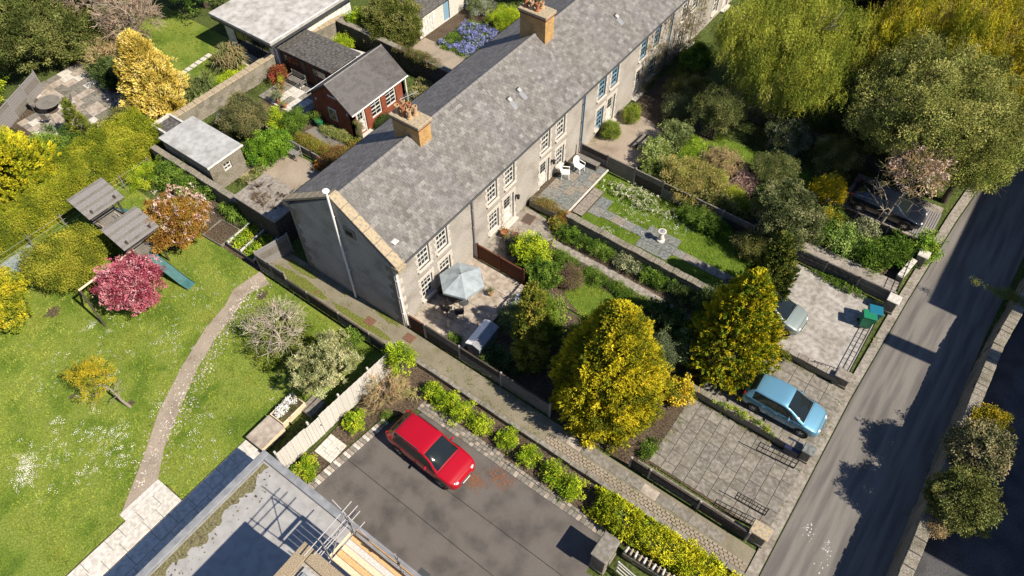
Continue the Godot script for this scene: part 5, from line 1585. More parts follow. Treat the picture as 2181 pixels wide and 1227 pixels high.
	# bins and box by the lane
	for q in [[14.85, 20.3, M.green_bin, "green wheelie bin by the pale gate pier"], [15.35, 20.45, M.blue_bin, "blue wheelie bin next to the green one"]]:
		t = thing("wheelie_bin", q[3], "bin", Vector3(q[0], .02, q[1]), .35, "wheelie bins by the gate pier")
		k = MB.new()
		for f in [[Vector2(.22, .26), .05, Vector2(.29, .34), .95]]:
			var a: Vector2 = f[0]; var c: Vector2 = f[2]
			var P := []
			for s in [[-1, -1], [1, -1], [1, 1], [-1, 1]]: P.append([Vector3(s[0] * a.x, f[1], s[1] * a.y), Vector3(s[0] * c.x, f[3], s[1] * c.y)])
			for i in 4: k.quad(P[i][0], P[(i + 1) % 4][0], P[(i + 1) % 4][1], P[i][1], P[i][1] + P[(i + 1) % 4][1] - Vector3.UP * 2)
			k.quad(P[0][0], P[1][0], P[2][0], P[3][0], Vector3.DOWN)
		put(t, "body", k.mesh(), q[2])
		var lid := bx(t, "lid", Vector3(.62, .06, .74), Vector3(0, 1.0, .02), q[2], 0, .02); lid.rotation.x = .08
		pole(t, "handle", Vector3(-.24, .98, -.4), Vector3(.24, .98, -.4), .02, M.black_metal, 6)
		for s in [-1, 1]:
			k = MB.new(); k.lathe([Vector2(0, -.03), Vector2(.1, -.03), Vector2(.1, .03), Vector2(0, .03)], 14, Vector3.ZERO, Basis(Vector3(0, 0, 1), PI * .5))
			put(t, "wheel", k.mesh(), M.rubber, Vector3(s * .26, .1, -.28))
	t = thing("recycling_box", "navy blue lidded box beside the gate pier", "box", Vector3(5.5, .02, 20.1), .05)
	bx(t, "body", Vector3(.6, .5, .7), Vector3(0, .25, 0), M.navy, 0, .03)
	bx(t, "lid", Vector3(.66, .06, .76), Vector3(0, .53, 0), M.navy, 0, .02)
	# potted plants on the second patio
	flower_pot("terracotta pot with orange flowers by the second cottage wall", 8.55, .5, 1.3, M.terracotta, "bloom", [Color(.5, .16, .02), Color(.1, .12, .02), Color(.3, .1, .02)], 302)
	flower_pot("brown pot with low plant left of the terracotta pot", 8.25, .95, 1.1, M.pot_dark, "fine", olive, 303)
	flower_pot("rust coloured pot with dead stems on the second patio", 8.8, 1.1, 1.1, M.rust, "twig", [Color(.2, .12, .06), Color(.3, .17, .08)], 304)
	t = thing("doormat", "brown door mat in front of the second cottage", "mat", Vector3(10.55, .03, .85), .1)
	bx(t, "mat", Vector3(.8, .03, .7), Vector3.ZERO, M.rust, 0, .008); bx(t, "border", Vector3(.7, .01, .6), Vector3(0, .018, 0), M.pot_dark, 0, .003)
	# benches in the rear and fourth gardens
	bench("weathered wooden bench in front of the long dark shed", 11.55, .04, -20.6, -PI * .5, 1.5, M.old_wood)
	bench("small grey wooden bench in the store yard", 6.0, .02, -15.2, -PI * .5, 1.3, M.grey_wood)
	t = thing("plank_seat", "two weathered planks on trestles in the fourth garden", "bench", Vector3(20.75, .02, 2.85), -.05)
	for i in 2: bx(t, "plank", Vector3(1.6, .05, .16), Vector3(0, .4, i * .34), M.old_wood, 0, .01)
	for x in [-.6, .6]: bx(t, "trestle", Vector3(.1, .36, .5), Vector3(x, .19, .17), M.dark_wood)
	# upturned boat against the long wall
	t = thing("upturned_boat", "small pale blue upturned boat against the long stone wall", "boat", Vector3(6.1, .0, -22.2), .25)
	k = MB.new()
	var S := 9
	for i in S:
		var s0 := float(i) / S; var s1 := float(i + 1) / S
		for j in 6:
			var P := []
			for q in [[s0, j], [s1, j], [s1, j + 1], [s0, j + 1]]:
				var w := .5 * sin(PI * (.12 + .8 * q[0])) 
				var ang: float = PI * q[1] / 6.0
				P.append(Vector3(-1.0 + 2.0 * q[0], .02 + w * .85 * sin(ang), cos(ang) * w))
			k.quad(P[0], P[1], P[2], P[3], P[0] + P[2] - Vector3(P[0].x + P[2].x, 0, 0))
	put(t, "hull", k.mesh(), M.tarp)
	bx(t, "keel", Vector3(1.9, .06, .05), Vector3(0, .45, 0), M.dark_wood)
	# far patio table and chairs
	t = thing("round_table", "round grey patio table on the far sunlit paving", "table", Vector3(-.7, .03, -32.6))
	k = MB.new(); k.lathe([Vector2(0, .68), Vector2(.78, .68), Vector2(.8, .72), Vector2(.78, .75), Vector2(0, .75)], 28); put(t, "table_top", k.mesh(), M.old_wood)
	k = MB.new(); k.lathe([Vector2(0, 0), Vector2(.4, 0), Vector2(.1, .1), Vector2(.08, .68), Vector2(0, .68)], 16); put(t, "pedestal", k.mesh(), M.dark_wood)
	var far := "wooden chairs around the far patio table"
	dark_chair("wooden chair right of the far patio table", .35, -31.9, -2.3, M.old_wood, far, .03)
	dark_chair("wooden chair nearest the camera at the far patio table", -1.6, -31.5, 2.2, M.old_wood, far, .03)
	dark_chair("wooden chair by the grey fence at the far patio table", -1.3, -33.4, .4, M.old_wood, far, .03)
	# planters on the terrace edge
	t = thing("planter_box", "long wooden planter full of white flowers at the lawn edge", "planter", Vector3(-7.45, 0, -1.15), -.0)
	for z in [-.45, .45]: bx(t, "side_board", Vector3(1.5, .45, .06), Vector3(0, .225, z), M.pale_timber)
	for x in [-.72, .72]: bx(t, "end_board", Vector3(.06, .45, .84), Vector3(x, .225, 0), M.pale_timber)
	bx(t, "soil", Vector3(1.38, .1, .82), Vector3(0, .36, 0), M.soil, 0, 0)
	var xf := []
	r.seed = 71
	for i in 120: xf.append(Transform3D(Basis(Vector3.UP, r.randf() * TAU).scaled(Vector3.ONE * r.randf_range(.4, .7)), Vector3(r.randf_range(-.66, .66), r.randf_range(.42, .55), r.randf_range(-.42, .1))))
	scatter(t, "flowers", "bloom", xf, [Color(.72, .71, .68), Color(.8, .79, .76)], 71, .9, true)
	xf = []
	for i in 60: xf.append(Transform3D(basis_z(rdir(r), 0).scaled(Vector3.ONE * r.randf_range(.35, .6)), Vector3(r.randf_range(-.66, .66), r.randf_range(.4, .5), r.randf_range(-.3, .42))))
	scatter(t, "leaves", "fine", xf, olive, 72)
	t = thing("timber_box", "square sand coloured timber box on the terrace edge", "planter", Vector3(-9.0, 0, -1.05))
	bx(t, "box_body", Vector3(1.45, .42, 1.1), Vector3(0, .21, 0), M.pale_timber, 0, .015)
	bx(t, "box_lid", Vector3(1.5, .05, 1.15), Vector3(0, .45, 0), M.patio, 0, .012)
	t = thing("step_block", "grey stone step block beside the pale fence", "step", Vector3(-6.55, 0, -.2))
	bx(t, "step", Vector3(1.0, .3, .5), Vector3(0, .15, 0), M.slab2, 0, .015); bx(t, "lower_step", Vector3(1.0, .15, .4), Vector3(0, .075, -.45), M.slab2, 0, .015)
	play_frame()
	vegetable_plot()
	# logs and stacked timber behind the garden house
	t = thing("timber_stack", "stack of weathered planks behind the garden house roof", "timber", Vector3(15.8, 0, -19.0), .2)
	for i in 5:
		for j in 4: bx(t, "plank", Vector3(.3, .06, 1.9), Vector3(-.6 + i * .32, .5 + j * .07, 0), M.old_wood if (i + j) % 2 == 0 else M.pale_wood0)
	for z in [-.7, .7]: bx(t, "bearer", Vector3(1.5, .46, .1), Vector3(0, .23, z), M.dark_wood)
	flower_pot("green lidded tub against the garden house gable", 9.3, -16.0, 1.6, M.green_bin, "fine", green, 305)
	flower_pot("clay pot on the brick house patio, near the shed", 10.2, -20.9, 1.2, M.terracotta, "broad", olive, 306, .05)
	flower_pot("clay pot with grassy plant on the brick house patio edge", 9.3, -20.2, 1.2, M.terracotta, "strap", grey_green, 307, .05)
	flower_pot("small clay pot at the corner of the brick house patio", 9.2, -19.4, .9, M.terracotta, "fine", green, 308, .05)
	flower_pot("clay pot close to the wooden bench by the shed", 10.9, -21.5, 1.1, M.terracotta, "fine", lime, 309, .05)
	# small blue trays by the vegetable plot
	t = thing("plant_tray", "pale blue plant trays beside the vegetable frame", "tray", Vector3(-1.1, .02, -10.1), .3)
	for i in 2: bx(t, "tray", Vector3(.35, .08, .5), Vector3(i * .4, .04, 0), M.tarp)
	# netting roll along the hedge
	t = thing("garden_netting", "strip of pale blue netting laid in front of the hedge", "netting", Vector3(-10.9, .02, -21.4), 0.05)
	bx(t, "net_sheet", Vector3(4.6, .05, 1.6), Vector3.ZERO, M.net, 0, .02)
	bx(t, "batten", Vector3(4.6, .07, .07), Vector3(0, .04, .8), M.old_wood)

func play_frame():
	# two shingled towers with a bridge, slides and a swing arm
	var t := thing("play_tower", "wooden play tower with two grey roofs, a bridge, slides and a swing beam", "play tower", Vector3(-6.35, 0, -15.8))
	var w = M.old_wood
	for q in [[0.0, 0.0], [.25, -3.6]]:
		var o := Vector3(q[0], 0, q[1])
		for sx in [0, 1]:
			for sz in [0, 1]: bx(t, "post", Vector3(.1, 3.1, .1), o + Vector3(.2 + sx * 1.5, 1.55, .2 + sz * 1.2), M.dark_wood)
		for i in 6: bx(t, "deck_board", Vector3(1.6, .04, .2), o + Vector3(.95, 1.4, .25 + i * .22), w)
		for y in [1.7, 1.95]: bx(t, "rail", Vector3(1.5, .08, .03), o + Vector3(.95, y, .16), w)
		# mono-pitch roof of boards, falling towards the lawn
		for i in 11:
			var b := bx(t, "roof_board", Vector3(2.3, .035, .185), o + Vector3(.95, 3.3 - i * .05, -.1 + i * .165), M.old_wood if i % 3 == 0 else M.grey_wood, 0, .004)
			b.rotation.x = .1
		bx(t, "roof_batten", Vector3(2.2, .06, .06), o + Vector3(.95, 2.76, 1.74), M.dark_wood)
	for i in 6: bx(t, "bridge_board", Vector3(1.0, .04, .3), Vector3(.95, 1.38, -2.1 + i * .34), w)
	for x in [.4, 1.5]:
		pole(t, "rope", Vector3(x, 2.1, -2.2), Vector3(x, 2.1, .2), .02, M.pale_timber, 5)
		for i in 5: pole(t, "baluster", Vector3(x, 1.4, -2.0 + i * .45), Vector3(x, 2.1, -2.0 + i * .45), .02, w, 5)
	# slides
	for q in [[Vector3(.85, 1.4, 1.5), Vector3(1.15, .12, 4.0), .58], [Vector3(1.9, 1.4, -2.9), Vector3(3.2, .15, -2.5), .5]]:
		var a: Vector3 = q[0]; var b: Vector3 = q[1]
		var d := (b - a)
		var side := d.cross(Vector3.UP).normalized() * float(q[2]) * .5
		var k := MB.new()
		var P := [a, a.lerp(b, .45) - Vector3.UP * .04, a.lerp(b, .85) - Vector3.UP * .08, b + d.normalized() * .2]
		P[3].y = .1
		for i in 3:
			k.quad(P[i] - side, P[i] + side, P[i + 1] + side, P[i + 1] - side, Vector3.UP)
			for s in [-1, 1]:
				k.quad(P[i] + side * s, P[i + 1] + side * s, P[i + 1] + side * s + Vector3.UP * .14, P[i] + side * s + Vector3.UP * .14, side * s)
		put(t, "slide", k.mesh(), M.teal_plastic)
	# swing beam with its A-frame
	pole(t, "swing_beam", Vector3(.3, 2.2, 1.35), Vector3(-3.2, 2.2, 1.4), .065, M.pale_timber, 8)
	pole(t, "swing_leg", Vector3(-3.15, 2.2, 1.4), Vector3(-3.4, 0, 2.5), .06, M.dark_wood, 8)
	pole(t, "swing_leg", Vector3(-3.15, 2.2, 1.4), Vector3(-3.3, 0, .2), .06, M.dark_wood, 8)
	for q in [-2.2, -1.4]:
		for z in [-.18, .18]: pole(t, "swing_rope", Vector3(q + z, 2.2, 1.4), Vector3(q + z, .45, 1.4), .012, M.pale_timber, 5)
		bx(t, "swing_seat", Vector3(.45, .03, .18), Vector3(q, .44, 1.4), M.teal_plastic)
	# ladder on the lawn side
	for s in [0, 1]: pole(t, "ladder_rail", Vector3(1.75, 1.4, .5 + s * .5), Vector3(2.5, 0, .7 + s * .5), .035, M.dark_wood, 6)
	for i in 4: pole(t, "rung", Vector3(1.9 + i * .15, .9 - i * .22, .55 + i * .03), Vector3(1.9 + i * .15, .9 - i * .22, 1.05 + i * .03), .022, w, 5)

func vegetable_plot():
	var t := thing("vegetable_frame", "timber framed vegetable bed with leafy rows by the alley head", "vegetable bed", Vector3(-1.75, 0, -12.4))
	for q in [[1.05, 0.0], [1.05, 1.15], [1.05, 2.3]]:
		bx(t, "cross_board", Vector3(2.1, .16, .08), Vector3(q[0] - .1, .42, q[1]), M.pale_wood0, .08)
	for x in [-.1, 1.95]: bx(t, "side_board", Vector3(.06, .3, 2.4), Vector3(x, .2, 1.15), M.old_wood)
	bx(t, "bed_soil", Vector3(1.95, .14, 2.3), Vector3(.92, .1, 1.15), M.soil, 0, 0)
	var r := RandomNumberGenerator.new()
	r.seed = 17
	var xf := []
	for i in 60: xf.append(Transform3D(basis_z(rdir(r) + Vector3.UP, r.randf() * 6).scaled(Vector3.ONE * r.randf_range(.6, 1.0)), Vector3(r.randf_range(.1, 1.8), r.randf_range(.25, .45), [.3, .62, 1.5, 1.85][r.randi() % 4] + r.randfn(0, .1))))
	scatter(t, "vegetables", "broad", xf, lime, 171)
	t = thing("timber_edged_bed", "bare timber edged bed beside the copper tree", "raised bed", Vector3(-2.2, 0, -14.3), .05)
	for z in [0.0, 1.6]: bx(t, "edge_board", Vector3(1.5, .18, .06), Vector3(.75, .09, z), M.old_wood)
	for x in [0.0, 1.5]: bx(t, "edge_board", Vector3(.06, .18, 1.55), Vector3(x, .09, .8), M.old_wood)
	bx(t, "bed_soil", Vector3(1.42, .1, 1.52), Vector3(.75, .06, .8), M.soil, 0, 0)

# ---------------------------------------------------------------- cars
# stations from tail to nose: z, half width, belt height, top height, roof half width, sill height
func car(label: String, at: Vector3, turn: float, paint: Material, st: Array, wheels: Array, wr: float, screen: int, roof_front: int, tail: int, dark_arch := true):
	var t := thing("parked_car", label, "car", at, turn, "cars parked by the houses")
	var SUB := 4
	var rows := []
	var seg := []
	for i in st.size() - 1:
		for k in SUB:
			var u := float(k) / SUB
			var a = st[maxi(i - 1, 0)]; var b = st[i]; var c = st[i + 1]; var d = st[mini(i + 2, st.size() - 1)]
			var q := []
			for j in 6:
				var v: float = cubic_interpolate(b[j], c[j], a[j], d[j], u) if j > 0 else lerpf(b[0], c[0], u)
				q.append(lerpf(lerpf(b[j], c[j], u), v, .6))
			rows.append(q); seg.append(i)
	rows.append(st[st.size() - 1].duplicate()); seg.append(st.size() - 2)
	var pt := []
	for q in rows:
		var w: float = q[1]; var yb: float = q[2]; var yt: float = q[3]; var r: float = q[4]; var s: float = q[5]
		var gl := clampf((yt - yb - .1) / .25, 0, 1)
		var line := [Vector2(w * .86, s), Vector2(w * .985, s + .1), Vector2(w, lerpf(s, yb, .5)), Vector2(w * .985, yb - .06), Vector2(w * lerpf(.97, .955, gl), yb),
			Vector2(lerpf(w * .93, r + .03, gl), lerpf(yb + .018, yt - .075, gl)), Vector2(lerpf(w * .82, r - .05, gl), lerpf(lerpf(yb, yt, .6) + .012, yt - .018, gl)), Vector2(r * .55, yt - .002), Vector2(0, yt + .012)]
		var ring := []
		for p in line: ring.append(Vector3(p.x, p.y, q[0]))
		for k in range(7, -1, -1): ring.append(Vector3(-line[k].x, line[k].y, q[0]))
		pt.append(ring)
	var nn := []
	for i in pt.size():
		var row := []
		for j in 17:
			var du: Vector3 = pt[mini(i + 1, pt.size() - 1)][j] - pt[maxi(i - 1, 0)][j]
			var dv: Vector3 = pt[i][mini(j + 1, 16)] - pt[i][maxi(j - 1, 0)]
			var n := dv.cross(du).normalized()
			if n.dot(pt[i][j] - Vector3(0, .6, pt[i][j].z)) < 0: n = -n
			row.append(n)
		nn.append(row)
	var body := MB.new()
	var glass := {"windscreen": MB.new(), "rear_window": MB.new(), "side_window_left": MB.new(), "side_window_right": MB.new()}
	for i in pt.size() - 1:
		var s: int = seg[i]
		for j in 16:
			var tgt := body
			var up := j >= 6 and j <= 9
			if s == screen and up: tgt = glass.windscreen
			elif s == tail and up: tgt = glass.rear_window
			elif (j == 4 or j == 11) and s > tail and s <= roof_front: tgt = glass.side_window_left if j == 4 else glass.side_window_right
			tgt.tri(pt[i][j], pt[i + 1][j], pt[i + 1][j + 1], nn[i][j], nn[i + 1][j], nn[i + 1][j + 1])
			tgt.tri(pt[i][j], pt[i + 1][j + 1], pt[i][j + 1], nn[i][j], nn[i + 1][j + 1], nn[i][j + 1])
	for e in [0, pt.size() - 1]:
		for j in 15: body.flat(pt[e][0], pt[e][j + 1], pt[e][j + 2], Vector3(0, 0, -1 if e == 0 else 1))
	var under := MB.new()
	for i in pt.size() - 1: under.quad(pt[i][0], pt[i + 1][0], pt[i + 1][16], pt[i][16], Vector3.DOWN)
	put(t, "body", body.mesh(), paint)
	put(t, "underbody", under.mesh(), M.rubber)
	for g in ["windscreen", "rear_window", "side_window_left", "side_window_right"]:
		if glass[g].v.size() > 0: put(t, g if not g.begins_with("side") else "side_window", glass[g].mesh(), M.car_glass)
	var hw: float = st[5][1]
	for z in wheels:
		for s in [-1, 1]:
			var k := MB.new()
			k.lathe([Vector2(.2, -.1), Vector2(wr - .03, -.1), Vector2(wr, -.07), Vector2(wr, .07), Vector2(wr - .03, .1), Vector2(.2, .1)], 24, Vector3.ZERO, Basis(Vector3(0, 0, 1), -PI * .5 * s))
			var wh := put(t, "wheel", k.mesh(), M.rubber, Vector3(s * (hw - .095), wr, z))
			var rim := MB.new()
			rim.lathe([Vector2(0, .07), Vector2(.06, .085), Vector2(.2, .06), Vector2(.215, .09), Vector2(.22, .09)], 20, Vector3.ZERO, Basis(Vector3(0, 0, 1), -PI * .5 * s))
			put(wh, "rim", rim.mesh(), M.alloy)
			for i in 5:
				var sp := bx(wh, "spoke_gap", Vector3(.012, .1, .05), Vector3(s * .084, sin(i * TAU / 5) * .13, cos(i * TAU / 5) * .13), M.rubber, 0, .002)
				sp.rotation.x = -i * TAU / 5 + PI * .5
			var arch := MB.new()
			arch.lathe([Vector2(wr - .02, -.02), Vector2(wr + .055, -.02), Vector2(wr + .055, .008), Vector2(wr - .02, .008), Vector2(wr - .02, -.02)], 28, Vector3.ZERO, Basis(Vector3(0, 0, 1), -PI * .5 * s))
			put(t, "wheel_arch", arch.mesh(), M.rubber if dark_arch else paint, Vector3(s * (hw + .002), wr, z))
	# shut lines that follow the body
	for q in [[st[tail + 2][0] - .15, 1, 4], [lerpf(st[tail + 2][0], st[screen][0], .62), 1, 4], [st[screen][0] + .55, 1, 4], [st[screen + 1][0] + .06, 5, 11], [st[screen][0] + .0, 6, 10], [st[st.size() - 2][0] - .06, 4, 12], [st[1][0] + .05, 4, 12]]:
		var row := 0
		for i in pt.size():
			if absf(pt[i][0].z - q[0]) < absf(pt[row][0].z - q[0]): row = i
		var k := MB.new()
		for side in ([0, 1] if q[2] == 4 else [0]):
			for j in range(q[1], q[2]):
				var j0 := j if side == 0 else 16 - j
				var j1 := j + 1 if side == 0 else 15 - j
				var a: Vector3 = pt[row][j0] + nn[row][j0] * .004; var b: Vector3 = pt[row][j1] + nn[row][j1] * .004
				k.quad(a - Vector3(0, 0, .009), b - Vector3(0, 0, .009), b + Vector3(0, 0, .009), a + Vector3(0, 0, .009), nn[row][j0])
		put(t, "shut_line", k.mesh(), M.rubber)
	# details
	var nose = st[st.size() - 2]; var n3 = st[st.size() - 3]; var back = st[1]
	for s in [-1, 1]:
		var hl := bx(t, "headlight", Vector3(.34, .13, .2), Vector3(s * (nose[1] - .2), nose[2] - .02, nose[0] - .06), M.lamp_clear, s * .5, .04); hl.rotation.x = -.25
		bx(t, "tail_light", Vector3(.14, .3, .12), Vector3(s * (back[1] - .1), back[2] - .02, back[0] + .02), M.lamp_red, 0, .03)
		var mz: float = st[screen][0] + .28
		var mi := bx(t, "door_mirror", Vector3(.2, .13, .1), Vector3(s * (hw + .05), st[screen][2] + .06, mz), paint, s * -.2, .04)
		bx(mi, "mirror_stalk", Vector3(.12, .04, .04), Vector3(-s * .12, -.05, 0), M.rubber)
		for z in [st[tail][0] + .95, st[screen][0] - .35]: bx(t, "door_handle", Vector3(.025, .03, .16), Vector3(s * (hw - .004), st[5][2] - .12, z), paint, 0, .008)
		if label.contains("red"): pole(t, "roof_rail", Vector3(s * (st[5][4] - .02), st[5][3] + .035, st[tail + 1][0] + .1), Vector3(s * (st[5][4] - .02), st[5][3] + .03, st[roof_front][0] - .3), .02, M.dark_grey, 6)
	var tip = st[st.size() - 1]
	bx(t, "grille", Vector3(tip[1] * 1.3, .14, .08), Vector3(0, lerpf(tip[5], tip[3], .55), tip[0] - .01), M.dark_grey, 0, .02)
	bx(t, "number_plate", Vector3(.5, .11, .02), Vector3(0, lerpf(tip[5], tip[3], .25), tip[0] + .025), M.plate_white, 0, .004)
	for s in [-1, 1]:
		var wp := MB.new()
		var c0 := Vector3(s * .12 + .08, st[screen + 1][3] + .04, st[screen + 1][0] - .06)
		wp.bar(c0, c0 + Vector3(.42, .03, -.06), .016)
		put(t, "wiper", wp.mesh(), M.rubber)
	return t

func build_cars():
	var suv := [[-2.22, .66, .82, .88, .56, .45], [-2.16, .82, .95, 1.03, .68, .32], [-2.0, .89, 1.03, 1.22, .66, .28], [-1.62, .915, 1.05, 1.60, .62, .26], [-1.0, .92, 1.03, 1.655, .69, .25], [-.1, .925, 1.01, 1.66, .695, .25], [.28, .925, 1.0, 1.60, .68, .25], [1.15, .92, .99, 1.11, .74, .25], [1.3, .915, .98, 1.075, .72, .26], [1.85, .88, .91, .98, .68, .27], [2.12, .78, .80, .86, .60, .30], [2.22, .62, .66, .70, .48, .38]]
	car("shiny red car parked on the tarmac drive", Vector3(-5.0, .01, 6.2), -.035, M.paint_red, suv, [-1.35, 1.36], .345, 6, 6, 2)
	var hatch := [[-1.98, .60, .80, .86, .5, .42], [-1.93, .76, .92, 1.02, .64, .30], [-1.8, .82, 1.0, 1.25, .62, .26], [-1.5, .845, 1.02, 1.48, .58, .24], [-.9, .85, .99, 1.535, .64, .23], [-.2, .855, .96, 1.54, .645, .23], [.15, .855, .95, 1.47, .64, .23], [1.12, .85, .92, 1.03, .66, .23], [1.28, .845, .90, .97, .66, .24], [1.66, .80, .80, .86, .60, .25], [1.88, .70, .68, .73, .52, .28], [1.98, .54, .55, .58, .42, .34]]
	car("light blue hatchback parked on the slabs facing the lane", Vector3(7.25, .025, 18.85), .03, M.paint_blue, hatch, [-1.25, 1.22], .31, 6, 6, 2, true)
	car("grey green car half hidden behind the golden conifer", Vector3(12.5, .02, 15.75), -.04, M.paint_silver, hatch, [-1.25, 1.22], .31, 6, 6, 2)
	var saloon := [[-2.2, .62, .80, .84, .5, .42], [-2.14, .80, .9, .98, .62, .3], [-1.95, .87, .95, 1.1, .62, .26], [-1.35, .89, .96, 1.38, .56, .24], [-.8, .9, .94, 1.43, .58, .23], [0.0, .9, .93, 1.435, .585, .23], [.4, .9, .92, 1.37, .58, .23], [1.2, .895, .9, 1.0, .66, .23], [1.4, .89, .88, .95, .67, .24], [1.85, .85, .78, .85, .62, .26], [2.12, .74, .66, .72, .54, .3], [2.2, .58, .52, .56, .44, .36]]
	car("dark navy car under the blossom tree facing the lane", Vector3(24.0, .02, 18.3), .02, M.paint_navy, saloon, [-1.38, 1.36], .32, 6, 6, 2)

# ---------------------------------------------------------------- trees
func tree(called: String, label: String, x: float, z: float, group := "") -> Node3D:
	return thing(called, label, "tree", Vector3(x, 0, z), 0.0, group)

func build_trees():
	var t: Node3D
	# golden conifers in the first two gardens
	t = tree("golden_conifer", "largest golden conifer, broad and yellow, beside the alley fence", 2.3, 11.5, "golden conifers")
	pole(t, "trunk", Vector3(0, 0, 0), Vector3(0, 7.0, 0), .2, M.bark, 8, .04)
	cone(t, 8.2, 2.45, "spray", 5600, gold, 401, {"belly": .3, "sharp": .62, "lump": .22, "size": .9, "y0": .1})
	t = tree("golden_conifer", "second golden conifer, pointed and amber tipped, behind the blue car", 8.35, 15.2, "golden conifers")
	pole(t, "trunk", Vector3(0, 0, 0), Vector3(0, 6.2, 0), .16, M.bark, 8, .03)
	cone(t, 7.2, 2.0, "spray", 3700, [Color(.12, .14, .014), Color(.24, .235, .016), Color(.38, .335, .016), Color(.46, .395, .02), Color(.16, .21, .02)], 403, {"belly": .22, "sharp": .75, "lump": .32, "size": .88, "y0": .15})
	t = tree("slim_conifer", "slim dark green columnar conifer in the first garden", 1.95, 7.1)
	pole(t, "trunk", Vector3(0, 0, 0), Vector3(0, 5.6, 0), .09, M.bark, 8, .02)
	cone(t, 6.8, .68, "spray", 800, [Color(.068, .088, .016), Color(.121, .149, .022), Color(.189, .203, .030), Color(.270, .243, .041)], 404, {"belly": .35, "sharp": .5, "lump": .25, "size": .8, "lift": 1.6})
	t = tree("slim_conifer", "second slim conifer, brighter green, close behind the first", 3.5, 6.7)
	pole(t, "trunk", Vector3(0, 0, 0), Vector3(0, 3.4, 0), .08, M.bark, 8, .02)
	cone(t, 4.2, .75, "spray", 520, [Color(.081, .135, .019), Color(.121, .189, .024), Color(.176, .243, .032)], 405, {"belly": .35, "sharp": .5, "lump": .3, "size": .8, "lift": 1.4})
	t = tree("dark_cypress", "dark green cypress beside the pale concrete parking", 13.0, 15.0)
	pole(t, "trunk", Vector3(0, 0, 0), Vector3(0, 4.6, 0), .12, M.bark, 8, .03)
	cone(t, 5.4, 1.05, "spray", 1100, [Color(.047, .068, .016), Color(.081, .108, .022), Color(.135, .155, .030), Color(.203, .203, .041)], 406, {"belly": .3, "sharp": .55, "lump": .3, "size": .9, "lift": 1.5})
	t = tree("golden_conifer", "pale straw yellow conifer between the far patio and lawn", 3.9, -26.2, "golden conifers")
	pole(t, "trunk", Vector3(0, 0, 0), Vector3(0, 5.0, 0), .15, M.bark, 8, .03)
	cone(t, 6.0, 1.75, "spray", 1900, [Color(.324, .243, .041), Color(.480, .379, .076), Color(.566, .453, .113), Color(.597, .501, .171)], 407, {"belly": .25, "sharp": .6, "lump": .3, "size": 1.15})
	t = tree("slim_conifer", "small narrow conifer in front of the far patio", -1.2, -27.6)
	pole(t, "trunk", Vector3(0, 0, 0), Vector3(0, 2.6, 0), .07, M.bark, 8, .02)
	cone(t, 3.4, .65, "spray", 330, [Color(.081, .108, .019), Color(.149, .176, .027), Color(.230, .230, .041)], 408, {"belly": .2, "sharp": .9, "size": .8})
	t = tree("golden_conifer", "wide yellow green conifer at the left edge behind the hedge", -7.2, -26.6, "golden conifers")
	pole(t, "trunk", Vector3(0, 0, 0), Vector3(0, 3.6, 0), .2, M.bark, 8, .05)
	cone(t, 5.0, 3.2, "spray", 2600, [Color(.15, .18, .014), Color(.25, .26, .016), Color(.36, .34, .018), Color(.44, .40, .024)], 409, {"belly": .3, "sharp": .6, "lump": .3, "size": 1.25})
	# lawn trees
	t = tree("blossom_tree", "round tree in deep pink blossom beside the swing beam", -7.55, -12.7)
	limbs(t, 1.4, .09, 1.2, 6, M.bark, 11)
	crown(t, Vector3(0, 2.0, 0), Vector3(1.55, 1.25, 1.55), "broad", 700, pinkish, 411, {"lobes": 5, "size": .75, "gap": .12})
	crown(t, Vector3(0, 2.05, 0), Vector3(1.65, 1.3, 1.65), "bloom", 420, [Color(.462, .090, .141), Color(.566, .181, .238), Color(.613, .307, .337)], 412, {"size": .8, "gap": .12, "called": "blossom", "inner": .7, "petal": true})
	t = tree("copper_tree", "copper leaved tree dotted with pale blossom by the vegetable plot", -3.2, -14.5)
	limbs(t, 1.5, .1, 1.5, 6, M.bark, 12)
	crown(t, Vector3(0, 2.1, 0), Vector3(1.95, 1.5, 1.95), "broad", 1050, copper, 413, {"lobes": 6, "size": .8, "gap": .15})
	crown(t, Vector3(.35, 2.5, 0), Vector3(1.6, 1.4, 1.6), "bloom", 260, [Color(.613, .429, .388), Color(.700, .550, .500), Color(.534, .296, .237)], 414, {"size": .8, "gap": .3, "called": "blossom", "inner": .8, "petal": true})
	t = tree("small_tree", "small leaning tree with thin golden leaves alone on the lawn", -12.0, -7.95)
	limbs(t, 1.7, .07, .9, 6, M.pale_bark, 13, Vector3(-.15, 0, -.75))
	crown(t, Vector3(-.3, 2.15, -1.3), Vector3(1.15, .75, 1.15), "fine", 130, [Color(.189, .189, .016), Color(.324, .270, .019), Color(.425, .319, .027)], 415, {"size": .8, "gap": .25})
	t = tree("bare_apple_tree", "spreading bare branched tree on the lawn near the alley fence", -4.75, -4.7)
	limbs(t, 1.0, .13, 1.9, 9, M.pale_bark, 14)
	var xf := []
	var r := RandomNumberGenerator.new()
	r.seed = 77
	for i in 90:
		var d := rdir(r)
		d.y = absf(d.y) * .6
		xf.append(Transform3D(basis_z(d + Vector3.UP * .3, r.randf() * 6).scaled(Vector3.ONE * r.randf_range(1.0, 1.7)), Vector3(0, 1.0, 0) + d * Vector3(1.6, 1.6, 1.6) * r.randf_range(.4, 1.0)))
	scatter(t, "twigs", "twig", xf, [Color(.324, .284, .230), Color(.425, .372, .305)], 416)
	crown(t, Vector3(0, 1.5, 0), Vector3(1.7, 1.0, 1.7), "fine", 90, [Color(.135, .176, .041), Color(.203, .243, .068)], 417, {"size": .7, "gap": .3, "called": "young_leaves"})
	t = tree("silver_shrub_tree", "silvery green feathery tree leaning on the pale fence", -4.9, -.7)
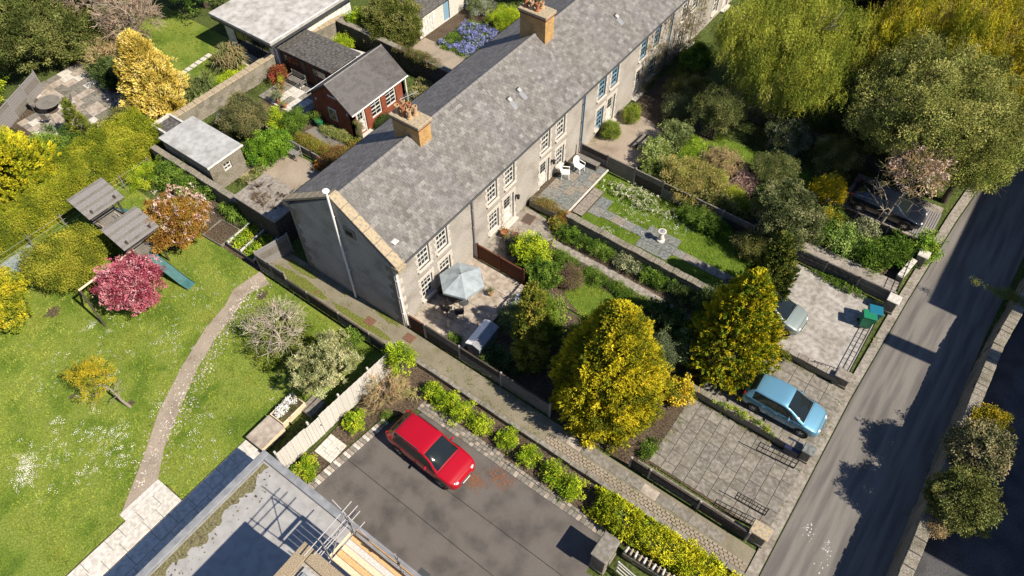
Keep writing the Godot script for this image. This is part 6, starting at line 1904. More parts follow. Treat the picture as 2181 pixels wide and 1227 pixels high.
	limbs(t, 1.0, .08, 1.3, 7, M.bark, 15)
	crown(t, Vector3(-.1, 1.5, 0), Vector3(1.85, 1.25, 1.6), "feather", 420, [Color(.149, .162, .068), Color(.243, .257, .115), Color(.365, .378, .189), Color(.444, .431, .248)], 418, {"lobes": 6, "size": 1.3, "gap": .28, "lump": .4, "inner": .2})
	t = tree("light_green_tree", "young bright green tree at the top corner of the drive bed", -2.35, 2.0)
	limbs(t, 1.1, .05, .6, 5, M.pale_bark, 16)
	crown(t, Vector3(0, 1.5, 0), Vector3(.75, .95, .75), "broad", 120, lime, 419, {"size": .75, "gap": .2})
	t = tree("bare_stem_tree", "thin pale bare stemmed tree in the drive bed", -3.9, 2.35)
	limbs(t, 1.3, .045, .8, 7, M.pale_bark, 17)
	crown(t, Vector3(0, 1.2, 0), Vector3(.8, .8, .8), "twig", 46, fawn, 420, {"size": 1.1, "called": "twigs"})
	t = tree("leafy_tree", "broad yellow green tree cut by the left edge of the picture", -12.6, -18.0)
	limbs(t, 1.2, .1, 1.2, 6, M.bark, 18)
	crown(t, Vector3(0, 1.7, 0), Vector3(1.9, 1.3, 1.9), "broad", 560, [Color(.149, .176, .016), Color(.270, .270, .019), Color(.405, .351, .024)], 421, {"lobes": 6, "size": .9, "gap": .2})
	# behind the houses
	t = tree("dark_evergreen", "big dark evergreen in the upper left corner", 2.3, -38.6)
	pole(t, "trunk", Vector3(0, 0, 0), Vector3(0, 4, 0), .3, M.bark)
	crown(t, Vector3(0, 3.0, 0), Vector3(5.2, 3.9, 4.4), "broad", 3000, [Color(.047, .061, .016), Color(.074, .095, .024), Color(.115, .135, .038), Color(.176, .189, .061)], 422, {"lobes": 7, "size": 1.1, "gap": .06, "lump": .16, "inner": .7})
	for q in [[6.8, -36.4, 7.5, "tall bare twiggy tree beside the dark evergreen", 21], [9.2, -37.4, 8.0, "second bare twiggy tree with pale branches near the upper lawn", 22], [7.6, -33.2, 5.0, "lower bare shrub tree above the straw yellow conifer", 23]]:
		t = tree("bare_tree", q[3], q[0], q[1])
		limbs(t, q[2] * .75, .17, q[2] * .42, 11, M.pale_bark, q[4])
		crown(t, Vector3(0, q[2] * .6, 0), Vector3(1.9, q[2] * .42, 1.9), "twig", 210, [Color(.203, .149, .115), Color(.297, .230, .176), Color(.378, .297, .230)], 430 + q[4], {"size": 1.7, "gap": .1, "called": "twigs", "inner": .15, "lift": .9})
	t = tree("round_bay_tree", "large round clipped evergreen behind the long shed", 19.9, -18.6)
	limbs(t, 1.0, .12, .8, 5, M.bark, 24)
	crown(t, Vector3(0, 1.75, 0), Vector3(2.3, 1.75, 2.3), "broad", 1250, [Color(.061, .078, .016), Color(.101, .119, .024), Color(.149, .162, .041), Color(.216, .216, .068)], 440, {"size": .8, "gap": 0.0, "lump": .1, "inner": .75})
	# big trees on the right
	t = tree("willow_tree", "tall yellow green weeping tree over the far end of the terrace", 29.0, 8.0)
	limbs(t, 5.5, .28, 3.6, 9, M.pale_bark, 25)
	crown(t, Vector3(-.3, 4.9, .3), Vector3(5.0, 4.3, 4.8), "strand", 3600, [Color(.13, .16, .024), Color(.20, .23, .032), Color(.28, .30, .042), Color(.35, .36, .06)], 441, {"lobes": 7, "size": 1.25, "gap": .24, "lump": .3, "inner": .3})
	t = tree("grey_green_tree", "broad grey green tree beside the lane above the dark car", 27.6, 18.0)
	limbs(t, 4.2, .26, 3.6, 9, M.bark, 26)
	crown(t, Vector3(.3, 4.9, -.1), Vector3(4.4, 3.9, 4.5), "fine", 4200, [Color(.095, .11, .03), Color(.165, .18, .045), Color(.24, .25, .065), Color(.33, .325, .10)], 442, {"lobes": 8, "size": 1.35, "gap": .2, "lump": .3, "inner": .4})
	t = tree("grey_green_tree", "lower grey green tree hanging over the edge of the lane", 27.2, 21.0)
	limbs(t, 2.4, .18, 2.2, 7, M.bark, 27)
	crown(t, Vector3(0, 3.1, 0), Vector3(2.3, 2.2, 2.2), "fine", 1200, [Color(.11, .135, .03), Color(.175, .205, .045), Color(.25, .28, .065), Color(.34, .35, .10)], 443, {"lobes": 6, "size": 1.2, "gap": .2, "lump": .3, "inner": .4})
	for q in [[37.5, 20.2, 6.0, 4.8, "tall yellow leaved tree at the upper right edge", 28, 444], [34.6, 15.4, 6.0, 4.2, "yellow leaved tree between the weeping tree and the right edge", 29, 445], [44.0, 15.5, 6.5, 5.0, "farthest yellow tree at the top right of the picture", 30, 446]]:
		t = tree("yellow_tree", q[4], q[0], q[1], "yellow trees up the lane")
		limbs(t, q[2] * .8, .26, 3.4, 9, M.pale_bark, q[5])
		crown(t, Vector3(0, q[2], 0), Vector3(q[3], 4.2, q[3]), "strand", 2300, [Color(.17, .19, .02), Color(.30, .29, .024), Color(.44, .38, .028), Color(.52, .43, .035), Color(.30, .25, .06)], q[6], {"lobes": 7, "size": 1.3, "gap": .22, "lump": .34, "inner": .35})
	t = tree("dark_evergreen", "very dark conifer in the gap between the yellow crowns", 37.5, 10.5)
	pole(t, "trunk", Vector3(0, 0, 0), Vector3(0, 7, 0), .25, M.bark, 8, .05)
	cone(t, 9.0, 3.0, "spray", 1500, [Color(.016, .024, .011), Color(.027, .038, .016)], 447, {"size": 1.4, "belly": .2})
	t = tree("dark_evergreen", "dark evergreen bush beside the lane at the right edge", 33.5, 22.4)
	limbs(t, 1.4, .14, 1.4, 6, M.bark, 31)
	crown(t, Vector3(0, 1.9, 0), Vector3(2.3, 1.9, 2.0), "broad", 900, dark, 448, {"lobes": 5, "size": .95, "gap": .05})
	t = tree("blossom_tree", "thin tree with faded pale pink blossom over the dark car", 21.9, 18.45)
	limbs(t, 2.8, .1, 1.9, 9, M.pale_bark, 32, Vector3(.5, 0, .2))
	crown(t, Vector3(1.2, 4.5, .4), Vector3(1.5, 1.5, 1.5), "bloom", 250, [Color(.405, .270, .216), Color(.512, .366, .317), Color(.577, .444, .399), Color(.351, .270, .135)], 449, {"size": 1.1, "gap": .3, "called": "blossom", "inner": .3, "petal": true})
	crown(t, Vector3(1.1, 4.2, .4), Vector3(1.5, 1.5, 1.5), "twig", 110, fawn, 450, {"size": 1.3, "called": "twigs", "gap": .1})
	t = tree("holly_tree", "big dark glossy holly between third and fourth gardens", 17.8, 13.9)
	limbs(t, 1.8, .13, 1.4, 7, M.bark, 33)
	crown(t, Vector3(0, 2.2, 0), Vector3(2.0, 2.1, 2.0), "broad", 1100, [Color(.05, .065, .025), Color(.085, .105, .04), Color(.14, .155, .06), Color(.21, .215, .10)], 451, {"lobes": 6, "size": .85, "gap": .1, "lump": .3})
	t = tree("olive_tree", "rounded olive green tree in the fifth garden", 23.9, 6.6)
	limbs(t, 1.8, .12, 1.3, 7, M.bark, 34)
	crown(t, Vector3(0, 2.3, 0), Vector3(1.5, 2.1, 1.5), "fine", 800, [Color(.085, .105, .035), Color(.14, .16, .05), Color(.2, .21, .075)], 452, {"lobes": 5, "size": 1.0, "gap": .08})
	t = tree("small_tree", "small dark leaved tree over the panel fence of the fifth garden", 21.6, 11.5)
	limbs(t, 1.2, .09, .9, 6, M.bark, 35)
	crown(t, Vector3(0, 1.7, 0), Vector3(1.3, 1.2, 1.3), "fine", 460, [Color(.068, .088, .027), Color(.108, .128, .041), Color(.162, .176, .061)], 453, {"lobes": 5, "size": .9, "gap": .15})
	# beyond the top edge, so that the far gardens do not end at bare ground
	for q in [[24.5, -27.0, "leafy tree behind the pale outhouse", 460], [14.5, -34.5, "bushy tree beyond the modern garden room", 461], [52.0, 6.0, "far green tree beyond the terrace end", 462], [31.0, -14.0, "green tree in the farthest rear garden", 463]]:
		t = tree("leafy_tree", q[2], q[0], q[1])
		limbs(t, 3.0, .2, 2.4, 7, M.bark, q[3])
		crown(t, Vector3(0, 4.0, 0), Vector3(3.4, 3.0, 3.4), "broad", 1000, green, q[3], {"size": 1.2, "gap": .12})

# ---------------------------------------------------------------- shrubs, hedges, beds
func shrub(called: String, label: String, x: float, z: float, rad: Vector3, kind: String, n: int, pal: Array, sd: int, o := {}, group := "", y := 0.0) -> Node3D:
	var t := thing(called, label, "shrub", Vector3(x, y, z), 0.0, group)
	var k := MB.new()
	var r := RandomNumberGenerator.new()
	r.seed = sd
	for i in 5:
		var a := TAU * i / 5 + r.randf()
		k.tube([Vector3(cos(a) * .05, -.03, sin(a) * .05), Vector3(cos(a) * rad.x * .45, rad.y * .9, sin(a) * rad.z * .45)], [.03, .012], 5, false)
	put(t, "stems", k.mesh(), M.stem)
	var d := {"called": "foliage", "low": -.55, "lump": .3, "gap": .1}
	d.merge(o, true)
	crown(t, Vector3(0, rad.y * .85, 0), rad, kind, n, pal, sd, d)
	return t

func hedge(called: String, label: String, x0: float, z0: float, x1: float, z1: float, h: float, kind: String, n: int, pal: Array, sd: int, size := 1.0, soft := .12):
	var t := thing(called, label, "hedge", Vector3((x0 + x1) * .5, 0, (z0 + z1) * .5))
	var r := RandomNumberGenerator.new()
	r.seed = sd
	var fn := FastNoiseLite.new()
	fn.seed = sd; fn.frequency = .9
	var w := (x1 - x0) * .5; var d := (z1 - z0) * .5
	var xf := []
	while xf.size() < n:
		var p := Vector3(r.randf_range(-w, w), r.randf_range(.05, h), r.randf_range(-d, d))
		var e := minf(minf(w - absf(p.x), d - absf(p.z)), h - p.y)
		if e > .35 and r.randf() < .93: continue
		p *= 1.0 + soft * fn.get_noise_3dv(p * 1.3)
		xf.append(Transform3D(basis_z(Vector3(p.x / w, p.y / h, p.z / d) + rdir(r) * .5, r.randf() * TAU).scaled(Vector3.ONE * size * r.randf_range(.7, 1.2)), p))
	scatter(t, "foliage", kind, xf, pal, sd, .45)
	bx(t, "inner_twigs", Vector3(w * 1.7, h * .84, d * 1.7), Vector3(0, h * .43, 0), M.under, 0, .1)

func build_shrubs():
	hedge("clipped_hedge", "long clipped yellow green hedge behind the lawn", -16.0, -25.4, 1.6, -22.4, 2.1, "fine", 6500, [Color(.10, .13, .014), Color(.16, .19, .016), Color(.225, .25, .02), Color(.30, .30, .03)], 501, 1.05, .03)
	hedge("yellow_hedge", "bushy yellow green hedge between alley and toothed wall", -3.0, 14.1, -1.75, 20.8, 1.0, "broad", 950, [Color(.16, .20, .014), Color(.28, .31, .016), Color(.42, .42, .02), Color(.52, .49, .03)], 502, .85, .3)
	# shrubs along the drive bed
	var bed := "lime green shrubs in the drive bed"
	var words := ["first lime green shrub of the drive bed, next to the red car's tail", "second lime green shrub of the drive bed counted from the young tree", "third lime green shrub of the drive bed counted from the young tree", "fourth lime shrub of the drive bed, level with the red car's bonnet", "fifth lime shrub of the drive bed, standing alone", "sixth lime shrub of the drive bed, standing alone before the closing pair", "seventh shrub of the drive bed, taller and fuller", "last lime shrub of the drive bed before the hedge"]
	var zz := [[-2.35, 4.1, .5], [-2.4, 5.0, .55], [-2.45, 5.95, .6], [-2.3, 7.2, .5], [-2.3, 8.75, .52], [-2.4, 10.1, .5], [-2.4, 11.6, .62], [-2.55, 12.6, .55]]
	for i in 8:
		shrub("lime_shrub", words[i], zz[i][0], zz[i][1], Vector3(zz[i][2], zz[i][2] * .85, zz[i][2]), "broad", 70, lime, 510 + i, {"size": .62, "lump": .35}, bed)
	shrub("lime_shrub", "lime green shrub in the bed left of the red car", -5.95, 2.05, Vector3(.55, .5, .5), "broad", 60, lime, 520, {"size": .62})
	shrub("lime_shrub", "lime green shrub in the small square bed by the flat roof", -9.0, 1.85, Vector3(.5, .42, .42), "broad", 55, lime, 521, {"size": .6})
	shrub("low_shrub", "tiny green shrub at the corner of the small square bed", -9.3, 2.25, Vector3(.25, .22, .25), "broad", 22, lime, 522, {"size": .5})
	shrub("dry_shrub", "brown dry stems in the drive bed behind the red car", -4.4, 2.1, Vector3(.7, .4, .55), "twig", 40, fawn, 523, {"size": .9})
	shrub("dry_shrub", "straw coloured dry plant between the young tree and sett edging", -3.35, 2.7, Vector3(.55, .35, .6), "strap", 20, fawn, 524, {"size": .5})
	shrub("low_shrub", "low green plant at the end of the sett edging behind the red car", -4.75, 3.0, Vector3(.35, .2, .3), "fine", 24, green, 525, {"size": .6})
	# lawn side
	shrub("mound_shrub", "large round yellow green shrub beside the play tower", -8.3, -17.6, Vector3(2.0, 1.6, 1.9), "fine", 1500, [Color(.095, .115, .016), Color(.149, .169, .019), Color(.216, .223, .024), Color(.270, .257, .032)], 530, {"lobes": 6, "size": 1.1, "gap": .05, "lump": .2, "inner": .6})
	shrub("alley_shrub", "dark leafy shrub against the alley fence near the drain cover", -2.5, -1.5, Vector3(.55, .6, .5), "broad", 55, green, 531, {"size": .6})
	shrub("lawn_shrub", "spreading green undergrowth beneath the bare branched tree", -4.9, -4.4, Vector3(1.7, .5, 1.6), "fine", 240, [Color(.095, .135, .019), Color(.149, .189, .027), Color(.203, .230, .041)], 532, {"size": 1.0, "gap": .25})
	shrub("wall_plants", "mixed leafy plants along the wall by the stone store", -.3, -18.5, Vector3(.9, .8, 2.6), "broad", 260, green, 533, {"size": .75, "gap": .2})
	shrub("wall_plants", "pale leafed plants between hedge and store wall", -1.1, -21.0, Vector3(1.3, .6, 1.0), "fine", 160, lime, 534, {"size": .8, "gap": .2})
	shrub("wall_plants", "strappy green plants beside the vegetable frame", .1, -13.6, Vector3(.5, .5, 1.2), "strap", 30, green, 535, {"size": .7})
	shrub("far_shrub", "green shrubs between hedge and far patio", -3.6, -27.6, Vector3(1.9, 1.1, 1.3), "broad", 420, green, 536, {"size": .9, "gap": .1})
	shrub("far_shrub", "brown green heather like shrub in front of the straw yellow conifer", .9, -26.1, Vector3(1.6, 1.0, 1.2), "fine", 420, olive, 537, {"size": 1.0, "gap": .1})
	shrub("far_shrub", "bright yellow green bush by the far grey fence", -3.2, -37.4, Vector3(1.6, 1.4, 1.6), "broad", 380, lime, 538, {"size": .9})
	shrub("far_shrub", "dark shrubs with purple flowers beside the far patio", 4.0, -31.6, Vector3(1.3, .9, 2.2), "broad", 380, dark, 539, {"size": .85, "gap": .2})
	shrub("purple_shrub", "small purple flowering plant at the edge of the far patio", 3.1, -30.9, Vector3(.35, .3, .35), "bloom", 40, [Color(.189, .027, .162), Color(.338, .068, .270)], 540, {"size": .8, "petal": true})
	shrub("rockery_plants", "low white flowering plants along the far patio edge", 2.6, -29.6, Vector3(.9, .25, .9), "bloom", 70, [Color(.566, .509, .475), Color(.650, .600, .580), Color(.270, .270, .108)], 541, {"size": .8, "petal": true})
	shrub("brown_shrub", "brown bare shrub in front of the dark evergreen", 5.0, -33.6, Vector3(1.5, 1.1, 1.5), "twig", 140, fawn, 542, {"size": 1.3})
	shrub("spiky_plant", "spiky arching plant on the lawn by the long wall", 6.6, -25.2, Vector3(.9, .45, .8), "strap", 26, [Color(.095, .121, .041), Color(.149, .176, .061)], 543, {"size": 1.25})
	shrub("spiky_plant", "bronze cordyline beside the modern garden room", 10.1, -25.8, Vector3(.75, .8, .75), "strap", 24, [Color(.162, .121, .068), Color(.216, .176, .081), Color(.162, .176, .068)], 544, {"size": 1.2})
	shrub("leafy_border", "leafy border along the lawn side of the long wall", 8.4, -24.7, Vector3(1.6, .5, .5), "fine", 170, lime, 545, {"size": .9})
	# between store and brick house
	shrub("olive_shrub", "dense rounded olive green shrub beside the stone store", 6.0, -19.6, Vector3(1.75, 1.35, 1.7), "fine", 950, [Color(.061, .070, .030), Color(.101, .108, .043), Color(.149, .149, .061), Color(.216, .189, .081)], 550, {"lobes": 5, "size": .95, "gap": .04, "lump": .2, "inner": .6})
	shrub("bright_shrub", "bright green low shrub in the store yard", 5.2, -16.4, Vector3(1.5, .8, 1.4), "broad", 420, [Color(.068, .149, .016), Color(.115, .216, .019), Color(.162, .270, .027)], 551, {"size": .8, "gap": .05})
	shrub("yellow_shrub", "yellow green shrub beside the wooden edging", 7.6, -18.6, Vector3(.7, .6, .9), "broad", 150, lime, 552, {"size": .7})
	shrub("garden_shrub", "green bushes at the corner of the brick house garden", 8.2, -17.2, Vector3(.9, .65, .9), "fine", 220, green, 553, {"size": .85})
	shrub("copper_shrub", "coppery shrub close to the rear eaves of the terrace", 6.9, -11.6, Vector3(1.0, 1.0, .9), "fine", 330, [Color(.135, .074, .027), Color(.203, .115, .041), Color(.162, .135, .041)], 554, {"size": .85})
	shrub("dark_shrub", "dark green shrub with yellow tips beside the coppery shrub", 8.1, -11.3, Vector3(1.0, .85, .9), "broad", 260, [Color(.041, .054, .014), Color(.081, .088, .019), Color(.189, .176, .027)], 555, {"size": .75})
	shrub("orange_flowers", "small orange flowering plant on the store yard edge", 6.3, -12.8, Vector3(.45, .35, .45), "bloom", 40, [Color(.512, .195, .024), Color(.405, .162, .027), Color(.135, .135, .027)], 556, {"size": .8, "petal": true})
	shrub("silver_shrub", "grey green clump against the rear wall of the end cottage", 4.6, -11.2, Vector3(.8, .5, .7), "fine", 190, [Color(.095, .135, .068), Color(.149, .203, .108), Color(.216, .270, .149)], 557, {"size": .9})
	shrub("yard_weeds", "weeds growing at the foot of the stone store window", 3.1, -15.6, Vector3(.7, .2, .6), "strap", 18, [Color(.135, .176, .041), Color(.203, .216, .068)], 558, {"size": .5})
	shrub("bed_plants", "flowering plants along the garden house path", 9.2, -14.4, Vector3(.45, .3, 1.4), "fine", 150, [Color(.108, .149, .027), Color(.176, .203, .054), Color(.270, .270, .108)], 559, {"size": .8})
	shrub("bed_plants", "orange tinged plants along the wooden edging", 7.4, -14.4, Vector3(.5, .35, 1.8), "fine", 210, [Color(.189, .121, .027), Color(.135, .162, .027), Color(.216, .203, .041)], 560, {"size": .85})
	shrub("red_shrub", "red leaved shrub by the wooden bench near the shed", 11.3, -22.2, Vector3(.7, .6, .55), "broad", 150, [Color(.189, .034, .027), Color(.270, .068, .041), Color(.162, .108, .027)], 561, {"size": .65})
	shrub("door_climber", "rose climber beside the white door of the garden house", 10.0, -12.7, Vector3(.3, .95, .15), "fine", 70, [Color(.108, .135, .041), Color(.270, .216, .135), Color(.189, .176, .068)], 562, {"size": .6})
	shrub("low_shrub", "dark low shrub under the garden house windows", 12.0, -12.5, Vector3(.7, .4, .35), "fine", 90, dark, 563, {"size": .7})
	shrub("grass_clump", "dry grassy patch between garden house and dark wall", 16.2, -12.3, Vector3(1.2, .15, 1.7), "strap", 60, [Color(.270, .243, .108), Color(.203, .203, .068), Color(.378, .324, .189)], 564, {"size": .45})
	shrub("lime_bush", "lime green bush beside the round clipped evergreen", 18.8, -21.3, Vector3(1.1, 1.1, 1.1), "broad", 260, lime, 565, {"size": .8})
	shrub("moss_bush", "yellow green bush between long shed and dark wall", 16.6, -20.9, Vector3(.8, .6, .8), "fine", 150, lime, 566, {"size": .85})
	shrub("wall_ivy", "ivy trailing over the dark mossy wall", 17.7, -14.0, Vector3(.5, .4, 2.0), "fine", 190, [Color(.081, .095, .027), Color(.135, .135, .041), Color(.176, .121, .054)], 567, {"size": .8}, "", 1.3)
	var bl := thing("bluebell_bed", "wide bed of bluebells behind the dark mossy wall", "flower bed", Vector3(23.4, 0, -13.2))
	var xf := []
	var r := RandomNumberGenerator.new()
	r.seed = 88
	for i in 420: xf.append(Transform3D(Basis(Vector3.UP, r.randf() * TAU).scaled(Vector3.ONE * r.randf_range(.3, .5)), Vector3(r.randf_range(-2.1, 2.1), .02, r.randf_range(-2.4, 2.4))))
	scatter(bl, "leaves", "strap", xf, green, 570)
	xf = []
	for i in 620:
		var p := Vector3(r.randf_range(-2.0, 2.0), r.randf_range(.22, .42), r.randf_range(-2.4, 2.2))
		if sin(p.x * 2.0) + cos(p.z * 1.7) < -.9: continue
		xf.append(Transform3D(basis_z(rdir(r) + Vector3.UP, 0).scaled(Vector3.ONE * r.randf_range(.6, 1.0)), p))
	scatter(bl, "bluebells", "bloom", xf, [Color(.195, .219, .512), Color(.266, .288, .577), Color(.157, .170, .444)], 571, .9, true)
	shrub("garden_shrub", "yellow green shrubs around the bluebell bed", 26.6, -12.6, Vector3(1.3, .7, 1.6), "fine", 320, lime, 572, {"size": .9})
	shrub("garden_shrub", "white flowering shrub beyond the bluebell bed at the top edge", 27.0, -15.6, Vector3(1.2, .8, 1.2), "fine", 260, [Color(.135, .176, .054), Color(.405, .405, .351), Color(.095, .135, .027)], 573, {"size": .9})
	# first garden
	shrub("blue_shrub", "shrub with pale blue flowers at the patio wall", 4.9, 4.4, Vector3(.6, .5, .55), "bloom", 90, [Color(.356, .380, .534), Color(.261, .287, .444), Color(.095, .135, .027)], 580, {"size": .9, "petal": true})
	shrub("garden_shrub", "blue green rounded shrub behind the patio wall", 3.6, 4.8, Vector3(.85, .7, .8), "fine", 240, [Color(.068, .101, .041), Color(.108, .149, .061), Color(.162, .203, .081)], 581, {"size": .85})
	shrub("garden_shrub", "pale green tall shrub right of the slim conifers", 4.8, 6.4, Vector3(.8, 1.1, .8), "broad", 240, [Color(.095, .135, .027), Color(.162, .203, .041), Color(.230, .270, .068)], 582, {"size": .7})
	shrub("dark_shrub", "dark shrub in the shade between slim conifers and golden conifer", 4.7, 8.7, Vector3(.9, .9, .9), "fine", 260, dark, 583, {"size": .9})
	shrub("low_shrub", "low green plant by the alley fence beside the storage shed", .8, 2.9, Vector3(.4, .3, .35), "broad", 40, green, 584, {"size": .55})
	shrub("fern_patch", "ferny undergrowth beside the storage shed", 1.0, 5.8, Vector3(.7, .3, 1.1), "strap", 40, dark, 585, {"size": .6})
	shrub("forsythia", "bright yellow forsythia beside the parking slabs", 4.85, 14.25, Vector3(.75, .75, .8), "bloom", 300, [Color(.566, .407, .014), Color(.613, .450, .015), Color(.270, .270, .027)], 586, {"size": 1.0, "petal": true, "gap": .05})
	shrub("grey_shrub", "dark blue green shrub behind the forsythia", 5.7, 12.3, Vector3(.95, 1.3, .95), "fine", 420, [Color(.061, .081, .041), Color(.101, .128, .065), Color(.149, .176, .088)], 587, {"size": .9})
	shrub("weeds", "weeds along the inner edge of the parking slabs", 1.4, 14.5, Vector3(.7, .22, .4), "broad", 60, green, 588, {"size": .5})
	shrub("weeds", "yellow green weeds on the dark parking wall", 5.5, 17.6, Vector3(.22, .16, 1.5), "broad", 60, lime, 589, {"size": .4}, "", .55)
	shrub("weeds", "weeds growing on the low wall by the blue car", 10.3, 17.0, Vector3(.3, .2, 1.3), "broad", 60, [Color(.135, .162, .027), Color(.216, .230, .041)], 590, {"size": .45}, "", .2)
	# second garden
	shrub("lime_bush", "bright lime bush in front of the second cottage patio", 7.9, 3.0, Vector3(1.05, 1.0, 1.05), "broad", 330, lime, 600, {"size": .7})
	shrub("garden_shrub", "green leafy shrub by the end of the red brown fence", 6.9, 4.4, Vector3(.9, .9, .9), "broad", 260, green, 601, {"size": .75})
	shrub("purple_shrub", "dull purple leaved shrub beside the small lawn", 7.9, 5.6, Vector3(.75, .55, .7), "fine", 170, [Color(.121, .081, .068), Color(.176, .121, .095), Color(.135, .135, .041)], 602, {"size": .85})
	shrub("garden_shrub", "dark clump of plants at the rust coloured pot", 8.0, 1.6, Vector3(.65, .35, .5), "fine", 110, [Color(.068, .068, .068), Color(.121, .121, .108), Color(.095, .121, .041)], 603, {"size": .8})
	for i in 5:
		shrub("border_plants", ["leafy border at the upper end of the rubble wall", "second stretch of leafy border along the rubble wall", "middle of the leafy border along the rubble wall", "fourth stretch of leafy border along the rubble wall", "lower end of the leafy border along the rubble wall"][i], 10.75, 3.9 + i * 1.9, Vector3(.5, .38, 1.1), "broad", 130, [green, green, grey_green, green, dark][i], 604 + i, {"size": .6, "gap": .2}, "leafy border along the rubble wall")
	shrub("border_plants", "yellow flowering plant where the border meets the steps", 10.9, 2.7, Vector3(.45, .4, .5), "broad", 60, [Color(.270, .230, .041), Color(.338, .270, .068), Color(.135, .162, .027)], 610, {"size": .6})
	for i in 4:
		shrub("path_border", ["green edging plants at the upper end of the worn path", "second clump of edging plants beside the worn path", "third clump of edging plants beside the worn path", "lowest clump of edging plants beside the worn path"][i], 8.95, 4.6 + i * 2.0, Vector3(.45, .3, 1.0), "fine", 110, green, 611 + i, {"size": .8, "gap": .2}, "edging plants by the worn path")
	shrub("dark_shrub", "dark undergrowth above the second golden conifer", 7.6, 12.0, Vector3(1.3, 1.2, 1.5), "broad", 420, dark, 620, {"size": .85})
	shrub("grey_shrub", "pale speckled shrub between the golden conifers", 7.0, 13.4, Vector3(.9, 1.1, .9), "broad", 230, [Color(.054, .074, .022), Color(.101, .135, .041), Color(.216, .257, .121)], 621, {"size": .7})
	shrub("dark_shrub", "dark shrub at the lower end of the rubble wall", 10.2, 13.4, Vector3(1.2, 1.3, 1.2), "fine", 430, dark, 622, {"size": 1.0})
	shrub("wall_top_plants", "trailing plants on top of the planted wall", 11.75, 1.4, Vector3(.32, .2, 1.1), "fine", 90, [Color(.135, .149, .041), Color(.203, .176, .068), Color(.270, .176, .054)], 623, {"size": .7}, "", .55)
	shrub("wall_flowers", "orange tinged plants at the foot of the planted wall", 11.5, 2.9, Vector3(.45, .35, .4), "fine", 70, [Color(.270, .121, .027), Color(.162, .135, .027)], 624, {"size": .7}, "", .3)
	# third garden
	shrub("wild_flowers", "tall white wild flowers along the panel fence", 15.9, 5.6, Vector3(.8, .3, 2.4), "bloom", 260, [Color(.473, .485, .297), Color(.594, .594, .476), Color(.182, .255, .036)], 630, {"size": .7, "petal": true, "gap": .2})
	shrub("fence_shrub", "dark shade plants under the tan shrub by the panel fence", 16.3, 9.8, Vector3(.6, .6, 1.8), "fine", 300, green, 631, {"size": .9})
	shrub("fence_shrub", "dark green shrubs below the holly at the lawn edge", 16.0, 13.3, Vector3(.9, .8, 1.3), "fine", 330, olive, 632, {"size": .95})
	# fourth garden
	shrub("round_bush", "round clipped bush at the wall near the plank seat", 20.1, .85, Vector3(.62, .62, .6), "fine", 260, [Color(.092, .136, .022), Color(.155, .209, .032), Color(.219, .255, .046)], 640, {"size": .7, "lump": .1, "gap": 0, "inner": .7}, "clipped bushes along the terrace front")
	shrub("round_bush", "round clipped bush farther along the terrace front", 22.5, 1.1, Vector3(.58, .55, .58), "fine", 230, [Color(.109, .155, .022), Color(.182, .228, .032), Color(.255, .282, .046)], 641, {"size": .7, "lump": .1, "gap": 0, "inner": .7}, "clipped bushes along the terrace front")
	shrub("garden_shrub", "pale green mixed shrub below the plank seat", 19.8, 4.6, Vector3(1.2, .8, 1.1), "broad", 300, [Color(.146, .201, .046), Color(.238, .301, .082), Color(.365, .401, .163)], 642, {"size": .7, "gap": .2})
	shrub("round_bush", "fresh green dome shaped bush beside the tan shrub", 21.2, 6.4, Vector3(1.0, .8, .95), "fine", 400, [Color(.146, .238, .022), Color(.219, .328, .030), Color(.292, .383, .041)], 643, {"size": .8, "lump": .12, "gap": 0, "inner": .7})
	shrub("garden_shrub", "rounded grey green bush above the green dome", 21.6, 4.9, Vector3(1.15, 1.1, 1.1), "broad", 380, [Color(.082, .109, .036), Color(.146, .182, .063), Color(.238, .274, .109)], 644, {"lobes": 5, "size": .7})
	shrub("tan_shrub", "large tan and yellow green shrub over the panel fence", 18.6, 7.8, Vector3(1.6, 1.3, 1.8), "fine", 760, [Color(.201, .192, .055), Color(.311, .274, .082), Color(.327, .270, .100), Color(.255, .274, .055)], 645, {"lobes": 5, "size": 1.0, "gap": .15})
	shrub("tan_shrub", "smaller fawn shrub against the dark panel fence", 20.6, 8.6, Vector3(1.2, 1.2, 1.2), "fine", 400, fawn, 646, {"size": .9, "gap": .2})
	shrub("pink_shrub", "dry pinkish bare shrub behind the tan shrub", 20.4, 10.3, Vector3(.9, .7, .9), "twig", 110, [Color(.365, .238, .201), Color(.397, .284, .242)], 647, {"size": 1.1})
	shrub("yellow_shrub", "yellow green shrub between tan shrub and holly", 18.5, 10.6, Vector3(1.0, .8, 1.0), "fine", 300, [Color(.219, .255, .026), Color(.347, .365, .036), Color(.182, .238, .036)], 648, {"size": .9})
	shrub("dark_shrub", "dark undergrowth between tan shrub and lawn", 17.7, 9.8, Vector3(.8, .9, 1.8), "broad", 330, olive, 649, {"size": .8})
	var lw := ["leafy plants beside the concrete strip, nearest the holly", "tall leafy plants in the middle of the fourth garden's lower bed", "leafy plants at the lane end of the lower bed", "yellow flowered plants in the lower bed", "grey green plants along the dark panel fence", "lush plants by the corner gate pier"]
	var lp := [[19.4, 15.4, 1.0], [19.7, 17.2, 1.15], [19.6, 19.0, 1.1], [20.6, 15.9, .9], [21.0, 17.9, .8], [20.6, 19.9, 1.0]]
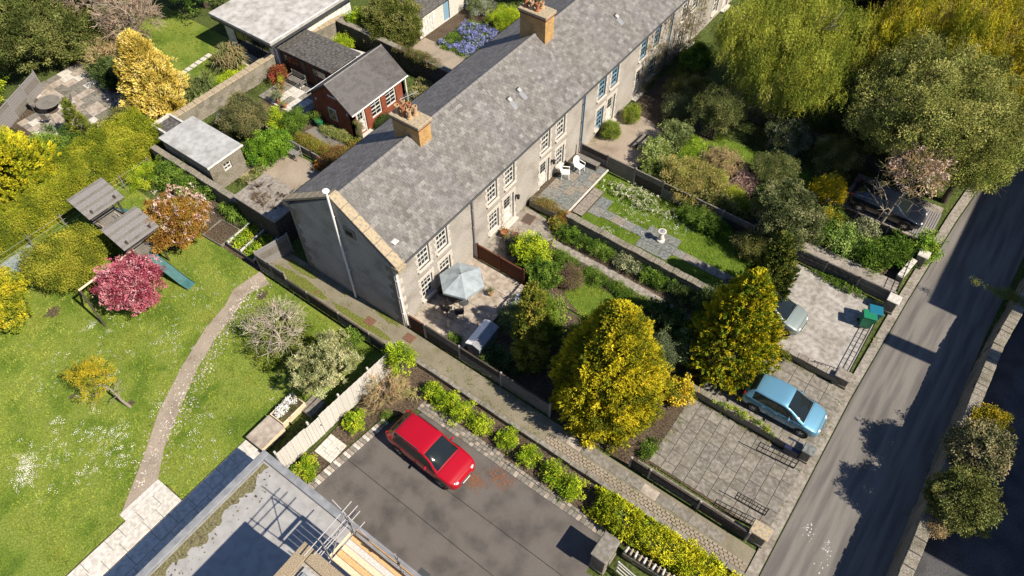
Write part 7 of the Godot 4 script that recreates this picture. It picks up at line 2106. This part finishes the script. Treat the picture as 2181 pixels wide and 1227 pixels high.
	for i in 6:
		shrub("lower_bed_plants", lw[i], lp[i][0], lp[i][1], Vector3(lp[i][2], .75, lp[i][2]), "broad", 240, [green, [Color(.109, .182, .036), Color(.182, .274, .055), Color(.292, .365, .109)], green, [Color(.182, .238, .036), Color(.355, .284, .028), Color(.146, .201, .036)], grey_green, green][i], 650 + i, {"size": .75, "gap": .15}, "plants in the fourth garden's lower bed")
	shrub("corner_bush", "bright green bush on the corner by the lane", 21.7, 21.2, Vector3(.85, .8, .8), "broad", 240, [Color(.109, .201, .026), Color(.182, .292, .036), Color(.274, .365, .055)], 660, {"size": .75})
	shrub("weeds", "strip of weeds at the foot of the concrete panel fence", 16.75, 18.3, Vector3(.28, .16, 1.7), "broad", 90, green, 661, {"size": .5})
	shrub("garden_shrub", "fresh green shrub between fresh dome and panel fence", 19.9, 6.3, Vector3(.8, .6, .8), "broad", 190, green, 690, {"size": .7})
	shrub("garden_shrub", "light green leafy plant at the head of the panel fence", 18.3, 5.2, Vector3(.8, .7, .9), "broad", 210, [Color(.10, .15, .03), Color(.17, .22, .05), Color(.25, .29, .09)], 691, {"size": .7, "gap": .2})
	shrub("garden_shrub", "yellow green shrub beside the holly and the upper fence", 19.9, 12.6, Vector3(1.1, .9, 1.1), "broad", 290, lime, 692, {"size": .75, "gap": .15})
	shrub("garden_shrub", "low green growth between holly and lower bed", 20.4, 14.2, Vector3(1.0, .5, .9), "fine", 200, green, 693, {"size": .9})
	# fifth garden
	shrub("yellow_bush", "deep yellow rounded bush beside the dark car", 22.8, 14.9, Vector3(1.0, .95, 1.0), "fine", 480, [Color(.425, .340, .017), Color(.538, .397, .018), Color(.340, .312, .028)], 670, {"size": .85, "gap": 0, "lump": .15, "inner": .6})
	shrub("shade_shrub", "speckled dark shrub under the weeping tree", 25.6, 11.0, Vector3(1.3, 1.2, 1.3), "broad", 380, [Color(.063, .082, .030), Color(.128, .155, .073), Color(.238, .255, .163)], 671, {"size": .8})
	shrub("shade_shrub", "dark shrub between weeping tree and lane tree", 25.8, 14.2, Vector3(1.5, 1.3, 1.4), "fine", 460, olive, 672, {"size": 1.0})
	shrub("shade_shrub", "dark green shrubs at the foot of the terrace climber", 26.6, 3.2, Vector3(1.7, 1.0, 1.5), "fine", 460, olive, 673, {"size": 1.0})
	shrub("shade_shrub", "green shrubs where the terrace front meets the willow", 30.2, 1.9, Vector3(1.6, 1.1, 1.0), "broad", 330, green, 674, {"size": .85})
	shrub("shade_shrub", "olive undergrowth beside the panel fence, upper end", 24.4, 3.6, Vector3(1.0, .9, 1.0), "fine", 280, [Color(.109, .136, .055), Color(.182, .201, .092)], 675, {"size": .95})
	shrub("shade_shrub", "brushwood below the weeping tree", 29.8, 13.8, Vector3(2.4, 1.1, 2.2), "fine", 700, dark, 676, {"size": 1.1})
	# over the far wall of the lane
	shrub("wall_bush", "yellow tipped small bush over the far lane wall", 11.2, 26.85, Vector3(.75, .75, .7), "broad", 170, [Color(.162, .162, .019), Color(.270, .230, .022), Color(.405, .311, .027)], 680, {"size": .7}, "", 1.25)
	shrub("wall_bush", "rounded grey green bush behind the far lane wall", 8.92, 26.75, Vector3(1.25, 1.15, 1.2), "broad", 480, [Color(.068, .074, .032), Color(.115, .121, .054), Color(.189, .176, .088), Color(.270, .230, .121)], 681, {"size": .75, "lump": .2, "inner": .6}, "", 1.55)
	shrub("wall_bush", "larger rounded olive bush nearest the bottom of the lane wall", 6.12, 26.85, Vector3(1.35, 1.25, 1.3), "broad", 560, [Color(.081, .088, .027), Color(.135, .149, .041), Color(.203, .216, .068)], 682, {"size": .75, "lump": .2, "inner": .6}, "", 1.45)
	shrub("wall_bush", "dry brown plant on the wall below the olive bush", 4.6, 26.5, Vector3(.35, .3, .5), "fine", 50, fawn, 683, {"size": .7}, "", 1.6)
	shrub("wall_ivy", "moss and grass along the top of the ivy grown wall", 19.5, 26.75, Vector3(.3, .2, 2.6), "fine", 160, [Color(.121, .149, .041), Color(.176, .189, .054)], 684, {"size": .7}, "", 1.75)
	# house beyond the lane, out of view, whose shade falls on the yard
	var h := thing("neighbouring_house", "tall house standing beyond the yard across the lane", "house", Vector3(5.2, 0, 33.5))
	bx(h, "wall", Vector3(30, 8.0, 7.0), Vector3(15, 4.0, 3.5), M.stone, 0, 0)
	bx(h, "taller_wing", Vector3(24, 12.3, 6.0), Vector3(26.2, 6.15, 4.0), M.stone, 0, 0)
	bx(h, "chimney", Vector3(.85, 5.5, .9), Vector3(10.5, 9.9, .6), M.buff_brick)
	var k := MB.new()
	for q in [[Vector3(0, 8.0, -.3), 1.0], [Vector3(0, 8.0, 7.3), -1.0]]:
		var a: Vector3 = q[0]
		k.quad(a, a + Vector3(30, 0, 0), Vector3(30, 11.0, 3.5), Vector3(0, 11.0, 3.5), Vector3(0, 1, -q[1]))
	for x in [0.0, 30.0]: k.flat(Vector3(x, 8.0, -.3), Vector3(x, 11.0, 3.5), Vector3(x, 8.0, 7.3), Vector3(x - 15, 0, 0))
	put(h, "roof", k.mesh(), M.felt)

# ---------------------------------------------------------------- grass
func tufts(label: String, poly: PackedVector2Array, per: float, pal: Array, sd: int, size := 1.0, holes := []):
	var r := RandomNumberGenerator.new()
	r.seed = sd
	var lo := poly[0]; var hi := poly[0]
	for p in poly:
		lo = lo.min(p); hi = hi.max(p)
	var n := int((hi.x - lo.x) * (hi.y - lo.y) * per)
	var xf := []
	for i in n:
		var p := Vector2(r.randf_range(lo.x, hi.x), r.randf_range(lo.y, hi.y))
		if not Geometry2D.is_point_in_polygon(p, poly): continue
		var skip := false
		for h in holes:
			if Geometry2D.is_point_in_polygon(p, h): skip = true
		if skip: continue
		xf.append(Transform3D(Basis(Vector3.UP, r.randf() * TAU).scaled(Vector3.ONE * size * r.randf_range(.6, 1.3)), Vector3(p.x, .005, p.y)))
	var o := scatter(self, numbered("grass"), "tuft", xf, pal, sd, .35)
	o.set_meta("kind", "stuff"); o.set_meta("label", label); o.set_meta("category", "grass")

func build_grass():
	edge_weeds()
	var sun := [Color(.095, .145, .02), Color(.15, .205, .028), Color(.205, .25, .04), Color(.26, .285, .065)]
	var path := pts([-2.35, -8.25, -2.0, -9.4, -3.9, -9.6, -4.9, -9.1, -6.55, -8.75, -9.0, -7.75, -11.4, -6.5, -13.3, -5.1, -15.75, -3.5, -13.7, -3.5, -12.4, -4.7, -10.75, -5.72, -8.48, -7.06, -6.62, -7.8, -5.2, -8.15, -3.6, -8.7])
	tufts("sunlit grass of the large lawn with the gravel path", pts([-19, -22.4, -2.3, -22.4, -2.2, .8, -6.9, .8, -6.9, -1.8, -13.6, -1.8, -13.6, -3.2, -19, -3.2]), 24.0, sun, 701, 1.0, [path, rect(-16, -3.6, -13, -3)])
	tufts("grass of the far lawn beside the garden room", rect(3.4, -46, 11.6, -24.4), 12.0, sun, 702)
	tufts("lush grass of the third garden", pts([11.9, 3.6, 16.8, 2.8, 16.8, 15.0, 11.9, 15.0]), 26.0, [Color(.068, .121, .014), Color(.115, .182, .019), Color(.162, .236, .027)], 703, 1.25, [rect(12.5, 2.6, 15.2, 4.3), rect(13.3, 4, 14.1, 7.3), rect(12.5, 7.1, 14.55, 9.4), rect(13.1, 9.3, 13.9, 13.7)])
	tufts("grass of the fifth garden", rect(22.1, 6.4, 24.5, 15.8), 18.0, green, 704, 1.2)
	tufts("small lawn of the second garden", pts([6.9, 6.0, 8.7, 4.6, 8.6, 9.6, 6.3, 9.2, 6.3, 7.4]), 26.0, sun, 705)
	# daisies in drifts
	var r := RandomNumberGenerator.new()
	r.seed = 99
	var daisy := MB.new()
	for i in 5:
		var p := Vector3(r.randf_range(-.1, .1), r.randf_range(.04, .08), r.randf_range(-.1, .1))
		var s := r.randf_range(.012, .02)
		daisy.quad(p + Vector3(-s, 0, 0), p + Vector3(0, 0, -s), p + Vector3(s, 0, 0), p + Vector3(0, 0, s), Vector3.UP)
	unit_cluster["daisy"] = [daisy.mesh(), daisy.mesh(), daisy.mesh()]
	var xf := []
	for q in [[-12.9, -10.6, .4, 26], [-13.2, -9.4, .25, 14], [-14.0, -7.8, .7, 50], [-13.2, -7.1, .5, 40], [-14.8, -10.1, .4, 22], [-15.4, -6.5, .5, 30], [-16.9, -9.4, .5, 120], [-17.4, -8.6, .4, 80], [-11.4, -10.2, .4, 16], [-10.2, -14.0, .3, 22], [-9.9, -12.9, .25, 16], [-11.0, -6.9, .5, 24], [-10.2, -4.6, .8, 26], [-8.2, -9.5, 1.5, 60], [-12.0, -12.5, 2.5, 80], [-11.0, -4.0, 1.3, 40], [-6.0, -3.0, 1.3, 20], [-15.5, -8.5, 1.6, 90], [-14.0, -6.0, .9, 60], [14.9, 6.2, 1.0, 90], [15.3, 8.4, .8, 50], [12.6, 5.2, .5, 30], [-5.0, -11.5, 1.6, 40]]:
		for i in int(q[3] * .6):
			xf.append(Transform3D(Basis(Vector3.UP, r.randf() * TAU).scaled(Vector3.ONE * r.randf_range(.8, 1.5)), Vector3(q[0] + r.randfn(0, q[2] * .6), .01, q[1] + r.randfn(0, q[2] * .6))))
	var o := scatter(self, "daisies", "daisy", xf, [Color(.720, .710, .660), Color(.800, .790, .720), Color(.613, .593, .409)], 710, .9, true)
	o.set_meta("kind", "stuff"); o.set_meta("label", "drifts of white daisies in the lawns"); o.set_meta("category", "flowers")

# small weeds where ground meets walls, fences and joints
func edge_weeds():
	var r := RandomNumberGenerator.new()
	r.seed = 345
	var leaves := []
	var blades := []
	for q in [[-1.8, -8.8, -1.8, 1.1, 60, .12], [-.12, -7.4, -.12, -.2, 70, .12], [-.05, .6, -.05, 9.4, 46, .1], [-1.22, 2.2, -1.22, 20.4, 90, .08], [.3, 14.6, .3, 20.0, 24, .1], [-.85, 9.5, -.85, 19.5, 70, .14], [-.9, -8.5, -.9, 9.0, 60, .3], [.7, 14.9, .7, 20.4, 20, .08], [5.3, 15.0, 5.3, 20.5, 46, .09], [5.85, 15.0, 5.85, 20.5, 20, .07], [10.25, 15.4, 10.25, 20.6, 46, .1], [10.85, 15.6, 10.85, 20.2, 24, .08], [16.85, 15.6, 16.85, 20.6, 40, .1], [1.2, 14.9, 5.2, 14.9, 30, .1], [0.4, .15, 6.0, .15, 14, .06], [6.5, .15, 11.2, .15, 26, .08], [17.6, .2, 22.8, .2, 34, .12], [12.1, 2.7, 16.8, 2.7, 16, .05], [-9.6, 2.25, -5.1, 2.75, 14, .05], [-20, 25.6, 16, 25.8, 70, .08], [2.7, -16.3, 5.9, -16.0, 20, .2], [2.5, -9.0, 5.0, -9.2, 20, .15], [.95, 20.95, 10, 21.1, 34, .06], [11, 21.05, 20, 21.5, 34, .06], [-3.0, -23.1, 12.4, -23.0, 40, .15], [18.6, -16.8, 18.6, -8.0, 40, .3], [13.2, 4.2, 13.2, 9.0, 24, .1], [14.2, 4.4, 14.2, 9.4, 24, .1], [-6.0, -9.1, -14.5, -4.9, 44, .16], [-5.0, -7.8, -13.3, -3.7, 44, .14], [6.3, 3.0, 9.0, 2.3, 24, .2], [17.4, 3.6, 20.0, 3.9, 30, .2]]:
		for i in q[4]:
			var s := r.randf()
			var p := Vector3(lerpf(q[0], q[2], s) + r.randfn(0, q[5]), .015, lerpf(q[1], q[3], s) + r.randfn(0, q[5]))
			if r.randf() < .5: leaves.append(Transform3D(basis_z(Vector3.UP + rdir(r) * .4, r.randf() * TAU).scaled(Vector3.ONE * r.randf_range(.15, .42)), p))
			else: blades.append(Transform3D(Basis(Vector3.UP, r.randf() * TAU).scaled(Vector3.ONE * r.randf_range(.6, 1.5)), p))
	var o := scatter(self, "weeds", "fine", leaves, [Color(.07, .10, .016), Color(.12, .16, .02), Color(.17, .19, .03), Color(.2, .19, .06)], 720, .5)
	o.set_meta("label", "small leafy weeds along the foot of walls and fences"); o.set_meta("category", "weeds")
	o = scatter(self, numbered("grass"), "tuft", blades, [Color(.09, .12, .02), Color(.15, .18, .03), Color(.22, .22, .06)], 721, .5)
	o.set_meta("label", "stray grass tufts along path and wall edges"); o.set_meta("category", "grass")
